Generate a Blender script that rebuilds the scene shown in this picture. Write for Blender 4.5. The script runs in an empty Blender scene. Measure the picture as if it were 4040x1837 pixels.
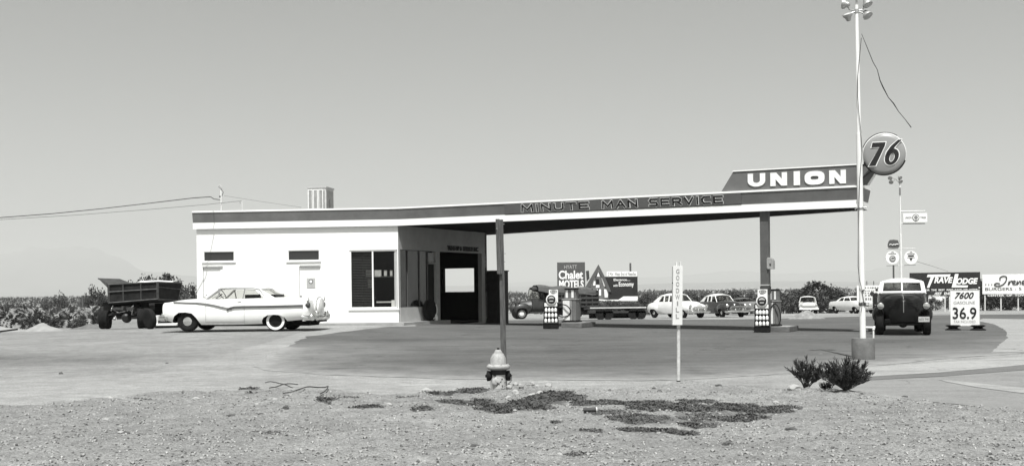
import bpy, bmesh, math, random
from mathutils import Vector, Matrix, noise

SC = bpy.context.scene
COL = SC.collection
random.seed(11)
PI = math.pi

# ------------------------------------------------------------------ camera
F, EYE, ROLL = 4700.0, 1.5, 0.0108
cam_d = bpy.data.cameras.new("camera")
cam = bpy.data.objects.new("camera", cam_d); COL.objects.link(cam)
cam_d.sensor_width = 36.0
cam_d.lens = F / 4040 * 36
cam_d.shift_y = (1144 - 918.5) / 4040
cam_d.clip_start = 0.5; cam_d.clip_end = 90000
cam.matrix_world = Matrix.Translation((0, 0, EYE)) @ Matrix.Rotation(PI / 2, 4, 'X') @ Matrix.Rotation(-ROLL, 4, 'Z')
SC.camera = cam

# ------------------------------------------------------------------ sky, sun, exposure
SUN_EL, SUN_AZ = math.radians(63), math.radians(182.5)   # azimuth the light comes FROM, clockwise from +Y
w = bpy.data.worlds.new("World"); SC.world = w; w.use_nodes = True
nt = w.node_tree; nt.nodes.clear()
sky = nt.nodes.new('ShaderNodeTexSky'); sky.sky_type = 'NISHITA'; sky.sun_disc = False
sky.sun_elevation = SUN_EL; sky.sun_rotation = SUN_AZ
sky.air_density = 1.0; sky.dust_density = 2.5; sky.ozone_density = 1.0
bw = nt.nodes.new('ShaderNodeSeparateColor')   # red-filtered film: blue zenith goes dark, hazy horizon stays pale
pw = nt.nodes.new('ShaderNodeMath'); pw.operation = 'POWER'; pw.inputs[1].default_value = 0.85
cmb = nt.nodes.new('ShaderNodeCombineColor')
mr = [nt.nodes.new('ShaderNodeMath') for _ in range(3)]
bg = nt.nodes.new('ShaderNodeBackground'); wo = nt.nodes.new('ShaderNodeOutputWorld')
nt.links.new(sky.outputs[0], bw.inputs[0]); nt.links.new(bw.outputs[0], pw.inputs[0])
for i, k in enumerate((0.988, 1.0, 0.965)):                # black and white film, faintly toned
    mr[i].operation = 'MULTIPLY'; mr[i].inputs[1].default_value = k
    nt.links.new(pw.outputs[0], mr[i].inputs[0]); nt.links.new(mr[i].outputs[0], cmb.inputs[i])
nt.links.new(cmb.outputs[0], bg.inputs[0]); bg.inputs[1].default_value = 0.15
nt.links.new(bg.outputs[0], wo.inputs[0])
sl = bpy.data.lights.new("sun", 'SUN'); sl.energy = 5.0; sl.angle = math.radians(0.53); sl.color = (1.0, 1.0, 0.985)
so = bpy.data.objects.new("sun", sl); COL.objects.link(so)
sd = Vector((math.sin(SUN_AZ) * math.cos(SUN_EL), math.cos(SUN_AZ) * math.cos(SUN_EL), math.sin(SUN_EL)))
so.rotation_euler = sd.to_track_quat('Z', 'Y').to_euler(); so.location = (0, -20, 40)
SC.view_settings.view_transform = 'Standard'; SC.view_settings.look = 'None'
SC.view_settings.exposure = 0.40; SC.view_settings.gamma = 1.0
SC.render.engine = 'CYCLES'
SC.cycles.max_bounces = 8; SC.cycles.transparent_max_bounces = 24
SC.cycles.volume_bounces = 0; SC.cycles.use_denoising = True

# ------------------------------------------------------------------ materials
def tint(v): return (v * 0.998, v, v * 0.985, 1)
MATS = {}
def G(name, v, rough=0.8, metal=0.0, amt=0.12, scale=6.0, bump=0.0, bscale=None, spec=0.4, streak=None, coat=0.0):
    if name in MATS: return MATS[name]
    m = bpy.data.materials.new(name); m.use_nodes = True; n = m.node_tree; b = n.nodes['Principled BSDF']
    tc = n.nodes.new('ShaderNodeTexCoord')
    nz = n.nodes.new('ShaderNodeTexNoise'); nz.inputs['Scale'].default_value = scale; nz.inputs['Detail'].default_value = 6; nz.inputs['Roughness'].default_value = 0.62
    src = tc.outputs['Object']
    if streak:
        mp = n.nodes.new('ShaderNodeMapping'); mp.inputs['Scale'].default_value = streak
        n.links.new(src, mp.inputs[0]); src = mp.outputs[0]
    n.links.new(src, nz.inputs['Vector'])
    rp = n.nodes.new('ShaderNodeMapRange'); rp.inputs[1].default_value = 0.3; rp.inputs[2].default_value = 0.7
    rp.inputs[3].default_value = v * (1 - amt); rp.inputs[4].default_value = v * (1 + amt)
    n.links.new(nz.outputs[0], rp.inputs[0])
    cc = n.nodes.new('ShaderNodeCombineColor')
    for i, k in enumerate((0.998, 1.0, 0.985)):
        mm = n.nodes.new('ShaderNodeMath'); mm.operation = 'MULTIPLY'; mm.inputs[1].default_value = k
        n.links.new(rp.outputs[0], mm.inputs[0]); n.links.new(mm.outputs[0], cc.inputs[i])
    n.links.new(cc.outputs[0], b.inputs['Base Color'])
    b.inputs['Roughness'].default_value = rough; b.inputs['Metallic'].default_value = metal
    b.inputs['Specular IOR Level'].default_value = spec
    if coat: b.inputs['Coat Weight'].default_value = coat; b.inputs['Coat Roughness'].default_value = 0.06
    if bump:
        n2 = n.nodes.new('ShaderNodeTexNoise'); n2.inputs['Scale'].default_value = bscale or scale * 5; n2.inputs['Detail'].default_value = 5
        n.links.new(src, n2.inputs['Vector'])
        bp = n.nodes.new('ShaderNodeBump'); bp.inputs['Strength'].default_value = bump; bp.inputs['Distance'].default_value = 0.02
        n.links.new(n2.outputs[0], bp.inputs['Height']); n.links.new(bp.outputs[0], b.inputs['Normal'])
    MATS[name] = m; return m

def glass(name, v=0.03, alpha=0.45, rough=0.03):
    m = bpy.data.materials.new(name); m.use_nodes = True; n = m.node_tree; n.nodes.clear()
    o = n.nodes.new('ShaderNodeOutputMaterial'); mx = n.nodes.new('ShaderNodeMixShader')
    tr = n.nodes.new('ShaderNodeBsdfTransparent'); pr = n.nodes.new('ShaderNodeBsdfPrincipled')
    tr.inputs[0].default_value = (0.92, 0.92, 0.9, 1)
    pr.inputs['Base Color'].default_value = tint(v); pr.inputs['Roughness'].default_value = rough; pr.inputs['Specular IOR Level'].default_value = 0.7
    mx.inputs[0].default_value = alpha
    n.links.new(tr.outputs[0], mx.inputs[1]); n.links.new(pr.outputs[0], mx.inputs[2]); n.links.new(mx.outputs[0], o.inputs[0])
    return m

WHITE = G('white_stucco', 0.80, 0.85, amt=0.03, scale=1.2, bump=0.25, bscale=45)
WPAINT = G('white_paint', 0.80, 0.45, amt=0.04, scale=4)
SHWHITE = G('white_gloss_paint', 0.78, 0.25, amt=0.02, scale=3, coat=0.5)
POLEW = G('white_pole_paint', 0.72, 0.5, amt=0.10, scale=5, streak=(3, 3, .6))
CREAM = G('aged_white_paint', 0.55, 0.7, amt=0.18, scale=7)
FASCIA = G('fascia_enamel', 0.145, 0.5, amt=0.22, scale=1.1)
FASCIA2 = G('sign_panel_enamel', 0.115, 0.5, amt=0.12, scale=1.3)
SOFFIT = G('soffit_shade_black', 0.008, 0.9, spec=.1, amt=0.15, scale=2)  # near-black colour carries the shade under the canopy
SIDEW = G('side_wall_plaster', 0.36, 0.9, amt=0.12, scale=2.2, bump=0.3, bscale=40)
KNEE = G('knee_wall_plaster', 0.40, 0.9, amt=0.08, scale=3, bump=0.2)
BLACK = G('black_paint', 0.008, 0.7, spec=.2, amt=0.2, scale=5)
INK = G('ink_black', 0.008, 0.7, amt=0.1)
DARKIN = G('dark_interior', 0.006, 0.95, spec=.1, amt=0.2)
RUBBER = G('tyre_rubber', 0.011, 0.9, spec=.2, amt=0.25, scale=12)
CHROME = G('chrome', 0.72, 0.16, 1.0, amt=0.08, scale=8)
ALU = G('galvanised_steel', 0.42, 0.45, 0.6, amt=0.2, scale=9)
STEEL = G('dark_steel', 0.05, 0.5, 0.3, amt=0.35, scale=9)
CONC = G('concrete', 0.12, 0.9, amt=0.25, scale=5, bump=0.4)
CONCL = G('slab_concrete', 0.30, 0.9, amt=0.15, scale=3, bump=0.3)
GREY20 = G('grey_paint', 0.20, 0.5, amt=0.12, scale=4)
GREY10 = G('dark_grey_paint', 0.085, 0.5, amt=0.15, scale=4)
GREY40 = G('light_grey_paint', 0.42, 0.6, amt=0.1, scale=4)
GREY05 = G('charcoal_paint', 0.04, 0.6, amt=0.3, scale=4)
WOOD = G('weathered_post_wood', 0.085, 0.9, amt=0.45, scale=10, streak=(5, 5, .5), bump=0.5)
WOODL = G('pale_board_wood', 0.30, 0.9, amt=0.25, scale=8, streak=(1, 5, 5))
LEAF = G('shrub_foliage', 0.060, 0.8, amt=0.45, scale=2.5)
LEAFD = G('dark_foliage', 0.034, 0.8, amt=0.45, scale=2.5)
LEAFP = G('palm_foliage', 0.17, 0.7, amt=0.4, scale=3)
SCRUB = G('desert_scrub', 0.062, 0.85, amt=0.6, scale=0.6)
WEED = G('ground_weed', 0.085, 0.85, amt=0.5, scale=6)
BARK = G('bark', 0.06, 0.9, amt=0.3, scale=9)
SAND = G('pale_sand', 0.25, 0.95, amt=0.2, scale=3, bump=0.6)
STONEL = G('pale_stone', 0.36, 0.9, amt=0.25, scale=14, bump=0.5)
STONED = G('dark_stone', 0.09, 0.9, amt=0.35, scale=14, bump=0.5)
GLASS = glass('window_glass', 0.02, 0.22)
CARGL = glass('car_glass', 0.03, 0.14)
DGLASS = glass('reflective_dark_glass', 0.02, 0.88, 0.08)

# ------------------------------------------------------------------ geometry helpers
class MB:
    def __init__(s): s.v = []; s.f = []; s.m = None
    def add(s, vs, fs):
        k = len(s.v); s.v += [Vector(p) for p in vs]; s.f += [tuple(i + k for i in f) for f in fs]; return s
    def box(s, c, d, rz=0, rot=None, taper=1.0):
        x, y, z = d[0] / 2, d[1] / 2, d[2] / 2
        R = rot if rot is not None else Matrix.Rotation(rz, 3, 'Z')
        vs = []
        for k in (-1, 1):
            t = taper if k == 1 else 1
            for a, b in ((-1, -1), (1, -1), (1, 1), (-1, 1)): vs.append(Vector(c) + R @ Vector((a * x * t, b * y * t, k * z)))
        return s.add(vs, [(3, 2, 1, 0), (4, 5, 6, 7), (0, 1, 5, 4), (1, 2, 6, 5), (2, 3, 7, 6), (3, 0, 4, 7)])
    def bb(s, a, b): # box from corner to corner
        return s.box([(a[i] + b[i]) / 2 for i in range(3)], [abs(b[i] - a[i]) for i in range(3)])
    def tube(s, pts, r, n=8, r1=None, cap=True):
        pts = [Vector(p) for p in pts]; N = len(pts); vs = []; fs = []
        prev = None
        for i, p in enumerate(pts):
            t = (pts[min(i + 1, N - 1)] - pts[max(i - 1, 0)]).normalized()
            if prev is None:
                a = Vector((0, 0, 1)) if abs(t.z) < .9 else Vector((1, 0, 0)); u = t.cross(a).normalized()
            else:
                u = (prev - t * prev.dot(t)).normalized()
            prev = u; vv = t.cross(u)
            rr = r if r1 is None else r + (r1 - r) * i / (N - 1)
            if isinstance(r, (list, tuple)): rr = r[i]
            for k in range(n):
                a = 2 * PI * k / n; vs.append(p + (u * math.cos(a) + vv * math.sin(a)) * rr)
        for i in range(N - 1):
            for k in range(n): fs.append((i * n + k, i * n + (k + 1) % n, (i + 1) * n + (k + 1) % n, (i + 1) * n + k))
        if cap: fs.append(tuple(range(n - 1, -1, -1))); fs.append(tuple((N - 1) * n + k for k in range(n)))
        return s.add(vs, fs)
    def lathe(s, prof, c=(0, 0, 0), n=24, axis='Z', rot=None):  # prof: (radius, height)
        vs = []; fs = []
        R = rot if rot is not None else {'Z': Matrix.Identity(3), 'Y': Matrix.Rotation(-PI / 2, 3, 'X'), 'X': Matrix.Rotation(PI / 2, 3, 'Y')}[axis]
        for r, h in prof:
            for k in range(n):
                a = 2 * PI * k / n; vs.append(Vector(c) + R @ Vector((r * math.cos(a), r * math.sin(a), h)))
        for i in range(len(prof) - 1):
            for k in range(n): fs.append((i * n + k, i * n + (k + 1) % n, (i + 1) * n + (k + 1) % n, (i + 1) * n + k))
        fs.append(tuple(range(n - 1, -1, -1))); fs.append(tuple((len(prof) - 1) * n + k for k in range(n)))
        return s.add(vs, fs)
    def prism(s, poly, axis, a, b): # poly 2D in the plane normal to axis
        def P(q, h):
            if axis == 'Y': return (q[0], h, q[1])
            if axis == 'X': return (h, q[0], q[1])
            return (q[0], q[1], h)
        n = len(poly); vs = [P(q, a) for q in poly] + [P(q, b) for q in poly]
        fs = [tuple(range(n)), tuple(range(2 * n - 1, n - 1, -1))] + [(i, i + n, (i + 1) % n + n, (i + 1) % n) for i in range(n)]
        return s.add(vs, fs)
    def ellip(s, c, r, n=16, m=10, rot=None):
        R = rot or Matrix.Identity(3); vs = []; fs = []
        for j in range(m + 1):
            t = PI * j / m
            for k in range(n):
                a = 2 * PI * k / n
                vs.append(Vector(c) + R @ Vector((r[0] * math.sin(t) * math.cos(a), r[1] * math.sin(t) * math.sin(a), r[2] * math.cos(t))))
        for j in range(m):
            for k in range(n): fs.append((j * n + k, (j + 1) * n + k, (j + 1) * n + (k + 1) % n, j * n + (k + 1) % n))
        return s.add(vs, fs)
    def quad(s, a, b, c, d): return s.add([a, b, c, d], [(0, 1, 2, 3)])
    def mesh(s, name, mat, smooth=None, sharp=38, bevel=0):
        me = bpy.data.meshes.new(name); me.from_pydata([tuple(v) for v in s.v], [], s.f)
        bm = bmesh.new(); bm.from_mesh(me)
        bmesh.ops.remove_doubles(bm, verts=bm.verts, dist=1e-5)
        bmesh.ops.recalc_face_normals(bm, faces=bm.faces)
        if bevel:
            es = [e for e in bm.edges if len(e.link_faces) == 2 and e.calc_face_angle(0) > 0.6]
            bmesh.ops.bevel(bm, geom=es, offset=bevel, segments=2, affect='EDGES', profile=0.6)
        if smooth:
            for f in bm.faces: f.smooth = True
            for e in bm.edges:
                if len(e.link_faces) == 2: e.smooth = e.calc_face_angle(0) < math.radians(sharp)
        bm.to_mesh(me); bm.free(); me.materials.append(mat); return me
    def build(s, name, mat, parent=None, smooth=None, loc=None, label=None, **k):
        o = bpy.data.objects.new(name, s.mesh(name, mat, smooth, **k)); COL.objects.link(o)
        if parent: o.parent = parent
        if loc is not None: o.location = loc
        if label: o['label'] = label
        return o

def thing(name, label, cat, loc=(0, 0, 0), rz=0, group=None):
    o = bpy.data.objects.new(name, None); COL.objects.link(o); o.location = loc; o.rotation_euler = (0, 0, rz)
    o.empty_display_size = .2
    return tag(o, label, cat, group)
def tag(o, label=None, cat=None, group=None, kind=None):
    if label: o['label'] = label
    if cat: o['category'] = cat
    if group: o['group'] = group
    if kind: o['kind'] = kind
    return o
def copy_tree(o, parent=None):
    c = o.copy(); COL.objects.link(c)
    if parent: c.parent = parent
    for ch in o.children: copy_tree(ch, c)
    return c

# pixel of the photograph -> direction, and points on the real ground / on real planes
def ray(px, py):
    dx, dy = px - 2020, py - 1144
    return (dx - ROLL * dy) / F, -(dy + ROLL * dx) / F
def at(px, py, d):
    a, b = ray(px, py); return Vector((a * d, d, EYE + b * d))
def sstep(t): t = max(0, min(1, t)); return t * t * (3 - 2 * t)
def gz(x, y):   # the lie of the land
    z = 0.25 * math.exp(-((x + 6) ** 2 + (y - 46) ** 2) / 144.0)
    if y > 45: z -= min((y - 45) * 0.0135, 1.0) if y < 110 else min(0.8775 + (y - 110) * 0.002, 1.1)
    return z
def ground(px, py):
    a, b = ray(px, py); d = 8.0
    lo, hi = 4.0, 400.0
    for _ in range(50):
        m = (lo + hi) / 2
        if EYE + b * m > gz(a * m, m): lo = m
        else: hi = m
    return Vector((a * lo, lo, gz(a * lo, lo)))
def onplane(px, py, P0, u):
    a, b = ray(px, py)
    t = (a * P0[1] - P0[0]) / (u[0] - a * u[1]); d = P0[1] + u[1] * t
    return t, EYE + b * d
def drop(px, d):  # ground point under pixel column at depth d
    a, b = ray(px, 1144); return Vector((a * d, d, gz(a * d, d)))

def text_mb(s, w, h, depth=0.0, offset=0.0, shear=0.0, space=1.0):
    """letters in local XZ, centred, front face towards -Y at y=0 (extruded towards +Y)"""
    cu = bpy.data.curves.new('t', 'FONT'); cu.body = s; cu.size = 1; cu.offset = offset; cu.shear = shear; cu.space_character = space
    cu.extrude = 0.0; cu.resolution_u = 4; cu.fill_mode = 'FRONT'
    o = bpy.data.objects.new('t', cu); COL.objects.link(o)
    bpy.context.view_layer.update(); dg = bpy.context.evaluated_depsgraph_get()
    me = bpy.data.meshes.new_from_object(o.evaluated_get(dg))
    vs = [v.co.copy() for v in me.vertices]; fs = [tuple(p.vertices) for p in me.polygons]
    bpy.data.objects.remove(o); bpy.data.curves.remove(cu)
    xs = [v.x for v in vs]; ys = [v.y for v in vs]
    x0, x1, y0, y1 = min(xs), max(xs), min(ys), max(ys)
    V = [Vector(((v.x - (x0 + x1) / 2) / (x1 - x0) * w, 0, (v.y - (y0 + y1) / 2) / (y1 - y0) * h)) for v in vs]
    bpy.data.meshes.remove(me)
    mb = MB(); mb.add(V, fs)
    if depth:
        cnt = {}
        for f in fs:
            for i in range(len(f)):
                e = (f[i], f[(i + 1) % len(f)]); cnt[e] = 1
        n = len(V); mb.add([v + Vector((0, depth, 0)) for v in V], [tuple(reversed(f)) for f in fs])
        side = [(e[0], e[1], e[1] + n, e[0] + n) for e in cnt if (e[1], e[0]) not in cnt]
        mb.f += side
    return mb
def poly_text(polys, depth=0.0):
    """polygons given as lists of (x,z); thin plate letters"""
    mb = MB()
    for p in polys: mb.prism(p, 'Y', 0, depth or 0.004)
    return mb
def shift(mb, d):
    mb.v = [v + Vector(d) for v in mb.v]; return mb
def xform(mb, M):
    mb.v = [M @ v for v in mb.v]; return mb

STROKES = {'M': [[(0, 0), (.06, 1), (.5, .22), (.94, 1), (1, 0)]], 'I': [[(.5, 0), (.5, 1)]], 'N': [[(0, 0), (0, 1), (1, 0), (1, 1)]],
 'U': [[(0, 1), (0, .35), (.14, .08), (.5, 0), (.86, .08), (1, .35), (1, 1)]], 'T': [[(0, 1), (1, 1)], [(.5, .93), (.5, 0)]], 'E': [[(1, 1), (0, 1), (0, 0), (1, 0)], [(.07, .5), (.86, .5)]],
 'A': [[(0, 0), (.5, 1), (1, 0)], [(.24, .30), (.76, .30)]], 'S': [[(.99, 1), (.16, 1), (.02, .78), (.14, .54), (.86, .46), (.98, .22), (.84, 0), (.01, 0)]],
 'R': [[(0, 0), (0, 1), (.74, 1), (.95, .85), (.95, .62), (.74, .45), (.07, .45)], [(.55, .42), (1, 0)]], 'V': [[(0, 1), (.5, 0), (1, 1)]], 'C': [[(.99, 1), (.26, 1), (.02, .74), (.02, .26), (.26, 0), (.99, 0)]]}
def stroke_word(word, w, h, t, gap=.30, th=.003):
    """flat block letters built from thick strokes, centred in local XZ"""
    cw = {c: (.28 if c == 'I' else 1.18 if c == 'M' else .95) for c in word}
    tot = sum(cw[c] for c in word) + gap * (len(word) - 1); u = (w - 0) / tot; x = -w / 2; mb = MB(); lay = 0
    for c in word:
        W = cw[c] * u
        for st in STROKES[c]:
            P = [(x + t / 2 + a * (W - t) if c != 'I' else x + W / 2, -h / 2 + t / 2 + b * (h - t)) for a, b in st]
            for i in range(len(P) - 1):
                a, b = Vector(P[i]), Vector(P[i + 1]); d = (b - a).normalized(); n = Vector((-d.y, d.x)) * t / 2; e = d * t / 2; lay = (lay + 1) % 6; y = -lay * .0004
                q = [a - e + n, a - e - n, b + e - n, b + e + n]; mb.add([(v.x, y, v.y) for v in q] + [(v.x, th + y, v.y) for v in q], [(0, 1, 2, 3), (7, 6, 5, 4), (0, 4, 5, 1), (1, 5, 6, 2), (2, 6, 7, 3), (3, 7, 4, 0)])
        x += W + gap * u
    return mb

# ================================================================== GROUND
EDGE = [(-600, 1640), (0, 1605), (250, 1588), (400, 1572), (700, 1556), (900, 1556), (1100, 1546), (1500, 1552), (1900, 1544), (2300, 1548), (2550, 1532), (2700, 1524), (3000, 1530), (3200, 1548), (3400, 1562), (3700, 1592), (4040, 1627), (4600, 1700)]
EDGEW = [Vector((0, 0, 0)) + Vector((ray(x, y)[0] * (EYE / -ray(x, y)[1]), EYE / -ray(x, y)[1], 0)) for x, y in EDGE]
def edge_y(x):
    for a, b in zip(EDGEW, EDGEW[1:]):
        if a.x <= x <= b.x: return a.y + (b.y - a.y) * (x - a.x) / (b.x - a.x)
    return EDGEW[0].y if x < EDGEW[0].x else EDGEW[-1].y
def rocky(x, y):  # 1 on the rubble bank in the foreground
    e = edge_y(x) + 0.35 * noise.noise((x * 1.3, 3.1, 0)) + 0.12 * noise.noise((x * 5, 7.1, 0))
    return sstep((e - y) / 0.22)
MOUNDS = []
def mound(px, py, rx, ry, h): p = ground(px, py); MOUNDS.append((p.x, p.y, rx, ry, h)); return p
mound(2672, 1524, .75, .4, .07); mound(2060, 1560, .42, .3, .10); mound(1010, 1552, .8, .35, .06); mound(620, 1560, .6, .3, .04)
mound(3178, 1562, .5, .3, .05); mound(3330, 1566, .7, .3, .05); mound(3640, 1790, .7, .35, .07); mound(2330, 1560, 1.1, .35, .05)
WPATCH = [(1860, 1556, 75, 9, 700, .05), (1880, 1598, 90, 12, 900, .05), (1960, 1628, 90, 12, 900, .045), (1900, 1610, 130, 6, 500, .04), (2090, 1608, 90, 17, 1300, .06), (2190, 1585, 120, 20, 1800, .075), (2090, 1622, 100, 9, 700, .05), (2360, 1600, 150, 9, 900, .045), (2540, 1602, 110, 12, 1000, .05),
       (2640, 1625, 150, 17, 1800, .055), (2560, 1618, 90, 14, 800, .05), (2760, 1592, 90, 8, 500, .045), (2860, 1625, 170, 16, 2200, .05), (3040, 1625, 130, 14, 1800, .045), (2930, 1655, 110, 17, 1500, .045), (2480, 1662, 90, 15, 800, .03), (2560, 1670, 150, 14, 900, .03), (2570, 1708, 130, 12, 1300, .045), (2760, 1688, 90, 9, 700, .04), (2700, 1712, 70, 8, 400, .04), (2480, 1702, 60, 8, 300, .035),
       (2340, 1712, 55, 5, 90, .05), (2270, 1806, 45, 6, 120, .03), (2195, 1672, 20, 5, 80, .03), (2800, 1660, 160, 20, 900, .03), (2420, 1640, 120, 14, 500, .03)]
WPW = []
for cx, cy, rx, ry, n_, h_ in WPATCH:
    c_ = ground(cx, cy); a_ = ground(cx + rx, cy); u_ = ground(cx, cy - ry); l_ = ground(cx, cy + ry); WPW.append((c_.x, (u_.y + l_.y) / 2, abs(a_.x - c_.x) * 1.1, abs(u_.y - l_.y) / 2 * 1.25))
def weedy(x, y):
    m = 0
    for cx, cy, rx, ry in WPW:
        q = ((x - cx) / rx) ** 2 + ((y - cy) / ry) ** 2
        if q < 1.2: m = max(m, 1.2 - q)
    return m
def surf(x, y):
    z = gz(x, y)
    if y < 34 and y > 4:
        r = rocky(x, y)
        z += r * (0.035 + 0.035 * noise.noise((x * .8, y * .9, 1.7)) + 0.028 * noise.noise((x * 3.1, y * 3.3, 5)) + 0.017 * noise.noise((x * 9, y * 9, 2)) + 0.008 * noise.noise((x * 24, y * 24, 9)))
        z += (1 - r) * (0.006 * noise.noise((x * 1.5, y * 2.5, 4)) + .003 * noise.noise((x * 7, y * 9, 4)))
        for mx, my, rx, ry, h in MOUNDS:
            q = ((x - mx) / rx) ** 2 + ((y - my) / ry) ** 2
            if q < 6: z += h * math.exp(-q * 1.3) * (1 + .5 * noise.noise((x * 9, y * 9, 3)))
    elif y > 120:
        z += 0.15 * noise.noise((x * .02, y * .02, 0))
    return z

def ground_mat():
    m = bpy.data.materials.new('desert_dirt'); m.use_nodes = True; n = m.node_tree; b = n.nodes['Principled BSDF']; L = n.links.new
    tc = n.nodes.new('ShaderNodeTexCoord')
    def nz(s, d=6, r=.6, sc=None):
        q = n.nodes.new('ShaderNodeTexNoise'); q.inputs['Scale'].default_value = s; q.inputs['Detail'].default_value = d; q.inputs['Roughness'].default_value = r
        if sc:
            mp = n.nodes.new('ShaderNodeMapping'); mp.inputs['Scale'].default_value = sc; L(tc.outputs['Object'], mp.inputs[0]); L(mp.outputs[0], q.inputs['Vector'])
        else: L(tc.outputs['Object'], q.inputs['Vector'])
        return q.outputs[0]
    def rng(x, a, c, e, f):
        q = n.nodes.new('ShaderNodeMapRange'); L(x, q.inputs[0]); q.inputs[1].default_value = a; q.inputs[2].default_value = c; q.inputs[3].default_value = e; q.inputs[4].default_value = f; return q.outputs[0]
    def op(o, x, y):
        q = n.nodes.new('ShaderNodeMath'); q.operation = o
        for i, k in enumerate((x, y)):
            if isinstance(k, (int, float)): q.inputs[i].default_value = k
            else: L(k, q.inputs[i])
        return q.outputs[0]
    at_ = n.nodes.new('ShaderNodeAttribute'); at_.attribute_name = 'rocky'; rk = at_.outputs['Fac']
    a2 = n.nodes.new('ShaderNodeAttribute'); a2.attribute_name = 'oily'; oil = a2.outputs['Fac']
    big = rng(nz(.35, 5), .3, .7, .86, 1.14)
    mid = rng(nz(3.0, 8, .75), .3, .7, .74, 1.24)
    streak = rng(nz(1.0, 7, .7, (.6, 1.4, 1)), .35, .7, 1.06, .88)
    fine = rng(nz(30, 5, .85), .34, .66, .56, 1.42)
    grit = rng(nz(80, 4, .9), .34, .66, .58, 1.40)
    v = op('MULTIPLY', big, mid); v = op('MULTIPLY', v, streak); v = op('MULTIPLY', v, fine); v = op('MULTIPLY', v, grit)
    # pebbles: bright and dark specks
    vo = n.nodes.new('ShaderNodeTexVoronoi'); vo.inputs['Scale'].default_value = 17; vo.inputs['Randomness'].default_value = 1; L(tc.outputs['Object'], vo.inputs['Vector'])
    sx = n.nodes.new('ShaderNodeSeparateColor'); L(vo.outputs['Color'], sx.inputs[0])
    inside = rng(vo.outputs['Distance'], .16, .30, 1, 0)
    br = op('MULTIPLY', inside, rng(sx.outputs[0], .84, .86, 0, 1)); dk = op('MULTIPLY', inside, rng(sx.outputs[1], .88, .90, 0, 1))
    br = op('MULTIPLY', br, op('ADD', op('MULTIPLY', rk, .85), .15)); dk = op('MULTIPLY', dk, op('ADD', op('MULTIPLY', rk, .9), .12))
    v = op('MULTIPLY', v, op('ADD', 1.0, op('MULTIPLY', br, .75))); v = op('MULTIPLY', v, op('SUBTRACT', 1.0, op('MULTIPLY', dk, .72)))
    # dark organic crumbs in patches
    crumbs = op('MULTIPLY', rng(nz(26, 3, .7), .60, .66, 0, 1), rng(nz(1.1, 4, .6), .52, .62, 0, 1))
    v = op('MULTIPLY', v, op('SUBTRACT', 1.0, op('MULTIPLY', op('MULTIPLY', crumbs, rk), .75)))
    v = op('MULTIPLY', v, op('SUBTRACT', 1.0, op('MULTIPLY', op('MULTIPLY', oil, rng(nz(.9, 6, .6), .3, .6, .55, 1)), .52)))
    a3 = n.nodes.new('ShaderNodeAttribute'); a3.attribute_name = 'weedy'
    wd_ = op('MULTIPLY', rng(op('ADD', a3.outputs['Fac'], rng(nz(3.5, 7, .75), .3, .7, -.55, .45)), .35, 1.0, 0, 1), rng(nz(22, 4, .8), .35, .6, .35, 1))
    v = op('MULTIPLY', v, op('SUBTRACT', 1.0, op('MULTIPLY', wd_, .62)))
    base = op('SUBTRACT', 0.256, op('MULTIPLY', rk, 0.022))
    v = op('MULTIPLY', v, base)
    cc = n.nodes.new('ShaderNodeCombineColor')
    for i, k in enumerate((0.995, 1.0, 0.985)): L(op('MULTIPLY', v, k), cc.inputs[i])
    L(cc.outputs[0], b.inputs['Base Color']); b.inputs['Roughness'].default_value = .95; b.inputs['Specular IOR Level'].default_value = .15
    hgt = op('ADD', op('MULTIPLY', nz(22, 6, .7), .6), op('MULTIPLY', inside, .35))
    bp = n.nodes.new('ShaderNodeBump'); bp.inputs['Distance'].default_value = .05; L(op('ADD', .45, op('MULTIPLY', rk, .55)), bp.inputs['Strength'])
    L(hgt, bp.inputs['Height']); L(bp.outputs[0], b.inputs['Normal'])
    return m
def build_ground():
    ys = [-60, -30, -12, -4, 0, 3, 5, 6.5, 8]; y = 8.0
    while y < 19: y += .055; ys.append(y)
    while y < 60: y *= 1.0105; ys.append(y)
    while y < 400: y *= 1.03; ys.append(y)
    while y < 30000: y *= 1.25; ys.append(y)
    ts = [0.0]; t = 0.0
    while t < .46: t += .0032; ts.append(t)
    while t < 1.5: t *= 1.12; ts.append(t)
    while t < 60: t *= 1.5; ts.append(t)
    ts = [-q for q in ts[:0:-1]] + ts
    V = []; rk = []; oi = []; we = []
    for y in ys:
        wd = max(y, 0) + 2.0
        for t in ts:
            if abs(t) > 1.5 and y > 300: x = math.copysign(1.5, t) * wd * (1 + (abs(t) - 1.5) * .02)
            else: x = t * wd
            V.append((x, y, surf(x, y) if abs(x) < 400 and y > 0 else gz(x, y)))
            rk.append(rocky(x, y) if 4 < y < 34 else (1.0 if y <= 4 else 0.0))
            we.append(weedy(x, y) if 8 < y < 22 and -4 < x < 6 else 0.0)
            dx = (x + 13.5) / 6.0; dy = (y - 27.5) / 4.2
            oi.append(max(.38 * sstep((y - 19.5 + 1.6 * noise.noise((x * .25, y * .3, 6))) / 4.5), 1 - dx * dx * .45 - dy * dy) if x < -7 else max(0, 1 - dx * dx * .55 - dy * dy))
    n = len(ts); Fc = [(j * n + i, j * n + i + 1, (j + 1) * n + i + 1, (j + 1) * n + i) for j in range(len(ys) - 1) for i in range(n - 1)]
    me = bpy.data.meshes.new('ground'); me.from_pydata(V, [], Fc)
    for nm, d in (('rocky', rk), ('oily', oi), ('weedy', we)):
        a = me.attributes.new(nm, 'FLOAT', 'POINT'); a.data.foreach_set('value', d)
    me.polygons.foreach_set('use_smooth', [True] * len(Fc)); me.materials.append(ground_mat())
    o = bpy.data.objects.new('ground', me); COL.objects.link(o); o['kind'] = 'structure'
    return o
GROUND = build_ground()

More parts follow.
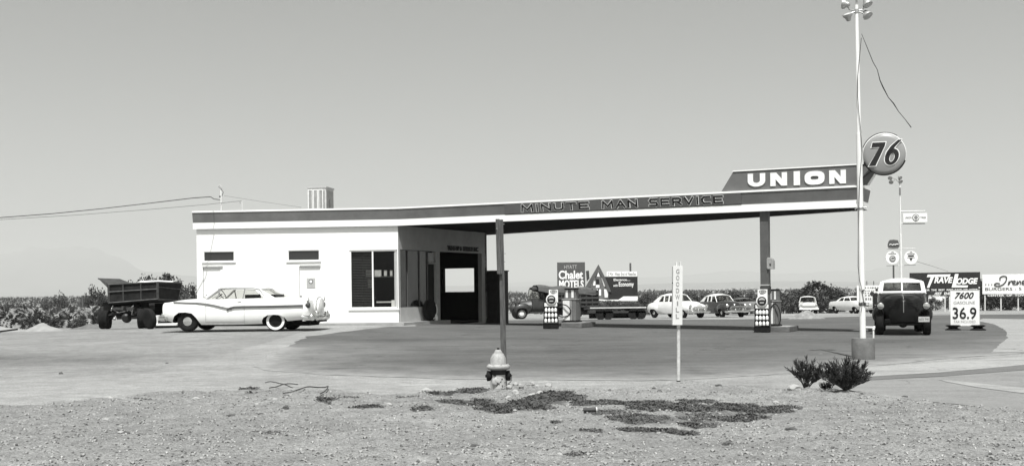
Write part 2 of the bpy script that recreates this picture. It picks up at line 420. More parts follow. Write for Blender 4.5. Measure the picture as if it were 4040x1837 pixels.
def sheet(name, pix, mat, dz, jit=0.0, step=0.7, seg=0.25, world=None, soft=None):
    """a thin sheet that follows the lie of the land inside a ground outline"""
    P = world or [(lambda p: (p.x, p.y))(ground(x, y)) for x, y in pix]
    Q = []
    for i in range(len(P)):
        a = Vector(P[i]); b = Vector(P[(i + 1) % len(P)]); L = (b - a).length; k = max(1, int(L / seg)) if L < 60 else 40
        for j in range(k):
            q = a + (b - a) * j / k
            if jit: q = q + Vector((noise.noise((q.x * 1.1, q.y * 1.1, 1)), noise.noise((q.x * 1.1, q.y * 1.1, 8)) * 1.5)) * jit + Vector((noise.noise((q.x * 6, q.y * 6, 1)), noise.noise((q.x * 6, q.y * 6, 8)))) * jit * .4
            Q.append(q)
    bm = bmesh.new(); vs = [bm.verts.new((q.x, q.y, 0)) for q in Q]; bm.faces.new(vs)
    bmesh.ops.triangulate(bm, faces=bm.faces)
    x0, x1 = min(q.x for q in Q), max(q.x for q in Q); y0, y1 = min(q.y for q in Q), max(q.y for q in Q)
    x = math.ceil(x0)
    while x < x1: bmesh.ops.bisect_plane(bm, geom=bm.verts[:] + bm.edges[:] + bm.faces[:], plane_co=(x, 0, 0), plane_no=(1, 0, 0)); x += step * 2
    y = math.ceil(y0)
    while y < y1: bmesh.ops.bisect_plane(bm, geom=bm.verts[:] + bm.edges[:] + bm.faces[:], plane_co=(0, y, 0), plane_no=(0, 1, 0)); y += step
    if bm.faces and bm.faces[:][0].normal.z < 0: bmesh.ops.reverse_faces(bm, faces=bm.faces)
    for v in bm.verts: v.co.z = gz(v.co.x, v.co.y) + dz
    me = bpy.data.meshes.new(name); 
    el = bm.verts.layers.float.new('edge')
    QS = [q for q in Q[::3] if soft is None or q.y < soft]
    for v in bm.verts: v[el] = min((Vector((v.co.x, v.co.y)) - q).length for q in QS)
    bm.to_mesh(me); bm.free(); me.materials.append(mat)
    o = bpy.data.objects.new(name, me); COL.objects.link(o); o['kind'] = 'structure'; return o

def paving_mat(name, v0, dark=.3, dust=.5, sx=(.6, .9, 1), grit=90):
    m = bpy.data.materials.new(name); m.use_nodes = True; n = m.node_tree; b = n.nodes['Principled BSDF']; L = n.links.new
    tc = n.nodes.new('ShaderNodeTexCoord')
    def nz(s, d=6, r=.6, sc=None):
        q = n.nodes.new('ShaderNodeTexNoise'); q.inputs['Scale'].default_value = s; q.inputs['Detail'].default_value = d; q.inputs['Roughness'].default_value = r
        if sc:
            mp = n.nodes.new('ShaderNodeMapping'); mp.inputs['Scale'].default_value = sc; L(tc.outputs['Object'], mp.inputs[0]); L(mp.outputs[0], q.inputs['Vector'])
        else: L(tc.outputs['Object'], q.inputs['Vector'])
        return q.outputs[0]
    def rng(x, a, c, e, f):
        q = n.nodes.new('ShaderNodeMapRange'); L(x, q.inputs[0]); q.inputs[1].default_value = a; q.inputs[2].default_value = c; q.inputs[3].default_value = e; q.inputs[4].default_value = f; return q.outputs[0]
    def op(o, x, y):
        q = n.nodes.new('ShaderNodeMath'); q.operation = o
        for i, k in enumerate((x, y)):
            if isinstance(k, (int, float)): q.inputs[i].default_value = k
            else: L(k, q.inputs[i])
        return q.outputs[0]
    v = op('MULTIPLY', rng(nz(.3, 6, .65, sx), .3, .72, 1 + dark * .5, 1 - dark), rng(nz(2.2, 7, .7), .3, .7, .88, 1.12))
    v = op('MULTIPLY', v, rng(nz(grit, 3, .85), .3, .7, .70, 1.30)); v = op('MULTIPLY', v, rng(nz(14, 5, .8), .3, .7, .80, 1.20))
    wv = n.nodes.new('ShaderNodeTexVoronoi'); wv.feature = 'DISTANCE_TO_EDGE'; wv.inputs['Scale'].default_value = .42
    ds_ = n.nodes.new('ShaderNodeTexNoise'); ds_.inputs['Scale'].default_value = 1.3; ds_.inputs['Detail'].default_value = 6; L(tc.outputs['Object'], ds_.inputs['Vector'])
    va = n.nodes.new('ShaderNodeVectorMath'); va.operation = 'MULTIPLY_ADD'; va.inputs[1].default_value = (1.6, 1.6, 0); L(ds_.outputs['Color'], va.inputs[0]); L(tc.outputs['Object'], va.inputs[2]); L(va.outputs[0], wv.inputs['Vector'])
    crack = op('MULTIPLY', rng(wv.outputs['Distance'], .004, .016, 1, 0), rng(nz(.5, 4, .6), .48, .62, 0, .42))
    v = op('MULTIPLY', v, op('SUBTRACT', 1, crack))
    swoop = rng(nz(.9, 5, .6, (.28, 1.5, 1)), .52, .68, 0, .20); v = op('MULTIPLY', v, op('SUBTRACT', 1, swoop))
    v = op('MULTIPLY', v, rng(nz(.45, 7, .75), .56, .72, 1, .80))
    v = op('MULTIPLY', v, v0)
    ed = n.nodes.new('ShaderNodeAttribute'); ed.attribute_name = 'edge'
    df = op('MULTIPLY', rng(ed.outputs['Fac'], 0, 3.6, 1, 0), rng(nz(.8, 7, .75), .36, .62, .1, 1)); df = op('MULTIPLY', df, dust)
    if dust > .5: df = op('MAXIMUM', df, rng(op('ADD', ed.outputs['Fac'], rng(nz(3, 7, .8), .3, .7, -.45, .45)), .1, 1.1, 1, 0))
    v = op('ADD', op('MULTIPLY', v, op('SUBTRACT', 1, df)), op('MULTIPLY', df, .25))
    cc = n.nodes.new('ShaderNodeCombineColor')
    for i, k in enumerate((0.995, 1.0, 0.985)): L(op('MULTIPLY', v, k), cc.inputs[i])
    L(cc.outputs[0], b.inputs['Base Color']); b.inputs['Roughness'].default_value = .9; b.inputs['Specular IOR Level'].default_value = .2
    bp = n.nodes.new('ShaderNodeBump'); bp.inputs['Distance'].default_value = .01; bp.inputs['Strength'].default_value = .35
    L(nz(60, 4, .7), bp.inputs['Height']); L(bp.outputs[0], b.inputs['Normal'])
    return m
LOTM = paving_mat('oiled_lot', .102, dark=.34, dust=.8)
ROADM = paving_mat('road_asphalt', .20, dark=.14, dust=.3, grit=60)
LOT = [(1000, 1446), (1060, 1412), (1120, 1374), (1185, 1340), (1215, 1326), (1400, 1303), (1530, 1288), (1640, 1286), (1700, 1262), (2000, 1262), (2400, 1260), (2900, 1259), (3000, 1257), (3400, 1247), (3860, 1240), (4240, 1237),
       (4240, 1384), (4040, 1393), (3700, 1416), (3387, 1450), (3000, 1480), (2700, 1498), (2400, 1501), (2000, 1497), (1700, 1492), (1300, 1478), (1080, 1464)]
sheet('forecourt', LOT, LOTM, .005, jit=.12, soft=32.0)
sheet('driveway', [(3908, 1390), (3940, 1362), (3974, 1334), (3970, 1305), (3925, 1280), (3850, 1264), (3880, 1256), (4260, 1262), (4260, 1386)], paving_mat('driveway_concrete', .27, dark=.10, dust=.2), .010, jit=.05)
sheet('parking_strip', [(2980, 1252), (3060, 1250), (3120, 1247), (3400, 1241), (3860, 1236), (3860, 1229), (3400, 1233), (3060, 1240)], SAND, .012, jit=.2)
sheet('kerb_apron', [(3392, 1453), (3700, 1431), (4040, 1407), (4260, 1396), (4260, 1428), (4040, 1441), (3700, 1471), (3400, 1489)], paving_mat('apron_concrete', .29, dark=.12, dust=.1), .014, jit=.02)
sheet('gutter', [(3400, 1489), (3700, 1471), (4040, 1441), (4260, 1428), (4260, 1446), (4040, 1460), (3700, 1486), (3400, 1502)], paving_mat('gutter_grime', .13, dark=.3, dust=.1), .011, jit=.03)
sheet('road', [(3230, 1506), (3400, 1500), (3700, 1484), (4040, 1458), (4300, 1440), (4300, 1666), (4040, 1622), (3700, 1587), (3400, 1556), (3250, 1538)], ROADM, .006, jit=.05)
sheet('road_line', [(3700, 1497), (3850, 1512), (4040, 1531), (4300, 1558), (4300, 1586), (4040, 1553), (3850, 1528), (3740, 1508)], paving_mat('worn_white_line', .29, dark=.3, dust=.1), .012, jit=.02)

# sand heaps at the lot's left edge and rubble on the right
def heap(name, label, px, py, rx, ry, h, mat, seed, cat='sand heap', grp=None):
    p = ground(px, py); mb = MB(); n = 26; R = 9
    vs = [Vector((0, 0, h))]; 
    for j in range(1, R + 1):
        q = j / R
        for k in range(n):
            a = 2 * PI * k / n; x, y = math.cos(a) * q * rx, math.sin(a) * q * ry
            z = h * max(0, (1 - q) ** 1.15) * (1 + .35 * noise.noise((x * 1.5 + seed, y * 1.5, seed))) + .10 * h * noise.noise((x * 4, y * 4, seed)) * (1 - q)
            if j == R: z = -.06
            vs.append(Vector((x, y, z)))
    fs = [(0, 1 + k, 1 + (k + 1) % n) for k in range(n)]
    for j in range(R - 1):
        for k in range(n): fs.append((1 + j * n + k, 1 + (j + 1) * n + k, 1 + (j + 1) * n + (k + 1) % n, 1 + j * n + (k + 1) % n))
    mb.add(vs, fs); o = mb.build(name, mat, smooth=True, sharp=80, loc=p); tag(o, label, cat, grp); return o
heap('sand_heap', 'broad pale sand heap cut off by the left edge of the photo', 0, 1309, 1.6, 1.0, .26, SAND, 1, grp='heaps along the edge of the lot')
heap('sand_heap', 'pointed pale sand heap left of the dump truck', 172, 1306, .95, .8, .36, SAND, 5, grp='heaps along the edge of the lot')
heap('dirt_heap', 'low dark dirt heap beside the dump truck tyres', 355, 1297, 1.0, .8, .26, G('dark_dirt', .12, .95, amt=.3, scale=4, bump=.6), 9, 'dirt heap', 'heaps along the edge of the lot')
heap('rubble_heap', 'low rubble heap in front of the far pale pickup', 3182, 1257, 1.15, .8, .50, G('rubble', .20, .95, amt=.4, scale=5, bump=.8), 13, 'rubble heap', 'heaps along the edge of the lot')

# distant hills
def ridge(name, d, px0, px1, prof, mat, seed, rough=.12):
    n = 160; rows = 7; mb = MB(); vs = []
    for j in range(rows):
        q = j / (rows - 1)
        for i in range(n):
            u = i / (n - 1); px = px0 + (px1 - px0) * u
            py = None
            for a, b in zip(prof, prof[1:]):
                if a[0] <= px <= b[0]: py = a[1] + (b[1] - a[1]) * sstep((px - a[0]) / (b[0] - a[0]) if b[0] > a[0] else 0)
            if py is None: py = prof[0][1] if px < prof[0][0] else prof[-1][1]
            top = at(px, py, d)
            h = (top.z + 3) * (1 + rough * noise.noise((px * .006, seed, 0)) + rough * .5 * noise.noise((px * .03, seed, 0)))
            z = -3 + h * q * (1 + .25 * noise.noise((px * .012, q * 3, seed)) * (1 - q))
            vs.append(Vector((top.x * (1 + q * .10), d * (1 + q * .12), z * (1 + q * .12))))
    # back slope
    for i in range(n):
        v = vs[(rows - 1) * n + i]; vs.append(Vector((v.x * 1.15, v.y * 1.15, -3)))
    fs = [(j * n + i, j * n + i + 1, (j + 1) * n + i + 1, (j + 1) * n + i) for j in range(rows) for i in range(n - 1)]
    mb.add(vs, fs); o = mb.build(name, mat, smooth=True, sharp=80); o['kind'] = 'structure'; return o
HILL = G('hill_rock', .09, .95, amt=.3, scale=.002)
ridge('hills', 16000, -700, 2300, [(-700, 1010), (0, 1000), (120, 985), (260, 962), (330, 975), (430, 1020), (560, 1070), (700, 1085), (1000, 1110), (1500, 1125), (2300, 1132)], HILL, 1)
ridge('hills', 22000, 1700, 4700, [(1700, 1128), (2200, 1110), (2600, 1092), (2900, 1070), (3150, 1078), (3400, 1065), (3650, 1040), (3900, 985), (4060, 1000), (4700, 1010)], HILL, 2)
ridge('hills', 12500, 2300, 4700, [(2300, 1131), (2700, 1116), (3100, 1108), (3500, 1112), (3900, 1096), (4700, 1090)], HILL, 3)

# ================================================================== THE STATION BUILDING
S0 = 105.0
Cc = Vector((-4.262, 44.76)); Lc = Vector((-12.06, 45.63))
V2 = Vector((.4472, .8944)); U2 = Vector((.8944, -.4472))
SL = 7.146
Fc_ = Cc + V2 * SL; BLc = Fc_ - U2 * 7.0
ZG = 0.20; ZF = ZG + .15; ZS = 3.97      # ground, slab top, soffit
bld = thing('gas_station', 'white stuccoed flat-roofed gas station with a long dark fascia canopy reaching over the pumps', 'gas station', (Cc.x, Cc.y, ZG))
B0 = Vector((Cc.x, Cc.y, ZG))
def bpart(mb, name, mat, parent=None, **k):
    shift(mb, -B0); return mb.build(name, mat, parent or bld, **k)
def wall_mb(P, Q, z0, z1, holes, th=.18):
    """wall from P to Q; outward side is to the right of P->Q; holes = (t0,t1,z0,z1)"""
    P = Vector(P); Q = Vector(Q); L = (Q - P).length; u = (Q - P) / L; n = Vector((u.y, -u.x))
    ts = sorted({0, L} | {h[0] for h in holes} | {h[1] for h in holes}); zs = sorted({z0, z1} | {h[2] for h in holes} | {h[3] for h in holes})
    def hole(t, z): return any(h[0] < t < h[1] and h[2] < z < h[3] for h in holes) or not (0 < t < L) or not (z0 < z < z1)
    def W(t, z, d): p = P + u * t - n * d; return (p.x, p.y, z)
    mb = MB()
    for a, b in zip(ts, ts[1:]):
        for c, d in zip(zs, zs[1:]):
            tm, zm = (a + b) / 2, (c + d) / 2
            if hole(tm, zm): continue
            mb.quad(W(a, c, 0), W(b, c, 0), W(b, d, 0), W(a, d, 0)); mb.quad(W(b, c, th), W(a, c, th), W(a, d, th), W(b, d, th))
            for t, s in ((a, -1), (b, 1)):
                if hole(t + s * .001, zm): mb.quad(W(t, c, 0), W(t, c, th), W(t, d, th), W(t, d, 0))
            for z, s in ((c, -1), (d, 1)):
                if hole(tm, z + s * .001): mb.quad(W(a, z, 0), W(b, z, 0), W(b, z, th), W(a, z, th))
    return mb
UF = (Cc - Lc).normalized(); NF = Vector((UF.y, -UF.x))      # front wall
def fp(px, py): return onplane(px, py, Lc, UF)
def rect(fn, x0, y0, x1, y1): a = fn(x0, y1); b = fn(x1, y0); return (a[0], b[0], a[1], b[1])
W1 = rect(fp, 803, 990, 924, 1031); W2 = rect(fp, 1136, 985, 1260, 1028); WB = rect(fp, 1381, 984, 1567, 1217)
D1 = rect(fp, 803, 1054, 869, 1272); D1 = (D1[0], D1[1], ZF, D1[3]); D2 = rect(fp, 1183, 1050, 1262, 1272); D2 = (D2[0], D2[1], ZF, D2[3])
LF = (Cc - Lc).length
def W3(P, u, t, z, out=0.0):
    n = Vector((u.y, -u.x)); p = P + u * t + n * out; return Vector((p.x, p.y, z))
def wbox(P, u, t0, t1, z0, z1, o0, o1, mb=None):
    mb = mb or MB(); vs = [W3(P, u, t, z, o) for z in (z0, z1) for t, o in ((t0, o0), (t1, o0), (t1, o1), (t0, o1))]
    return mb.add(vs, [(0, 1, 2, 3), (4, 5, 6, 7), (0, 1, 5, 4), (1, 2, 6, 5), (2, 3, 7, 6), (3, 0, 4, 7)])
fw = bpart(wall_mb(Lc, Cc, ZG - .1, ZS + .1, [W1, W2, WB, D1, D2]), 'front_wall', WHITE)
def window(P, u, r, mull=(), parent=None, fm=WPAINT, gm=GLASS, fr=.05, sill=True, inset=.05, name='window'):
    t0, t1, z0, z1 = r; mb = MB()
    for a, b, c, d in ((t0, t0 + fr, z0, z1), (t1 - fr, t1, z0, z1), (t0 + fr, t1 - fr, z0, z0 + fr), (t0 + fr, t1 - fr, z1 - fr, z1)): wbox(P, u, a, b, c, d, -inset - .05, -inset + .02, mb)
    for m in mull: wbox(P, u, m - fr / 2, m + fr / 2, z0 + fr, z1 - fr, -inset - .05, -inset + .02, mb)
    f = bpart(mb, name, fm, parent)
    g = bpart(MB().quad(W3(P, u, t0, z0, -inset - .02), W3(P, u, t1, z0, -inset - .02), W3(P, u, t1, z1, -inset - .02), W3(P, u, t0, z1, -inset - .02)), 'pane', gm, f)
    if sill: bpart(wbox(P, u, t0 - .06, t1 + .06, z0 - .055, z0, -.02, .045), 'sill', fm, f)
    return f
TRG = glass('frosted_dark_glass', .03, .93, .25)
window(Lc, UF, W1, gm=TRG, fr=.025, inset=.03); window(Lc, UF, W2, gm=TRG, fr=.025, inset=.03)
tm = fp(1470, 1100)[0]
wb_ = window(Lc, UF, WB, mull=(tm,), fr=.055)
# venetian blind behind the left pane
mb = MB(); z = WB[2] + .08
while z < WB[3] - .05: wbox(Lc, UF, WB[0] + .05, tm - .04, z, z + .028, -.17, -.15, mb); z += .062
bpart(mb, 'blind', G('blind_slats', .05, .6, amt=.3, scale=3), wb_)
for D, lx in ((D1, (800, 879)), (D2, (1183, 1265))):
    dr = bpart(wbox(Lc, UF, D[0] + .012, D[1] - .012, D[2] + .01, D[3] - .01, -.07, -.025), 'door', WPAINT)
    a = fp(lx[0], 1050)[0]; b = fp(lx[1], 1050)[0]
    bpart(wbox(Lc, UF, a, b, D[3] + .01, D[3] + .06, -.02, .05), 'door_ledge', GREY40, dr)
    kb = MB(); kb.lathe([(.012, 0), (.012, .05), (.03, .055), (.03, .085), (.01, .095)], W3(Lc, UF, D[0] + .07, ZF + 1.0, -.02), 12, rot=Vector((NF.x, NF.y, 0)).to_track_quat('Z', 'Y').to_matrix())
    bpart(kb, 'handle', STEEL, dr)
# restroom sign on the second door
r = rect(fp, 1210, 1096, 1243, 1134)
sg = bpart(wbox(Lc, UF, r[0], r[1], r[2], r[3], -.024, -.008), 'door_sign', GREY40)
c = W3(Lc, UF, (r[0] + r[1]) / 2, r[3] - .13, -.007); Rn = Vector((NF.x, NF.y, 0)).to_track_quat('Z', 'Y').to_matrix()
mb = MB(); mb.lathe([(.085, 0), (.085, .004)], c, 20, rot=Rn); bpart(mb, 'sign_ring', INK, sg)
mb = MB(); mb.lathe([(.058, .004), (.058, .007)], c, 20, rot=Rn); bpart(mb, 'sign_disc', WPAINT, sg)

# side wall (under the canopy) with show window, shop door and the service bay
def sp(px, py): return onplane(px, py, Cc, V2)
SWN = rect(sp, 1581, 984, 1690, 1212); SWN = (max(.1, SWN[0]), SWN[1], sp(1600, 1212)[1], sp(1600, 984)[1])
SD = rect(sp, 1693, 989, 1719, 1265); SD = (SD[0], SD[1], ZF, sp(1700, 990)[1])
BAY = rect(sp, 1738, 992, 1900, 1270); BAY = (BAY[0], BAY[1], ZG - .05, sp(1738, 992)[1])
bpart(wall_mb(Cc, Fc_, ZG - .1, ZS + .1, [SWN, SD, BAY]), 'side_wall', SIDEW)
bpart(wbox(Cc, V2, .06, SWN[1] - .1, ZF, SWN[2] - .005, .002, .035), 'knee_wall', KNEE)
m1, m2 = sp(1612, 1100)[0], sp(1659, 1100)[0]
window(Cc, V2, SWN, mull=(m1, m2), fm=GREY10, gm=DGLASS, fr=.035, sill=False, name='show_window')
zt = sp(1700, 1041)[1]
dw = bpart(wbox(Cc, V2, SD[0] + .03, SD[1] - .03, zt, zt + .07, -.12, .01), 'transom_bar', GREY20)
bpart(wbox(Cc, V2, SD[0] + .06, SD[1] - .06, zt + .08, SD[3] - .06, -.07, -.05), 'transom_pane', DGLASS)
dd = bpart(wbox(Cc, V2, SD[0] + .03, SD[1] - .03, ZF, zt - .01, -.12, -.08), 'shop_door', BLACK)
# bay lettering, raised letters above the opening
def on_side(mb, t, z, out):  # local XZ text -> on the side wall
    M = Matrix(((V2.x, -V2.y, 0), (V2.y, V2.x, 0), (0, 0, 1))).to_4x4()
    # text front is -Y local; wall outward normal n=(V2.y,-V2.x)
    p = W3(Cc, V2, t, z, out); return xform(mb, Matrix.Translation(p) @ M)
t0, z0 = sp(1763, 975); t1, z1 = sp(1884, 986)
bpart(on_side(text_mb('TUNE-UP &  SERVICE INC', t1 - t0, .19, .03, offset=.03), (t0 + t1) / 2, (z0 + z1) / 2, .05), 'bay_lettering', INK)
# back wall with the bay's rear opening, left wall
UB = (BLc - Fc_).normalized()
bk = [(.54, 2.06, 1.45, 2.47)]
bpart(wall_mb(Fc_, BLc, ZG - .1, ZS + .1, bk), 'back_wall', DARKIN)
bpart(wall_mb(BLc, Lc - (Lc - BLc).normalized() * .13, ZG - .1, ZS + .1, []), 'left_wall', WHITE)
# slab, apron and interior
def prism_world(pts, z0, z1): return MB().prism([(p[0], p[1]) for p in pts], 'Z', z0, z1)
def off(P, u, n, a, b): return P + u * a + n * b
NS = Vector((V2.y, -V2.x))
bpart(prism_world([Lc + NF * .55 - UF * .3, Cc + NF * .55 + NS * .35 , Cc + NS * .40 + V2 * 1.0, Cc + NS * .40 + V2 * SWN[1] + V2 * 1.0, Cc + V2 * (SD[1] + .1), Lc - UF * .3], ZG - .15, ZF - .004), 'slab', CONCL)
sc = .19
fl = [Lc - NF * sc + UF * sc, Cc - NF * sc - NS * sc, Fc_ - NS * sc - V2 * sc, BLc + U2 * sc - V2 * sc]
bpart(prism_world(fl, ZG + .01, ZG + .03), 'floor', G('oily_floor', .03, .7, amt=.4))
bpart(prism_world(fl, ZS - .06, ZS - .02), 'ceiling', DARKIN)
pa = Lc + UF * (WB[0] - .6); pb = pa + (BLc - Lc).normalized() * 6
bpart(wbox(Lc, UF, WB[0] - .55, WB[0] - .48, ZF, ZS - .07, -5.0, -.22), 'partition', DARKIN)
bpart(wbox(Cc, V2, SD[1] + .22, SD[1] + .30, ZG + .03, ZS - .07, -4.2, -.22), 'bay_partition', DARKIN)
# office contents, seen through the panes
def inbox(name, x0, y0, x1, y1, dep, th, mat, label, cat, grp=None):
    a = fp(x0, y1); b = fp(x1, y0); k = 1 + dep / 45
    mb = wbox(Lc, UF, a[0] * 1.0, b[0] * 1.0, a[1], b[1], -dep - th, -dep)
    p = W3(Lc, UF, (a[0] + b[0]) / 2, a[1], -dep); shift(mb, -p); o = mb.build(name, mat, loc=p); return tag(o, label, cat, grp)
bpart(wbox(Lc, UF, tm + .02, WB[1] + .02, fp(1500, 1093)[1], fp(1500, 1093)[1] + .05, -.85, -.30), 'interior_shelf', STEEL)
inbox('paper_sign', 1436, 1064, 1497, 1092, .3, .04, CREAM, 'pale paper sign board hanging in the office window across the mullion', 'sign')
inbox('shop_box', 1506, 1064, 1517, 1089, .4, .1, CREAM, 'pale upright carton, left of the pair on the office window shelf', 'carton', 'cartons on the window shelf')
inbox('shop_box', 1530, 1064, 1539, 1089, .4, .1, CREAM, 'pale slim carton, right of the pair on the office window shelf', 'carton', 'cartons on the window shelf')
inbox('window_counter', 1478, 1188, 1542, 1194, .3, .3, WODL if False else CREAM, 'pale low counter edge inside the office window', 'counter')
inbox('poster_card', 1542, 1183, 1566, 1215, .12, .02, WPAINT, 'white poster card in the lower right corner of the office window', 'card')
inbox('notice_card', 1446, 1100, 1470, 1135, .22, .02, GREY40, 'grey notice card low on the office blind beside the mullion', 'card')

# ---- roof slab, soffit and fascia
EC = Cc + NF * .075 + U2 * (onplane(3386, 800, Cc + NF * .075, U2)[0]); Bp = EC + Vector((.72, 1.45)); Gp = Vector((-1.5, 53.5))
ov = .075
L_ = Lc + NF * ov - UF * .10; C_ = Cc + NF * ov + U2 * .02; 
outl = [L_, C_, EC, Bp, Gp, BLc - UB * 0 + Vector((-.2, .4)), ]
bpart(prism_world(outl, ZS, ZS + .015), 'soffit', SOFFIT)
bpart(prism_world([p * 1.0 for p in outl], ZS + .018, ZS + .60), 'roof', GREY20)
def strip(P, Q, z0, z1, o0, o1, th, mat, name, t0=0, t1=None, label=None):
    """fascia strip in front of line P-Q; offset o0 at the bottom, o1 at the top (tilt)"""
    P = Vector(P); Q = Vector(Q); L = (Q - P).length; u = (Q - P) / L; n = Vector((u.y, -u.x)); t1 = L if t1 is None else t1
    vs = []
    for t in (t0, t1):
        for o, z in ((o0, z0), (o1, z1), (o1 - th, z1), (o0 - th, z0)):
            p = P + u * t + n * o; vs.append((p.x, p.y, z))
    return bpart(MB().add(vs, [(0, 1, 2, 3), (7, 6, 5, 4), (0, 4, 5, 1), (1, 5, 6, 2), (2, 6, 7, 3), (3, 7, 4, 0)]), name, mat, label=label)
zb0, zb1, zd1, zl1 = ZS - .01, ZS + .225, ZS + .61, ZS + .675
LFA = (C_ - L_).length; LCA = (EC - C_).length
for (P, Q, LL) in ((L_, C_, LFA), (C_, EC, LCA), (EC, Bp, (Bp - EC).length), (Bp, Gp, (Gp - Bp).length)):
    strip(P, Q, zb0, zb1, .035, .035, .05, WPAINT, 'fascia_band')
    strip(P, Q, zd1 + .003, zl1, .12, .12, .35, WPAINT, 'fascia_lip')
tA = (onplane(1995, 840, C_, U2)[0]); tB = (onplane(2927, 800, C_, U2)[0])
strip(L_, C_, zb1, zd1, .02, .10, .03, FASCIA, 'fascia_panel')
strip(C_, EC, zb1, zd1, .02, .10, .03, FASCIA, 'fascia_panel', 0, tA)
strip(C_, EC, zb1 + .03, zd1 - .01, .06, .13, .05, FASCIA2, 'fascia_panel', tA, tB)
strip(C_, EC, zb1, zd1, .02, .10, .03, FASCIA, 'fascia_panel', tB, LCA)
strip(EC, Bp, zb1, zd1, .02, .10, .03, FASCIA, 'fascia_panel')
strip(Bp, Gp, zb1, zd1, .02, .10, .03, FASCIA, 'fascia_panel')
# lettering on the fascia (black letters with a white outline)
def on_canopy(mb, t, z, out, tilt=0.0):
    M = Matrix(((U2.x, -U2.y, 0), (U2.y, U2.x, 0), (0, 0, 1))).to_4x4()
    n = Vector((U2.y, -U2.x)); p = C_ + U2 * t + n * out
    return xform(mb, Matrix.Translation((p.x, p.y, z)) @ M @ Matrix.Rotation(tilt, 4, 'X'))
zm = (zb1 + zd1) / 2 + .005
for word, xa, xb in (('MINUTE', 2059, 2330), ('MAN', 2377, 2520), ('SERVICE', 2562, 2858)):
    ta = onplane(xa, 820, C_, U2)[0]; tb = onplane(xb, 800, C_, U2)[0]; wd = tb - ta
    k = .01
    bpart(on_canopy(stroke_word(word, wd, .300, .090, gap=.20), (ta + tb) / 2, zm, .099, .2), 'fascia_letters', WPAINT)
    bpart(on_canopy(stroke_word(word, wd - .03, .270, .062, gap=.235), (ta + tb) / 2, zm, .104, .2), 'fascia_letters', INK)
# canopy column
tc_ = onplane(3011, 1000, C_, U2)[0]
cp = C_ + U2 * tc_ - Vector((U2.y, -U2.x)) * .25
zc = gz(cp.x, cp.y)
mb = MB(); mb.box((cp.x, cp.y, (zc + ZS) / 2), (.27, .27, ZS - zc), math.atan2(U2.y, U2.x)); col_ = bpart(mb, 'column', GREY10, bevel=.01)
mb = MB(); mb.box((cp.x, cp.y, 1.58), (.285, .285, .03), math.atan2(U2.y, U2.x)); bpart(mb, 'column_band', GREY40, col_)
mb = MB(); mb.box((cp.x, cp.y, 1.42), (.29, .29, .22), math.atan2(U2.y, U2.x)); bpart(mb, 'column_collar', GREY05, col_)

# towel dispenser box fixed to the column
p = at(3031, 1061, cp.y - .12); d = thing('towel_dispenser', 'light metal towel box with a curved hood on the canopy column', 'towel dispenser', p, -.5)
mb = MB(); mb.prism([(0, 0), (.19, 0), (.19, .26), (.15, .33), (.06, .37), (0, .37)], 'Y', -.12, .12); mb.build('housing', ALU, d, bevel=.008)
mb = MB(); mb.box((-.006, 0, .19), (.012, .2, .30)); mb.build('front_panel', WPAINT, d)
mb = MB(); mb.box((.10, -.125, .14), (.05, .01, .07)); mb.build('latch', STEEL, d)

# UNION sign board on the canopy
a0 = onplane(2846, 762, C_, U2)[0]; a1 = onplane(3422, 742, C_, U2)[0]; b0 = onplane(2893, 672, C_, U2)[0]
zt_ = onplane(3380, 651, C_, U2)[1]; b1 = a1 + .42
P0 = C_ + U2 * ((a0 + a1) / 2)
us = thing('union_sign', 'dark slanted sign board with big white letters standing on the canopy roof', 'sign', (P0.x, P0.y, zl1), math.atan2(U2.y, U2.x))
tm_ = (a0 + a1) / 2; hB = zt_ - zl1
poly = [(a0 - tm_, .004), (a1 - tm_, .004), (b1 - tm_, hB), (b0 - tm_, hB)]
mb = MB(); mb.prism(poly, 'Y', -.02, .18); mb.build('board', G('union_board_enamel', .12, .5, amt=.15, scale=1.2), us)
mb = MB(); mb.prism([(b0 - tm_ - .01, hB), (b1 - tm_ + .02, hB), (b1 - tm_ + .02, hB + .035), (b0 - tm_ - .01, hB + .035)], 'Y', -.05, .21)
mb.prism([(a1 - tm_, .003), (a1 - tm_ + .03, .003), (b1 - tm_ + .03, hB), (b1 - tm_, hB)], 'Y', -.05, .21)
mb.build('trim', WPAINT, us)
def letter_polys(ch, w, h):
    s = w * .30; t = h * .25
    if ch == 'I': return [[(0, 0), (w, 0), (w, h), (0, h)]]
    if ch == 'N': return [[(0, 0), (w * .31, 0), (w * .31, h * .50), (w * .66, 0), (w, 0), (w, h), (w * .69, h), (w * .69, h * .50), (w * .34, h), (0, h)]]
    if ch == 'U':
        o = [(0, h), (0, h * .42)] + [(w / 2 - w / 2 * math.cos(a), h * .42 - h * .42 * math.sin(a)) for a in [PI * i / 14 for i in range(1, 14)]] + [(w, h * .42), (w, h)]
        i = [(w - s, h), (w - s, h * .46)] + [(w / 2 + (w / 2 - s) * math.cos(a), h * .46 - h * .18 * math.sin(a)) for a in [PI * k / 10 for k in range(1, 10)]] + [(s, h * .46), (s, h)]
        return [o + i]
def ring_O(w, h, depth):
    def se(a, rx, rz, e=.72): c, s = math.cos(a), math.sin(a); return (w / 2 + rx * math.copysign(abs(c) ** e, c), h / 2 + rz * math.copysign(abs(s) ** e, s))
    n = 36; mb = MB(); vs = []
    for y in (0, depth):
        for rx, rz in ((w / 2, h / 2 * 1.02), (w * .20, h * .14)):
            for k in range(n): q = se(2 * PI * k / n, rx, rz); vs.append((q[0], y, q[1]))
    fs = []
    for k in range(n):
        j = (k + 1) % n
        fs += [(k, j, n + j, n + k), (2 * n + k, 3 * n + k, 3 * n + j, 2 * n + j), (k, 2 * n + k, 2 * n + j, j), (n + k, n + j, 3 * n + j, 3 * n + k)]
    return mb.add(vs, fs)
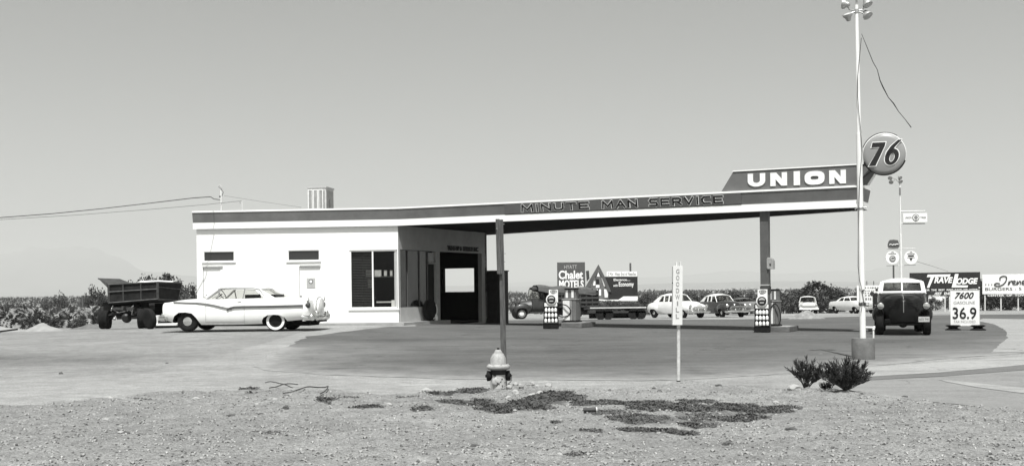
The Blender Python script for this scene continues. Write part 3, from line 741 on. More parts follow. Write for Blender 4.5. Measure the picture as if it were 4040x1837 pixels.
lett = [('U', 2952, 3020), ('N', 3041, 3106), ('I', 3133, 3157), ('O', 3176, 3254), ('N', 3273, 3338)]
for ch, xa, xb in lett:
    yb = 738 - (xa - 2952) * .037; yt = 683 - (xa - 2952) * .042
    ta, z0 = onplane(xa, yb, C_, U2); tb, z1 = onplane(xb, yt, C_, U2); w_, h_ = tb - ta, z1 - z0
    mb = ring_O(w_, h_, .035) if ch == 'O' else poly_text(letter_polys(ch, w_, h_), .035)
    shift(mb, (ta - tm_, -.056, z0 - zl1))
    o = mb.build('letter', WPAINT, us)

# the round 76 sign
c = at(3489, 609, 36.25); yw = -math.atan2(c.x, c.y)
rs = thing('round_sign', 'big round drum sign with slanted black 76 at the end of the canopy', 'round sign', c, yw)
rs.rotation_euler = (0, 0, yw); R_ = .636
mb = MB(); mb.lathe([(R_ * .2, -.165), (R_ * .80, -.15), (R_ * .94, -.12), (R_ * .985, -.08)], (0, 0, 0), 48, rot=Matrix.Rotation(-PI / 2, 3, 'X')); 
mb.build('face', G('sign_face_enamel', .245, .35, amt=.08, scale=2, coat=.4), rs, smooth=True, sharp=50)
mb = MB(); mb.lathe([(R_ * .98, -.085), (R_, -.07), (R_, .16), (R_ * .9, .2)], (0, 0, 0), 48, rot=Matrix.Rotation(-PI / 2, 3, 'X')); mb.build('drum', WPAINT, rs, smooth=True)
mb = MB(); mb.tube([(R_ * 1.045 * math.cos(a), -.03, R_ * 1.045 * math.sin(a)) for a in [math.radians(d) for d in range(55, 165, 5)]], .014, 6); mb.build('neon_tube', STEEL, rs)
mb = MB(); mb.tube([(R_ * 1.0 * math.cos(a), -.10, R_ * 1.0 * math.sin(a)) for a in [math.radians(d) for d in range(200, 342, 5)]], .02, 6); mb.build('lower_rim', BLACK, rs)
def glyph7(off_=0.0):
    w_, h_, sh = .34, .62, .22; o = off_
    P = [(0 - o, h_ * .80 - o * .7), (0 - o * .6, h_ + o), (w_ + o, h_ + o), (w_ + o, h_ * .86), (w_ * .62 + o, 0 - o), (w_ * .10 - o, 0 - o), (w_ * .62 - o * .3, h_ * .80 - o)]
    return [[(x + sh * z, z) for x, z in P]]
mb = MB()
def place76(polys, y, th, dx, dz=-.31):
    m = MB()
    for p in polys: m.prism([(x + dx, z + dz) for x, z in p], 'Y', y, y + th)
    return m
def ringband(cx, cz, rx, rz, irx, irz, icx, icz, sh=.22, n=32):
    m = MB(); vs = []
    for y in (0, .004):
        for (ax, az, bx, bz) in ((cx, cz, rx, rz), (icx, icz, irx, irz)):
            for k in range(n):
                a = 2 * PI * k / n; x = ax + bx * math.cos(a); z = az + bz * math.sin(a); vs.append((x + sh * z, y, z))
    fs = []
    for k in range(n):
        j = (k + 1) % n; fs += [(k, j, n + j, n + k), (2 * n + k, 3 * n + k, 3 * n + j, 2 * n + j), (k, 2 * n + k, 2 * n + j, j), (n + k, n + j, 3 * n + j, 3 * n + k)]
    return m.add(vs, fs)
def six(o=0.0):
    m = ringband(.175, .21, .175 + o, .215 + o, .065 - o * .6, .115 - o * .6, .18, .195)
    tail = [(-.0 - o, .20), (.01 - o, .34 + o * .5), (.09 - o, .50 + o * .5), (.235 - o * .2, .66 + o), (.33 + o * 1.2, .66 + o), (.19 + o, .47 - o), (.135 + o, .36), (.12, .30)]
    m.prism([(x + .22 * z, z) for x, z in tail], 'Y', 0, .004); return m
g = shift(place76(glyph7(.022), 0, .004, -.44), (0, -.171, 0)); g.add(*(lambda q: (q.v, q.f))(shift(six(.022), (-.03, -.171, -.30)))); g.v = [Vector((v.x * 1.13, v.y, v.z * 1.13)) for v in g.v]; g.build('numeral_outline', WPAINT, rs)
g = shift(place76(glyph7(0), 0, .004, -.44), (0, -.180, 0)); g.add(*(lambda q: (q.v, q.f))(shift(six(0), (-.03, -.180, -.30)))); g.v = [Vector((v.x * 1.13, v.y, v.z * 1.13)) for v in g.v]; g.build('numeral', INK, rs)
mb = MB(); mb.tube([(-.35, .1, -.45), (-.75, .35, -.75)], .03, 8); mb.tube([(-.45, .1, -.2), (-.8, .35, -.35)], .03, 8); mb.build('bracket', STEEL, rs)

# rooftop things
def bracket_box(name, px, py, d): return at(px, py, d)
p = at(1266, 823, 46.6); p.z = zl1 - .04
cl = thing('evaporative_cooler', 'white louvred cooler box on the station roof', 'air cooler', p, -.15)
wC, hC, dC = .74, .95, .98
mb = MB(); mb.box((0, 0, hC / 2), (wC, dC, hC - .02)); mb.build('cabinet', G('cooler_enamel', .5, .5, amt=.12), cl, bevel=.01)
mb = MB(); mb.box((0, 0, hC), (wC + .05, dC + .05, .05)); mb.build('cap', GREY40, cl); mb = MB(); mb.box((0, 0, .02), (wC + .05, dC + .05, .05)); mb.build('base', GREY40, cl)
mb = MB()
for k in range(3):
    x = -wC / 2 + .11 + k * .21 - .0
    for a, b, c_, e in ((x - .09, x - .065, .1, hC - .08), (x + .065, x + .09, .1, hC - .08), (x - .065, x + .065, hC - .11, hC - .08), (x - .065, x + .065, .1, .13)): mb.bb((a, -dC / 2 - .02, c_), (b, -dC / 2 - .002, e))
mb.build('louvre_frame', WPAINT, cl)
mb = MB()
for k in range(24): mb.box((0, -dC / 2 - .006, .14 + k * .03), (wC - .1, .010, .018)); mb.box((wC / 2 + .006, 0, .14 + k * .03), (.010, dC - .1, .018))
mb.build('louvres', G('louvre_metal', .36, .6, amt=.2), cl)
mb = MB(); mb.tube([(wC / 2 + .02, -.1, .5), (wC / 2 + .03, -.1, .12), (wC / 2 + .1, -.1, .08), (wC / 2 + .55, -.1, .07), (wC / 2 + .62, -.1, .0)], .008, 5); mb.build('pipe', STEEL, cl)
p = at(1128, 829, 47.0)
o = MB().box((0, 0, .09), (.12, .12, .2)).build('roof_vent', BLACK, loc=(p.x, p.y, zl1 - .06)); tag(o, 'small black square vent on the station roof left of the cooler', 'vent')
p = at(873, 830, 46.6); p.z = zl1 - .03
ms = thing('service_mast', 'white mast with a hooked cable head on the station roof', 'service mast', p)
hm = at(873, 748, 46.6).z - p.z
mb = MB(); mb.tube([(0, 0, 0), (0, 0, hm * .98)], .028, 10); mb.build('pole', POLEW, ms)
mb = MB(); mb.tube([(0, 0, hm * .95), (.02, 0, hm + .06), (-.02, 0, hm + .14), (-.07, 0, hm + .17), (-.1, 0, hm + .11)], .026, 8); mb.build('weatherhead', GREY40, ms, smooth=True)
mb = MB(); mb.tube([(-.09, 0, hm + .1), (.01, -.03, hm + .03), (.09, 0, hm - .1), (.03, 0, hm - .26), (-.05, 0, hm - .27)], .011, 6); mb.box((-.04, 0, hm - .27), (.06, .05, .06)); mb.build('cable_loop', STEEL, ms)
p2 = at(956, 828, 47.4); p2.z = zl1 - .03; h2 = at(956, 792, 47.4).z - p2.z
m2_ = thing('antenna_mast', 'thin white wire mast right of the hooked service mast', 'antenna mast', p2)
mb = MB(); mb.tube([(0, 0, 0), (0, 0, h2)], .014, 8); mb.build('pole', POLEW, m2_)
mb = MB(); mb.tube([(0, 0, h2), (-.06, 0, h2 + .01), (-.1, 0, h2 - .04), (-.07, 0, h2 - .1)], .008, 6); mb.build('hook', STEEL, m2_)
def wire(pts, r, label, name='cable', n=40, sag=0):
    mb = MB(); mb.tube(pts, r, 5); o = mb.build(name, STEEL); return tag(o, label, 'cable')
def swire(px_pts, d0, d1, r, label):
    N = len(px_pts); pts = [at(x, y, d0 + (d1 - d0) * i / (N - 1)) for i, (x, y) in enumerate(px_pts)]
    return wire(pts, r, label)
swire([(-400, 884), (0, 858), (200, 843), (400, 823), (600, 800), (760, 781), (830, 776), (845, 785), (868, 788)], 40, 46.6, .016, 'thick overhead cable running to the hooked roof mast')
swire([(-400, 880), (0, 866), (300, 848), (600, 825), (800, 808), (945, 793)], 40, 47.3, .007, 'thin overhead wire running to the slim roof mast')
swire([(885, 772), (1000, 790), (1100, 805), (1190, 818)], 46.6, 47, .005, 'thin wire from the roof mast towards the black vent')

# dark storage screen beside the bay
pA = ground(1921, 1284)
sc_ = thing('storage_shed', 'tall dark plank lean-to beside the open service bay', 'shed', (pA.x, pA.y + 4.5, gz(pA.x, pA.y + 4)), math.atan2(U2.y, U2.x))
a_, b_ = at(1921, 1066, 51.5), at(1999, 1069, 51.5)
wS = (b_.x - a_.x) * .90; hS = a_.z - gz(-1, 51); sc_.location = (a_.x, 51.4, gz(-1, 51) - .05)
mb = MB()
for k in range(7): mb.bb((wS * k / 7 + .004, 0, 0), (wS * (k + 1) / 7 - .004, .04, hS))
mb.build('front_wall', G('dark_planks', .030, .85, amt=.35, scale=5), sc_)
mb = MB(); mb.bb((wS - .04, .042, 0), (wS, 0.5, hS)); mb.bb((0, .042, 0), (.04, 0.5, hS)); mb.bb((.042, .46, 0), (wS - .042, 0.5, hS)); mb.build('side_walls', BARK, sc_)
mb = MB(); mb.bb((-.03, -.03, hS + .002), (wS + .03, .54, hS + .04)); mb.build('roof', GREY05, sc_)

# ================================================================== VEHICLES
def ring(zb, wb, zm, wm, zt, wt, zc):
    return [(0, zb), (wb * .6, zb), (wb * .95, zb + .01), (wb, zb + .06), (wm, zm * .5 + (zb + .06) * .5), (wm, zm), (wm * .5 + wt * .5 + .012, (zm + zt) / 2 + .03), (wt, zt), (wt * .88, zt + (zc - zt) * .45), (wt * .55, zt + .85 * (zc - zt)), (0, zc)]
def loft(stations, rf=ring):
    mb = MB(); vs = []; N = None
    for s in stations:
        half = rf(*s[1:]); full = [(y, z) for y, z in half] + [(-y, z) for y, z in reversed(half[1:-1])]
        N = len(full); vs += [Vector((s[0], y, z)) for y, z in full]
    fs = []
    for i in range(len(stations) - 1):
        for k in range(N): fs.append((i * N + k, i * N + (k + 1) % N, (i + 1) * N + (k + 1) % N, (i + 1) * N + k))
    fs.append(tuple(range(N))); fs.append(tuple((len(stations) - 1) * N + k for k in range(N - 1, -1, -1)))
    return mb.add(vs, fs)
def resample(st, n):
    """smooth the station table with Catmull-Rom"""
    out = []; m = len(st)
    for i in range(m - 1):
        p0, p1, p2, p3 = st[max(i - 1, 0)], st[i], st[i + 1], st[min(i + 2, m - 1)]
        for j in range(n):
            t = j / n; r = []
            for a, b, c, d in zip(p0, p1, p2, p3):
                r.append(.5 * (2 * b + (c - a) * t + (2 * a - 5 * b + 4 * c - d) * t * t + (3 * b - a - 3 * c + d) * t ** 3))
            if out and r[0] <= out[-1][0] + .004: r[0] = out[-1][0] + .004
            out.append(tuple(r))
    out.append(st[-1]); return out
def cut(o, cutters, dark=True):
    """boolean away the wheel arches, keep the result as the part's own mesh"""
    tmp = []
    for mb in cutters:
        c = bpy.data.objects.new('cutter', mb.mesh('cutter', BLACK)); COL.objects.link(c); c.parent = o.parent
        if len(o.data.materials) < 2: o.data.materials.append(DARKIN)
        c.data.materials.clear(); c.data.materials.append(DARKIN)
        md = o.modifiers.new('b', 'BOOLEAN'); md.material_mode = 'TRANSFER'; md.object = c; md.operation = 'DIFFERENCE'; md.solver = 'EXACT'; tmp.append(c)
    bpy.context.view_layer.update(); dg = bpy.context.evaluated_depsgraph_get()
    me = bpy.data.meshes.new_from_object(o.evaluated_get(dg)); o.modifiers.clear(); o.data = me
    bm = bmesh.new(); bm.from_mesh(me)
    for e in bm.edges:
        if len(e.link_faces) == 2: e.smooth = e.calc_face_angle(0) < math.radians(34)
    for f in bm.faces: f.smooth = True
    bm.to_mesh(me); bm.free()
    for c in tmp: bpy.data.objects.remove(c)
RX = Matrix.Rotation(-PI / 2, 3, 'X')   # lathe axis along +Y
def wheel(parent, x, y, r, wd, side, white=False, cap=CHROME, rimc=BLACK, name='wheel', capr=.42):
    s = side
    t = MB(); t.lathe([(r * .60, -wd * .42), (r * .72, -wd * .52), (r * .90, -wd * .5), (r * .985, -wd * .36), (r, 0), (r * .985, wd * .36), (r * .90, wd * .5), (r * .72, wd * .52), (r * .60, wd * .42)], (x, y, r), 28, rot=RX)
    o = t.build(name, RUBBER, parent, smooth=True, sharp=50)
    m = MB(); m.lathe([(r * .61, -s * wd * .1), (r * .61, s * wd * .44), (r * .52, s * wd * .40), (r * .42, s * wd * .22)], (x, y, r), 24, rot=RX); m.build('rim', rimc, o, smooth=True)
    m = MB(); m.lathe([(r * capr, s * wd * .20), (r * capr, s * wd * .34), (r * capr * .8, s * wd * .46), (r * .1, s * wd * .52)], (x, y, r), 20, rot=RX); m.build('hub_cap', cap, o, smooth=True)
    if white:
        m = MB(); n = 32; vs = []
        for rr, yy in ((r * .625, wd * .505), (r * .865, wd * .545)):
            for k in range(n): a = 2 * PI * k / n; vs.append((x + rr * math.cos(a), y + s * yy, r + rr * math.sin(a)))
        m.add(vs, [(k, (k + 1) % n, n + (k + 1) % n, n + k) for k in range(n)]); m.build('white_wall', WPAINT, o)
    return o
def greenhouse(parent, P, roofm, glassm, pill=None, post=.05, cthick=.22):
    """P: xa,wa (windscreen base), xb,wb (roof front), xc,wc (roof rear), xd,wd (rear base), zb belt, zr roof edge, zc crown, div: side posts x list"""
    xa, wa, xb, wb, xc, wc, xd, wd, zb, zr, zc = [P[k] for k in ('xa', 'wa', 'xb', 'wb', 'xc', 'wc', 'xd', 'wd', 'zb', 'zr', 'zc')]
    zrr = P.get('zrr', zr); pill = pill or roofm
    n = 12; m = 10; mb = MB(); vs = []
    for i in range(n + 1):
        u = i / n; x = xb + (xc - xb) * u; hw = wb + (wc - wb) * u + .03 * math.sin(PI * u)
        ze = zr + (zrr - zr) * u ** 2; crown = (zc - zr) * (math.sin(PI * min(1, .12 + u * .8))) ** .6
        for j in range(m + 1):
            v = -1 + 2 * j / m; bulge = P.get('bow', .08) * (1 - v * v)
            xx = x + (bulge if i == 0 else (-bulge if i == n else bulge * (1 - 2 * u)))
            vs.append(Vector((xx, v * hw, ze + crown * (1 - abs(v) ** 2.6))))
    k0 = len(vs); vs += [p - Vector((0, 0, .035)) for p in vs]
    fs = []
    for i in range(n):
        for j in range(m):
            a = i * (m + 1) + j; fs.append((a, a + 1, a + m + 2, a + m + 1)); fs.append((k0 + a, k0 + a + m + 1, k0 + a + m + 2, k0 + a + 1))
    rim = [j for j in range(m + 1)] + [i * (m + 1) + m for i in range(1, n + 1)] + [n * (m + 1) + j for j in range(m - 1, -1, -1)] + [i * (m + 1) for i in range(n - 1, 0, -1)]
    for a, b in zip(rim, rim[1:] + rim[:1]): fs.append((a, k0 + a, k0 + b, b))
    mb.add(vs, fs); roof = mb.build('roof', roofm, parent, smooth=True, sharp=40)
    # windscreen and rear glass as bowed strips
    def strip(xl, wl, zl, xu, wu, zu, sgn, name):
        q = MB(); c = 8; V = []
        for j in range(c + 1):
            v = -1 + 2 * j / c; b = P.get('bow', .08) * (1 - v * v) * sgn
            V.append(Vector((xl + b * 1.4, v * wl, zl))); V.append(Vector((xu + b, v * wu, zu)))
        q.add(V, [(2 * j, 2 * j + 2, 2 * j + 3, 2 * j + 1) for j in range(c)]); return q.build(name, glassm, parent)
    strip(xa, wa - .02, zb, xb, wb - .02, zr - .01, 1, 'windscreen'); 
    xr0, xr1 = P.get('rg', (xd, xc)); strip(xr0, wd - cthick * .8, zb + P.get('rgz', .0), xr1, wc - cthick * .6, zrr - .01, -1, 'rear_window')
    for s in (1, -1):
        q = MB(); q.tube([(xa, s * wa, zb - .02), (xb, s * wb, zr - .015)], .028, 6); q.build('windscreen_post', pill, parent)
        q = MB(); w0 = P.get('cw', .35)   # rear quarter
        V = [(xd + w0, s * (wd - .0), zb - .03), (xd - .03, s * (wd - .05), zb - .03), (xc - .02, s * (wc - .02), zrr - .0), (xc + P.get('cwt', .25), s * (wc + .01), zrr + .005)]
        q.add([Vector(p) for p in V] + [Vector(p) - Vector((0, s * .04, 0)) for p in V], [(0, 1, 2, 3), (7, 6, 5, 4), (0, 4, 5, 1), (1, 5, 6, 2), (2, 6, 7, 3), (3, 7, 4, 0)])
        V2_ = [(xd - .03, s * (wd - .05), zb - .03), (xd - .05, s * (wd - cthick), zb - .03), (xc - .05, s * (wc - cthick * .8), zrr - .0), (xc - .02, s * (wc - .02), zrr - .0)]
        q.add([Vector(p) for p in V2_] + [Vector(p) + Vector((.05, -s * .0, -.01)) for p in V2_], [(0, 1, 2, 3), (7, 6, 5, 4), (0, 4, 5, 1), (1, 5, 6, 2), (2, 6, 7, 3), (3, 7, 4, 0)])
        q.build('rear_quarter', roofm, parent)
        # side glass
        x0, x1 = xa - .06, xd + w0; u0, u1 = xb - .06, xc + P.get('cwt', .25)
        q = MB(); q.quad((x0, s * wa, zb - .01), (x1, s * wd, zb - .01), (u1, s * wc, zrr), (u0, s * wb, zr)); q.build('side_window', glassm, parent)
        for d in P.get('div', ()):
            t = (x0 - d) / (x0 - x1); yb = s * (wa + (wd - wa) * t + .012); yt = s * (wb + (wc - wb) * t + .012); sl = P.get('lean', 0)
            q = MB(); q.tube([(d, yb, zb - .02), (d + sl, yt, zr + (zrr - zr) * t * t)], post / 2, 5); q.build('door_post', pill, parent)
    return roof
def interior(parent, x0, x1, w, z0, zt, wheelx=None):
    mb = MB()
    for xs in (x0, x1): mb.box((xs, 0, z0 + .1), (.5, w * 1.7, .2)); mb.box((xs - .25, 0, (z0 + zt) / 2), (.14, w * 1.7, zt - z0))
    mb.build('seats', DARKIN, parent)
    if wheelx:
        mb = MB(); c = Vector((wheelx, .35, zt + .03)); R = Matrix.Rotation(math.radians(-60), 3, 'Y')
        mb.tube([c + R @ Vector((.2 * math.cos(a), .2 * math.sin(a), 0)) for a in [2 * PI * k / 20 for k in range(21)]], .013, 5); mb.tube([c, c + Vector((.35, 0, -.25))], .02, 5)
        mb.build('steering_wheel', BLACK, parent)

# ---- two-door hardtop in front of the station (white, dark side trim, outside spare wheel)
TH = math.radians(9.5); rzF = PI - TH
pn = ground(1092, 1306); left = Vector((-math.sin(TH), -math.cos(TH), 0)); fwd = Vector((-math.cos(TH), math.sin(TH), 0))
og = pn - left * .74; og.z = gz(og.x, og.y) + .0
car = thing('white_hardtop_car', 'long white two-door hardtop car with whitewall rear tyre parked along the station front', 'car', og, rzF); car.scale = (1.08, 1.0, 1.0)
BODY = SHWHITE
st = [(-1.09, .50, .66, .74, .76, 1.00, .70, 1.00), (-1.05, .43, .76, .72, .86, 1.06, .79, 1.05), (-.9, .38, .85, .72, .92, 1.09, .84, 1.09), (-.5, .34, .88, .70, .955, 1.10, .88, 1.13), (.2, .26, .90, .66, .965, 1.10, .89, 1.15),
      (.8, .23, .90, .64, .965, 1.10, .90, 1.13), (1.4, .22, .90, .64, .965, 1.09, .90, 1.12), (2.0, .22, .90, .64, .965, 1.08, .90, 1.12), (2.4, .22, .89, .64, .955, 1.075, .885, 1.13), (2.9, .24, .88, .66, .95, 1.05, .86, 1.12), (3.3, .28, .87, .68, .94, 1.02, .84, 1.08),
      (3.55, .34, .85, .70, .92, 1.00, .82, 1.02), (3.70, .40, .80, .74, .90, .985, .80, .97), (3.76, .52, .74, .78, .86, .95, .78, .94)]
body = loft(resample(st, 4)).build('body', BODY, car, smooth=True, sharp=34)
def archpoly(cx, w, top, zb=-.3): return [(cx - w, zb), (cx - w, .36), (cx - w * .84, top - .10), (cx - w * .5, top - .015), (cx, top), (cx + w * .5, top - .015), (cx + w * .84, top - .10), (cx + w * 1.0, .36), (cx + w * 1.0, zb)]
cuts = []
for s in (1, -1):
    m_ = MB(); m_.prism(archpoly(.02, .40, .56), 'Y', s * .52, s * 1.2); cuts.append(m_)
    m_ = MB(); m_.prism([(2.42, -.3), (2.47, .25), (2.60, .48), (2.74, .62), (2.95, .66), (3.18, .65), (3.33, .54), (3.42, .36), (3.43, -.3)], 'Y', s * .52, s * 1.2); cuts.append(m_)
cut(body, cuts)
mb = MB()
for x0, x1, zt_2 in ((-.44, .46, .57), (2.48, 3.40, .66)):
    for s in (1, -1): mb.bb((x0, s * .50, .26), (x1, s * .512, zt_2 + .02)); mb.bb((x0, s * .51, zt_2), (x1, s * .90, zt_2 + .02))
mb.build('wheel_wells', DARKIN, car)
mb = MB(); mb.bb((-1.0, -.5, .17), (3.4, .5, .30)); mb.build('underbody', DARKIN, car)
wheel(car, 0, .76, .345, .19, 1, white=True, cap=BLACK, capr=.5); wheel(car, 0, -.74, .345, .19, -1, white=True)
wheel(car, 2.93, .76, .345, .19, 1, capr=.50); wheel(car, 2.93, -.74, .345, .19, -1)
greenhouse(car, dict(xa=2.30, wa=.80, xb=1.86, wb=.62, xc=.66, wc=.60, xd=.02, wd=.82, zb=1.10, zr=1.45, zrr=1.42, zc=1.545, cw=.30, cwt=.10, bow=.14, div=(1.92, 1.08), lean=.0, rg=(-.10, .58), rgz=.02), BODY, CARGL, GREY20, .04, .16)
mb = MB()
for s in (1, -1): mb.tube([(2.32, s * .81, 1.09), (1.88, s * .635, 1.46), (1.3, s * .655, 1.477), (.8, s * .64, 1.465), (.60, s * .62, 1.42), (.34, s * .78, 1.12)], .016, 5)
mb.build('roof_trim', GREY20, car)
interior(car, 1.30, .50, .62, .75, 1.24, 1.95)
mb = MB()  # sweeping side trim
for s in (1, -1):
    P = [(3.38, .875, 1.012), (3.0, .905, .998), (2.6, .93, .985), (2.3, .955, .955), (2.0, .973, .905), (1.75, .985, .845), (1.50, .987, .79), (1.40, .987, .77)]
    Q = [(1.55, .987, .745), (1.45, .987, .80), (1.30, .987, .838), (1.0, .984, .845), (.3, .982, .848), (-.5, .975, .860), (-.93, .945, .870)]
    for L_, r_ in ((P, .013), (Q, .023)):
        for h in (0, .028): mb.tube([(x, s * (y), z - h) for x, y, z in L_], r_, 5)
mb.build('side_trim', GREY10, car)
mb = MB(); mb.bb((.98, .970, .26), (.988, .972, 1.08)); mb.bb((2.26, .965, .3), (2.268, .967, 1.05)); mb.bb((1.0, .971, .30), (2.26, .974, .312)); mb.build('door_gaps', G('panel_gap', .25, .8), car)
mb = MB(); mb.tube([(1.10, .935, 1.02), (1.22, .95, 1.02)], .014, 6); mb.build('door_handle', CHROME, car)
mb = MB(); mb.bb((1.0, .962, .235), (2.3, .972, .285)); mb.build('rocker_trim', ALU, car)
for s in (1, -1):
    mb = MB(); mb.lathe([(.10, 0), (.12, .02), (.12, .05), (.09, .08), (.03, .095)], (3.66, s * .70, .86), 18, axis='X', rot=Matrix.Rotation(PI / 2, 3, 'Y')); mb.build('headlight', CHROME, car, smooth=True)
    mb = MB(); mb.lathe([(.06, -.10), (.085, -.06), (.10, 0), (.085, .05)], (-1.05, s * .80, .86), 16, rot=Matrix.Rotation(-PI / 2, 3, 'Y')); tl = mb.build('tail_light', GREY05, car, smooth=True)
    mb = MB(); mb.tube([(-1.03, s * .82, .98), (-1.09, s * .83, 1.04), (-1.08, s * .84, 1.13)], .035, 7, r1=.008); mb.build('fin_tip', CHROME, tl)
mb = MB(); mb.tube([(3.60, .94, .44), (3.82, .86, .44), (3.93, .5, .44), (3.96, 0, .44), (3.93, -.5, .44), (3.82, -.86, .44), (3.60, -.94, .44)], .085, 10)
for s in (1, -1): mb.ellip((3.95, s * .38, .50), (.08, .07, .14))
mb.build('front_bumper', CHROME, car, smooth=True)
mb = MB(); mb.bb((3.745, -.62, .60), (3.80, .62, .84)); mb.build('grille', ALU, car, bevel=.01)
mb = MB(); mb.tube([(-.90, .98, .46), (-1.04, .94, .44), (-1.15, .72, .43), (-1.20, .35, .43), (-1.22, 0, .43), (-1.20, -.35, .43), (-1.15, -.72, .43), (-1.04, -.94, .44), (-.90, -.98, .46)], .095, 10)
for s in (1, -1): mb.ellip((-1.24, s * .52, .50), (.08, .08, .19)); mb.ellip((-1.16, s * .80, .46), (.12, .12, .13))
mb.build('rear_bumper', CHROME, car, smooth=True)
mb = MB(); mb.lathe([(.10, -.10), (.26, -.10), (.32, -.07), (.335, 0), (.32, .07), (.22, .10), (.08, .12)], (-1.17, 0, .78), 26, rot=Matrix.Rotation(-PI / 2, 3, 'Y')); kt = mb.build('spare_wheel_case', BODY, car, smooth=True, sharp=60)
mb = MB(); mb.tube([(-1.17, .342 * math.cos(a), .78 + .342 * math.sin(a)) for a in [2 * PI * k / 28 for k in range(29)]], .022, 6); mb.build('case_band', CHROME, kt)
mb = MB(); mb.bb((-1.18, -.8, .28), (-.8, .8, .33)); mb.tube([(-1.15, .55, .31), (-1.35, .56, .29)], .03, 6); mb.build('rear_valance', DARKIN, car)
mb = MB(); mb.tube([(2.62, .25, 1.12), (2.56, .25, 1.20), (2.50, .25, 1.26), (2.47, .25, 1.235)], .014, 5); mb.ellip((2.52, .25, 1.235), (.03, .02, .03)); mb.build('hood_ornament', CHROME, car)
mb = MB(); mb.tube([(2.35, .2, 1.135), (2.2, .0, 1.22)], .007, 4); mb.tube([(2.32, -.35, 1.135), (2.17, -.5, 1.21)], .007, 4); mb.build('wiper', BLACK, car)

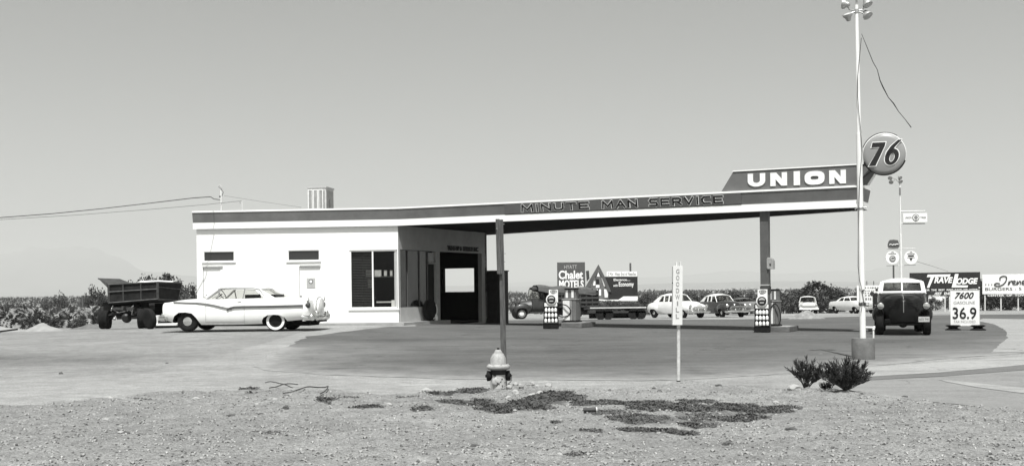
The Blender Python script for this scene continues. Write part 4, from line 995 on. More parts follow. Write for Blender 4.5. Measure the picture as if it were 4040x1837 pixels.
# ---- rounded forties/fifties cars in the row behind the pumps
def round_car(name, label, px, py, ang, body_m, roof_m, L=4.9, two=None, group='cars parked in the row behind the lot', hgt=1.66, scale=1.0, modern=False, vis=None):
    p = ground(px, py) if vis is None else drop(px, vis); t = thing(name, label, 'car', p, -ang, group); t.scale = (scale,) * 3
    hl, k = L / 2, hgt / 1.66
    if not modern:
        st = [(-hl + .1, .42, .50, .62, .58, .80, .50, .85), (-hl + .25, .36, .64, .66, .70, .92, .58, .98), (-hl + .7, .32, .74, .68, .78, 1.0, .62, 1.08), (-.9, .30, .80, .68, .82, 1.04, .66, 1.12), (0, .28, .82, .68, .83, 1.06, .70, 1.12),
              (.75, .28, .80, .68, .80, 1.06, .60, 1.14), (1.3, .32, .70, .70, .66, 1.04, .46, 1.14), (1.9, .38, .55, .72, .52, 1.00, .36, 1.10), (hl - .25, .42, .42, .72, .40, .92, .28, 1.02), (hl - .12, .46, .30, .70, .30, .84, .2, .90)]
    else:
        st = [(-hl + .05, .45, .70, .66, .78, .86, .72, .90), (-hl + .3, .36, .82, .68, .90, .96, .80, 1.0), (-1.2, .30, .86, .68, .93, 1.0, .82, 1.06), (0, .26, .88, .66, .94, 1.02, .84, 1.08), (.9, .26, .88, .66, .94, 1.02, .84, 1.10), (1.6, .30, .86, .68, .93, .98, .80, 1.08), (hl - .25, .36, .82, .70, .90, .94, .74, 1.0), (hl - .05, .48, .72, .70, .82, .88, .66, .90)]
    b = loft(resample(st, 3)).build('body', body_m, t, smooth=True, sharp=50)
    fx, rx = hl - .85, -hl + 1.05
    if not modern:
        for s in (1, -1):
            q = MB(); q.ellip((fx - .05, s * .68, .62), (.72, .25, .34)); q.ellip((fx - .5, s * .72, .66), (.85, .17, .24)); fm = q.build('front_fender', body_m, t, smooth=True, sharp=80)
            q = MB(); q.ellip((rx - .05, s * .70, .60), (.68, .22, .34)); rm = q.build('rear_fender', body_m, t, smooth=True, sharp=80)
            for f_, cx in ((fm, fx), (rm, rx)):
                c1 = MB(); c1.prism(archpoly(cx, .36, .60), 'Y', s * .55, s * 1.3); cut(f_, [c1])
    c2 = []
    for cx in (fx, rx):
        for s in (1, -1): m_ = MB(); m_.prism(archpoly(cx, .36, .60), 'Y', s * .50, s * 1.3); c2.append(m_)
    cut(b, c2)
    for cx in (fx, rx):
        for s in (1, -1): wheel(t, cx, s * .72, .34, .17, s)
    if not modern:
        greenhouse(t, dict(xa=.85, wa=.66, xb=.45, wb=.56, xc=-1.10, wc=.50, xd=-1.75, wd=.58, zb=1.08 * k, zr=1.50 * k, zrr=1.44 * k, zc=1.66 * k, cw=.62, cwt=.30, bow=.16, div=(.0, -.52) if two is None else two), roof_m, CARGL, roof_m, .09, .22)
    else:
        greenhouse(t, dict(xa=.95, wa=.76, xb=.45, wb=.60, xc=-.95, wc=.58, xd=-1.55, wd=.76, zb=1.04 * k, zr=1.40 * k, zrr=1.38 * k, zc=1.53 * k, cw=.40, cwt=.2, bow=.16, div=(-.25,)), roof_m, CARGL, roof_m, .07, .2)
    interior(t, .1, -.9, .5, .7, 1.18)
    for s in (1, -1):
        yy = .70; xx = hl - .14 if not modern else hl - .06
        q = MB(); q.lathe([(.08, -.06), (.115, 0), (.12, .03), (.09, .06), (.03, .08)], (xx - .05, s * yy, .80), 16, rot=Matrix.Rotation(PI / 2, 3, 'Y')); q.build('headlight', CHROME, t, smooth=True)
    q = MB(); q.tube([(hl - .20, .86, .42), (hl - .0, .78, .43), (hl + .10, .4, .43), (hl + .12, 0, .43), (hl + .10, -.4, .43), (hl, -.78, .43), (hl - .20, -.86, .42)], .075, 8)
    for s in (1, -1): q.ellip((hl + .13, s * .28, .48), (.06, .05, .14))
    q.build('front_bumper', CHROME, t, smooth=True)
    q = MB(); q.tube([(-hl + .20, .84, .44), (-hl - .02, .74, .44), (-hl - .08, 0, .44), (-hl - .02, -.74, .44), (-hl + .20, -.84, .44)], .07, 8); q.build('rear_bumper', CHROME, t, smooth=True)
    q = MB()
    for i in range(11): q.bb((hl - .16, -.50 + i * .1 - .018, .50), (hl - .02, -.50 + i * .1 + .018, .70))
    q.tube([(hl - .06, .60, .60), (hl - .02, .5, .74), (hl + .02, 0, .76), (hl - .02, -.5, .74), (hl - .06, -.60, .60), (hl - .02, -.5, .50), (hl + .02, 0, .48), (hl - .02, .5, .50), (hl - .06, .6, .6)], .03, 6)
    q.build('grille', CHROME, t)
    return t
DGC = G('dark_car_paint', .030, .22, amt=.2, coat=.6)
PALE = G('pale_car_paint', .60, .3, amt=.05, coat=.4)
GREYC = G('grey_car_paint', .16, .3, amt=.1, coat=.4)
a = math.radians(58)
round_car('rounded_white_car', 'old white round-backed coupe behind the tall white post sign', 2668, 1253, a, PALE, SHWHITE, hgt=1.68)
round_car('dark_sedan', 'dark fifties sedan with white roof and toothy chrome grille facing the lot', 2838, 1250, math.radians(70), DGC, SHWHITE, L=5.0, hgt=1.62)
round_car('dark_finned_car', 'low dark car with pale front end, half hidden right of the dark sedan', 2935, 1242, math.radians(72), GREYC, DGC, L=4.9, modern=True, hgt=1.5)
round_car('white_sedan', 'far white sedan right of the dark bushy tree, partly behind the lamp pole', 3366, 1236, math.radians(74), PALE, SHWHITE, modern=True, hgt=1.56)
round_car('low_white_car', 'very far white car seen low between the billboard legs', 3690, 1229, math.radians(20), PALE, PALE, modern=True, vis=150, hgt=1.4)
# far pickup
p = drop(3186, 103); pk = thing('pale_pickup', 'small pale pickup truck facing the lot above the rubble heap', 'pickup truck', p, -math.radians(101), 'cars parked in the row behind the lot'); pk.scale = (.88,) * 3
st = [(.3, .45, .7, .7, .82, 1.02, .70, 1.08), (1.3, .42, .72, .7, .86, 1.0, .62, 1.14), (1.9, .42, .74, .7, .88, .96, .60, 1.10), (2.2, .48, .74, .7, .84, .90, .56, 1.0)]
loft(resample(st, 3)).build('hood', PALE, pk, smooth=True, sharp=50)
st = [(-.8, .45, .8, .8, .86, 1.1, .80, 1.1), (.4, .45, .8, .8, .86, 1.1, .80, 1.1)]
loft(st).build('cab', PALE, pk, smooth=True)
greenhouse(pk, dict(xa=.42, wa=.80, xb=.18, wb=.68, xc=-.65, wc=.68, xd=-.78, wd=.80, zb=1.09, zr=1.58, zc=1.72, cw=.1, cwt=.08, bow=.08), SHWHITE, CARGL, PALE, .07, .1)
mb = MB(); mb.bb((-2.6, -.82, .65), (-.85, -.76, 1.15)); mb.bb((-2.6, .76, .65), (-.85, .82, 1.15)); mb.bb((-2.6, -.755, .6), (-.85, .755, .66)); mb.bb((-2.66, -.82, .6), (-2.605, .82, 1.15)); mb.build('bed', PALE, pk)
for x in (1.45, -1.7):
    for s in (1, -1): wheel(pk, x, s * .74, .36, .18, s)
mb = MB(); mb.bb((2.15, -.62, .62), (2.26, .62, .80)); mb.build('grille', CHROME, pk)
mb = MB(); mb.bb((2.25, -.92, .42), (2.36, .92, .58)); mb.build('front_bumper', SHWHITE, pk)
for s in (1, -1): mb = MB(); mb.lathe([(.10, 0), (.11, .05), (.03, .08)], (2.18, s * .70, .82), 14, rot=Matrix.Rotation(PI / 2, 3, 'Y')); mb.build('headlight', CHROME, pk)
interior(pk, -.2, -.25, .5, .7, 1.2)

# ---- black and white truck at the right, facing the camera
pt = ground(3561, 1318); dT = pt.y; sT = F / dT
tr = thing('black_truck', 'old black truck with white cab roof and split windscreen facing the camera on the right', 'truck', pt, 0)
tr.rotation_euler = (0, 0, -math.pi / 2 - math.atan2(pt.x, pt.y) * .9)
kx = sT   # px per metre
def tz(y): return (1319 - y) / kx
HW = 229 / kx / 2; CW = 186 / kx / 2
st = [(-1.5, .62, CW * .9, .9, CW, tz(1160), CW * .96, tz(1158)), (-.25, .62, CW * .9, .9, CW, tz(1160), CW * .96, tz(1158)), (-.1, .62, CW * .86, .9, CW * .94, tz(1163), CW * .84, tz(1156))]
loft(st).build('cab', DGC, tr, smooth=True, sharp=40)
st = [(-.12, .50, CW * .92, .8, CW * 1.0, tz(1178), CW * .84, tz(1159)), (.3, .46, CW * .90, .8, CW * .96, tz(1186), CW * .76, tz(1162)), (.7, .42, CW * .74, .75, CW * .76, tz(1196), CW * .50, tz(1167)), (.98, .40, CW * .56, .7, CW * .58, tz(1206), CW * .34, tz(1174)), (1.10, .42, CW * .40, .6, CW * .42, tz(1222), CW * .18, tz(1186))]
DBL = G('black_truck_enamel', .005, .38, amt=.3, spec=.16)
loft(resample(st, 3)).build('hood', DBL, tr, smooth=True, sharp=55)
greenhouse(tr, dict(xa=-.18, wa=CW * .95, xb=-.34, wb=CW * .86, xc=-1.25, wc=CW * .86, xd=-1.45, wd=CW * .93, zb=tz(1158), zr=tz(1113), zc=tz(1096), cw=.30, cwt=.2, bow=.07), SHWHITE, glass('truck_glass', .015, .5, .05), SHWHITE, .06, .12)
mb = MB(); zb_, zt2 = tz(1158), tz(1113)
xb_, xt_ = -.135, -.305
def fr(y0, z0, y1, z1, r=.035): mb.tube([(xb_ + (xt_ - xb_) * (z0 - zb_) / (zt2 - zb_) + .06 * (1 - (y0 / CW) ** 2), y0, z0), (xb_ + (xt_ - xb_) * (z1 - zb_) / (zt2 - zb_) + .06 * (1 - (y1 / CW) ** 2), y1, z1)], r, 6)
fr(0, zb_, 0, zt2, .022); fr(-CW * .86, zb_ + .03, 0, zb_ + .03, .05); fr(0, zb_ + .03, CW * .86, zb_ + .03, .05); fr(-CW * .8, zt2 - .0, 0, zt2 + .01, .045); fr(0, zt2 + .01, CW * .8, zt2, .045); fr(-CW * .88, zb_, -CW * .80, zt2, .06); fr(CW * .88, zb_, CW * .80, zt2, .06)
mb.build('windscreen_frame', SHWHITE, tr)
mb = MB(); mb.bb((-.62, -.6, .8), (-.5, .6, tz(1142))); mb.ellip((-.45, .33, tz(1142)), (.06, .19, .2)); mb.build('seat', GREY10, tr)
mb = MB(); mb.bb((-.30, -.62, tz(1158)), (-.28, -.50, tz(1149))); mb.build('windscreen_sticker', WPAINT, tr)
for s in (1, -1):
    q = MB(); q.ellip((.50, s * (HW - .28), tz(1250)), (.66, .28, .50)); q.ellip((.42, s * (HW - .27), tz(1262)), (.60, .27, .34)); f_ = q.build('front_fender', DBL, tr, smooth=True, sharp=80)
    c1 = MB(); c1.prism([(.10, -.5), (.10, .50), (.25, .68), (.48, .74), (.75, .68), (.92, .48), (.94, -.5)], 'Y', s * (HW - .42), s * (HW + .3)); cut(f_, [c1])
    q = MB(); q.ellip((-.15, s * (HW - .14), .62), (.55, .14, .25)); q.build('running_board', DBL, tr, smooth=True, sharp=80)
    yy = s * 168 / kx / 2
    q = MB(); q.lathe([(.05, -.22), (.11, -.08), (.125, 0), (.12, .03)], (.92, yy, tz(1205)), 18, rot=Matrix.Rotation(PI / 2, 3, 'Y')); hl_ = q.build('headlight', DBL, tr, smooth=True)
    q = MB(); q.lathe([(.105, .025), (.10, .045), (.06, .065), (.02, .07)], (.92, yy, tz(1205)), 18, rot=Matrix.Rotation(PI / 2, 3, 'Y')); q.build('lens', CHROME, hl_, smooth=True)
    wheel(tr, .50, s * (205 / kx / 2 - .12), .40, .22, s, cap=BLACK); wheel(tr, -2.6, s * .62, .40, .34, s, cap=BLACK)
    q = MB(); q.tube([(-.2, s * (CW), tz(1172)), (-.1, s * (CW + .13), tz(1170)), (-.1, s * (CW + .16), tz(1160))], .012, 5); q.lathe([(.06, 0), (.07, .02), (.02, .03)], (-.1, s * (CW + .16), tz(1158)), 12, rot=Matrix.Rotation(-PI / 2, 3, 'Y')); q.build('mirror', STEEL, tr)
mb = MB()
for k in range(9): mb.bb((1.0 - k * .004, -.40, .52 + k * .055), (1.03 - k * .004, .40, .545 + k * .055))
mb.build('grille', BLACK, tr)
mb = MB(); mb.tube([(.1, 0, tz(1161)), (.5, 0, tz(1164)), (.98, 0, tz(1173)), (1.12, 0, tz(1190)), (1.13, 0, tz(1230))], .012, 5); mb.build('hood_trim', GREY20, tr)
for s in (1, -1):
    mb = MB(); mb.bb((.30, s * .30, .50), (.34, s * (HW - .30), tz(1215))); mb.build('inner_fender', DARKIN, tr)
mb = MB(); mb.bb((.86, -HW + .35, .36), (1.02, HW - .35, .50)); mb.build('nose_apron', DBL, tr, bevel=.03)
mb = MB(); mb.tube([(.45, -HW + .3, .33), (.45, HW - .3, .33)], .045, 8); mb.ellip((.45, 0, .34), (.1, .13, .12)); mb.tube([(.9, -.4, .36), (.95, -.2, .33), (.9, .1, .37), (.92, .4, .34)], .016, 5); mb.build('front_axle', STEEL, tr)
pl = MB(); pl.box((0, 0, 0), (.012, 40 / kx, 20 / kx)); 
lp = pl.build('licence_plate', GREY40, tr); lp.location = (1.07, (3635 - 3561) / kx, tz(1256)); lp.rotation_euler = (0, 0, 0)
tx = text_mb('602 741', 34 / kx, 9 / kx, 0, offset=.01); tx.v = [Vector((.0075, v.x, v.z)) for v in tx.v]; tx.build('plate_number', GREY05, lp)
mb = MB(); mb.bb((-4.2, -.85, .75), (-1.7, .85, .85)); mb.bb((-4.2, -.85, .855), (-4.1, .85, 1.25)); mb.bb((-4.05, -.85, .855), (-1.75, -.80, 1.25)); mb.bb((-4.05, .80, .855), (-1.75, .85, 1.25)); mb.build('bed', DGC, tr)
mb = MB(); mb.bb((-4.0, .25, .5), (.5, .36, .62)); mb.bb((-4.0, -.36, .5), (.5, -.25, .62)); mb.build('chassis', STEEL, tr)

# ---- old dump truck seen from behind at the left
pd = ground(484, 1297); dD = pd.y; kD = F / dD
dt_ = thing('dump_truck', 'dark worn dump truck seen from behind, its box tipped open, left of the station', 'dump truck', pd, 0)
def D_(px, py, y): return tuple(at(px, py, dD + y) - pd)
def dx_(px, y=0): return at(px, 1200, dD + y).x - pd.x
def dz_(py): return (1297 - py) / kD
RUST = G('dump_box_steel', .014, .8, .0, spec=.2, amt=.8, scale=3)
RUSTL = G('dump_rib_steel', .055, .6, .2, amt=.5, scale=5)
def slab4(P, th):   # planar quad with thickness away from the camera side
    a, b, c, d = [Vector(p) for p in P]; n = (b - a).cross(d - a).normalized() * th
    mb = MB(); mb.add([a, b, c, d, a + n, b + n, c + n, d + n], [(3, 2, 1, 0), (4, 5, 6, 7), (0, 1, 5, 4), (1, 2, 6, 5), (2, 3, 7, 6), (3, 0, 4, 7)]); return mb
TL, TR, BR, BL = D_(428, 1122, 0), D_(622, 1112, -.15), D_(624, 1180, -.15), D_(430, 1196, 0)
tg = slab4([BL, BR, TR, TL], -.06).build('tailgate', RUST, dt_)
def lerp(a, b, t): return Vector(a) + (Vector(b) - Vector(a)) * t
mb = MB()
for t in (0.01, .30, .66, .99): mb.tube([lerp(TL, TR, t) + Vector((0, -.03, 0)), lerp(BL, BR, t) + Vector((0, -.03, 0))], .035, 6)
for t in (.0, .40, .98): mb.tube([lerp(TL, BL, t) + Vector((0, -.035, 0)), lerp(TR, BR, t) + Vector((0, -.035, 0))], .034, 6)
mb.build('ribs', RUSTL, tg)
R1, R2, R3 = D_(716, 1116, 2.6), D_(712, 1140, 2.6), D_(700, 1184, 2.6)
mb = slab4([BR, R3, R1, TR], -.05); mb.build('side_panel', RUST, dt_)
mb = MB(); mb.tube([TR, lerp(TR, R1, .98)], .035, 6); mb.tube([lerp(TR, BR, .28), R2], .028, 6); mb.tube([BR, R3], .04, 6); mb.tube([R1, R3], .03, 6); mb.tube([TR, BR], .045, 6); mb.build('side_rails', RUSTL, dt_)
mb = MB(); mb.add([BL, BR, R3, D_(470, 1196, 2.8), Vector(BL) - Vector((0, 0, .06)), Vector(BR) - Vector((0, 0, .06)), Vector(R3) - Vector((0, 0, .06)), Vector(D_(470, 1202, 2.8))], [(0, 1, 2, 3), (7, 6, 5, 4), (0, 4, 5, 1), (1, 5, 6, 2), (2, 6, 7, 3), (3, 7, 4, 0)]); mb.build('box_floor', RUST, dt_)
LB = D_(470, 1124, 2.8); mb = slab4([BL, TL, LB, D_(470, 1196, 2.8)], .05); mb.build('far_side_panel', RUST, dt_)
mb = slab4([D_(386, 1096, 1.4), D_(473, 1099, 2.6), D_(512, 1114, 2.6), D_(430, 1119, .3)], .04); mb.add([Vector(p) for p in (D_(386, 1096, 1.36), D_(430, 1119, .26), D_(432, 1142, .1))] + [Vector(p) for p in (D_(386, 1096, 1.42), D_(430, 1119, .32), D_(432, 1142, .16))], [(0, 1, 2), (5, 4, 3), (0, 3, 4, 1), (1, 4, 5, 2), (2, 5, 3, 0)]); mb.build('cab_shield', RUSTL, dt_)
mb = MB(); n_ = 10; V = []
for i in range(n_ + 1):
    u = i / n_; c_ = lerp(D_(552, 1112, 1.2), D_(690, 1112, 1.9), u); h_ = .03 + .05 * math.sin(PI * u) ** .7
    V += [c_ + Vector((0, -.4, 0)), c_ + Vector((0, -.15, h_)), c_ + Vector((0, .3, h_ * .9)), c_ + Vector((0, .6, 0))]
mb.add(V, [(4 * i + j, 4 * i + j + 1, 4 * i + j + 5, 4 * i + j + 4) for i in range(n_) for j in range(3)]); tarp = mb.build('white_cab_roof', WPAINT, dt_, smooth=True, sharp=80)
# axle, tyres and running gear
def dtyre(px, y): 
    r = .49; q = MB(); q.lathe([(r * .5, -.12), (r * .7, -.14), (r * .92, -.13), (r, -.07), (r, .07), (r * .92, .13), (r * .7, .14), (r * .5, .12)], (dx_(px, y), y, r), 26, rot=Matrix.Rotation(PI / 2 - .22, 3, 'Z') @ RX @ Matrix.Identity(3) if False else Matrix.Rotation(.18, 3, 'Z') @ Matrix.Rotation(PI / 2, 3, 'Y'))
    w_ = q.build('wheel', RUBBER, dt_, smooth=True, sharp=50); q = MB(); q.lathe([(r * .5, -.05), (r * .48, .02), (r * .2, .06)], (dx_(px, y), y, r), 16, rot=Matrix.Rotation(.18, 3, 'Z') @ Matrix.Rotation(PI / 2, 3, 'Y')); q.build('rim', STEEL, w_); return w_
dtyre(405, .45); dtyre(424, .48); dtyre(557, .28); dtyre(580, .25)
mb = MB(); mb.tube([(dx_(405, .45), .45, .50), (dx_(580, .28), .28, .50)], .075, 10); mb.ellip((dx_(490), .33, .50), (.22, .25, .24)); mb.build('rear_axle', STEEL, dt_, smooth=True)
mb = MB()
for px in (452, 530): mb.box((dx_(px), 1.6, .92), (.09, 4.2, .18), rz=-.18)
mb.box((dx_(490), -.15, .90), (.95, .10, .12)); mb.box((dx_(490), .5, .78), (.9, .10, .12)); mb.build('frame_rails', STEEL, dt_)
mb = MB(); mb.box((dx_(500, 2.4), 2.4, .75), (1.35, 2.2, .7), rz=-.2); mb.build('shade_block', DARKIN, dt_, bevel=.1)  # added dark block standing in for the shade between the wheels
mb = MB(); mb.box((dx_(497, .9), .9, 1.06), (1.75, .9, .22), rz=-.1); mb.build('shade_fill', DARKIN, dt_)  # added dark box, fills the gap under the tipping box with painted shade
mb = MB()
for px in (446, 536):
    for k in range(4): mb.box((dx_(px), .35, .62 + k * .035), (.09, 1.1 - k * .2, .028), rz=-.18)
mb.build('leaf_springs', RUSTL, dt_)
mb = MB(); random.seed(4)
for a_, b_ in (((440, 1215), (470, 1232)), ((470, 1232), (500, 1226)), ((500, 1226), (530, 1205)), ((455, 1245), (465, 1262)), ((520, 1240), (528, 1222)), ((446, 1205), (440, 1225)), ((505, 1218), (520, 1230))):
    mb.tube([D_(a_[0], a_[1], -.1), (dx_(b_[0]), -.1 + random.uniform(-.1, .2), dz_(b_[1]))], .022, 5)
mb.ellip(D_(500, 1217, -.1), (.11, .07, .07)); mb.ellip(D_(452, 1256, -.05), (.07, .07, .07)); mb.build('hoist_gear', ALU, dt_)
st = [(-1.0, .8, .7, 1.1, .8, 1.35, .75, 1.4), (.2, .8, .7, 1.1, .8, 1.35, .75, 1.4)]
mb = MB(); mb.box((dx_(600, 3.6), 3.6, 1.05), (1.7, 1.2, 1.1), rz=-.4); mb.build('cab', GREY05, dt_, bevel=.08)
mb = MB(); mb.box((dx_(640, 2.2), 2.2, .75), (.5, .5, .7), rz=-.3); mb.build('fuel_tank', BLACK, dt_, bevel=.05)
mb = MB(); mb.lathe([(.3, -.12), (.5, -.1), (.5, .1), (.3, .12)], (dx_(650, 4.6), 4.6, .5), 20, rot=Matrix.Rotation(-.4, 3, 'Z') @ Matrix.Rotation(PI / 2, 3, 'Y')); mb.build('front_wheel', RUBBER, dt_)

# barrel-like tyre stack and pale scrap between dump truck and car
p = ground(590, 1297); tb = thing('leaning_tyre', 'dark tyre standing upright beside the dump truck rear wheels', 'tyre', p, .3)
mb = MB(); mb.lathe([(.20, -.10), (.30, -.12), (.40, -.08), (.42, 0), (.40, .08), (.30, .12), (.20, .10)], (0, 0, .40), 24, rot=Matrix.Rotation(.5, 3, 'Z') @ Matrix.Rotation(PI / 2 - .15, 3, 'Y')); mb.build('tyre', RUBBER, tb, smooth=True)
mb = MB(); mb.lathe([(.2, -.03), (.2, .03)], (0, 0, .40), 16, rot=Matrix.Rotation(.5, 3, 'Z') @ Matrix.Rotation(PI / 2 - .15, 3, 'Y')); mb.build('rim', STEEL, tb)
p = ground(655, 1293); sc2 = thing('scrap_panels', 'pile of pale dented car panels lying in front of the white car', 'scrap pile', p, .1)
mb = MB(); mb.box((-.35, 0, .30), (.12, .5, .52), rot=Matrix.Rotation(.12, 3, 'Y')); mb.build('upright_panel', CREAM, sc2, bevel=.02)
mb = MB(); mb.box((.05, 0, .42), (.75, .5, .14), rot=Matrix.Rotation(-.06, 3, 'Y')); mb.build('middle_panel', CREAM, sc2, bevel=.04)
mb = MB(); mb.box((.05, -.1, .16), (.95, .5, .10)); mb.build('lower_panel', WPAINT, sc2, bevel=.03)
mb = MB(); mb.box((.05, 0, .29), (.6, .45, .1)); mb.box((.1, -.05, .05), (1.0, .5, .1)); mb.build('inner_frame', BLACK, sc2)

# ---- dark canvas-topped truck behind the left pump
po = ground(2110, 1257); kO = F / po.y
ot = thing('old_canvas_truck', 'old dark truck with rolled canvas top and stake sides behind the left fuel pump', 'truck', po, PI + .22)
# local +x = forward (image left)
def ox(px): return -(px - 2110) / kO
def oz(py): return (1257 - py) / kO
DTR = G('faded_dark_truck_paint', .030, .45, amt=.35, scale=2, coat=.2)
st = [(ox(2150), .5, .60, .9, .72, oz(1180), .66, oz(1178)), (ox(2092), .5, .60, .9, .72, oz(1180), .66, oz(1176))]
loft(st).build('cab', DTR, ot, smooth=True)
st = [(ox(2095), .5, .5, .9, .60, oz(1190), .42, oz(1180)), (ox(2065), .5, .45, .9, .5, oz(1194), .34, oz(1186)), (ox(2038), .5, .4, .9, .42, oz(1198), .28, oz(1192))]
loft(resample(st, 3)).build('hood', DTR, ot, smooth=True)
greenhouse(ot, dict(xa=ox(2090), wa=.68, xb=ox(2096), wb=.60, xc=ox(2140), wc=.60, xd=ox(2146), wd=.66, zb=oz(1180), zr=oz(1140), zc=oz(1128), cw=.12, cwt=.12, bow=.05), DTR, CARGL, DTR, .08, .1)
for s in (1, -1):
    q = MB(); q.ellip((ox(2052), s * .70, oz(1218)), (.62, .22, .42)); f_ = q.build('front_fender', DTR, ot, smooth=True, sharp=80)
    c1 = MB(); c1.prism(archpoly(ox(2048), .40, .78), 'Y', s * .5, s * 1.2); cut(f_, [c1])
    wheel(ot, ox(2048), s * .66, .40, .18, s, cap=WPAINT, rimc=CREAM, capr=.5); wheel(ot, ox(2270), s * .68, .42, .3, s, cap=BLACK)
    q = MB(); q.bb((ox(2150), s * .62, .40), (ox(2080), s * .85, .47)); q.build('running_board', DTR, ot)
    q = MB(); q.lathe([(.06, -.15), (.11, 0), (.1, .04)], (ox(2038), s * .45, oz(1192)), 12, rot=Matrix.Rotation(PI / 2, 3, 'Y')); q.build('headlight', STEEL, ot)
mb = MB(); mb.bb((ox(2360), -.95, .78), (ox(2152), .95, .90)); mb.build('bed_floor', DTR, ot)
mb = MB()
for s in (1, -1):
    for k in range(9):
        x = ox(2156) - k * (ox(2156) - ox(2356)) / 8; mb.bb((x - .04, s * .93, .90), (x + .04, s * .98, oz(1140)))
    for z in (1.05, 1.35, 1.65): mb.bb((ox(2358), s * .985, z), (ox(2154), s * 1.01, z + .14))
mb.build('stake_sides', GREY05, ot)
mb = MB()
for s in (1, -1): mb.bb((ox(2354), s * .88, .91), (ox(2156), s * .92, 1.95))
mb.build('load_boards', G('load_boards', .02, .9, amt=.5, scale=3), ot)
mb = MB(); n_ = 14; V = []
for i in range(n_ + 1):
    u = i / n_; x = ox(2112) + (ox(2345) - ox(2112)) * u; h0 = oz(1128) + .05 * math.sin(u * 17) - .22 * u; sg_ = .13 * abs(math.sin(u * 9))
    V += [(x, 1.02, h0 - .34 - sg_), (x, .98, h0 - .08), (x, .5, h0 + .06), (x, -.5, h0 + .06), (x, -.98, h0 - .08), (x, -1.02, h0 - .34 - sg_)]
mb.add(V, [(6 * i + j, 6 * i + j + 1, 6 * i + j + 7, 6 * i + j + 6) for i in range(n_) for j in range(5)]); mb.build('canvas', GREY10, ot, smooth=True, sharp=60)

mb = MB(); mb.bb((ox(2350), -.8, .25), (ox(2165), .8, .77)); mb.build('undercarriage', DARKIN, ot)

# flatbed trailer with a pale rail right of it
pf = ground(2440, 1259); fb = thing('flatbed_trailer', 'long low dark flatbed trailer with one pale rail behind the lot', 'trailer', pf, 0)
kf = F / pf.y
mb = MB(); mb.bb((-115 / kf, 0, .40), (112 / kf, 1.6, .52)); mb.build('deck', STEEL, fb)
mb = MB(); mb.bb((-110 / kf, .2, .22), (100 / kf, .35, .39)); mb.bb((-110 / kf, 1.2, .22), (100 / kf, 1.35, .39)); mb.build('frame', BLACK, fb)
mb = MB(); random.seed(6)
for i in range(22):
    x = random.uniform(-112, 95) / kf; mb.box((x, random.uniform(.1, 1.2), .56 + random.uniform(0, .3)), (random.uniform(.5, 1.6), .12, .10), rot=Matrix.Rotation(random.uniform(-.3, .3), 3, 'Y'))
mb.build('scrap_load', G('scrap_timber', .03, .9, amt=.6, scale=3), fb)
mb = MB(); mb.bb((-112 / kf, .4, .06), (108 / kf, 1.1, .39)); mb.build('underbody', DARKIN, fb)
mb = MB(); mb.bb((-112 / kf, -.03, .70), (110 / kf, -.0, .77)); rl = mb.build('rail', CREAM, fb)
for k in range(6):
    x = (-108 + k * 43) / kf; mb = MB(); mb.bb((x - .03, .003, .53), (x + .03, .05, .78)); mb.build('rail_post', STEEL, fb)
for x in (-70, -40, 60, 88):
    mb = MB(); mb.lathe([(.18, -.1), (.34, -.1), (.36, 0), (.34, .1), (.18, .1)], (x / kf, .1, .34), 18, rot=RX); mb.build('wheel', RUBBER, fb, smooth=True)

# ================================================================== FUEL ISLANDS
def frame_at(px, py, name, label, cat, ang=None, group=None, d=None):
    p = ground(px, py) if d is None else drop(px, d)
    return thing(name, label, cat, p, -math.atan2(p.x, p.y) if ang is None else ang, group), F / p.y
CANA = math.atan2(U2.y, U2.x)
PUMPW = G('pump_white_enamel', .75, .35, amt=.05, coat=.3); PUMPG = G('pump_side_grey', .13, .45, amt=.3, scale=3, streak=(6, 6, .4))
def island(px, py, label):
    t, k = frame_at(px, py, 'pump_island', label, 'pump island', CANA, 'concrete pump islands')
    mb = MB(); mb.bb((-.40, 0, 0), (.40, 1.3, .175)); mb.build('kerb', CONC, t, bevel=.02)
    mb = MB(); mb.bb((-.34, .06, .176), (.34, 1.24, .182)); mb.build('top', CONCL, t); return t
i1 = island(2254, 1292, 'low concrete island under the left fuel pump'); i2 = island(3066, 1309, 'low concrete island under the right fuel pump by the canopy column')
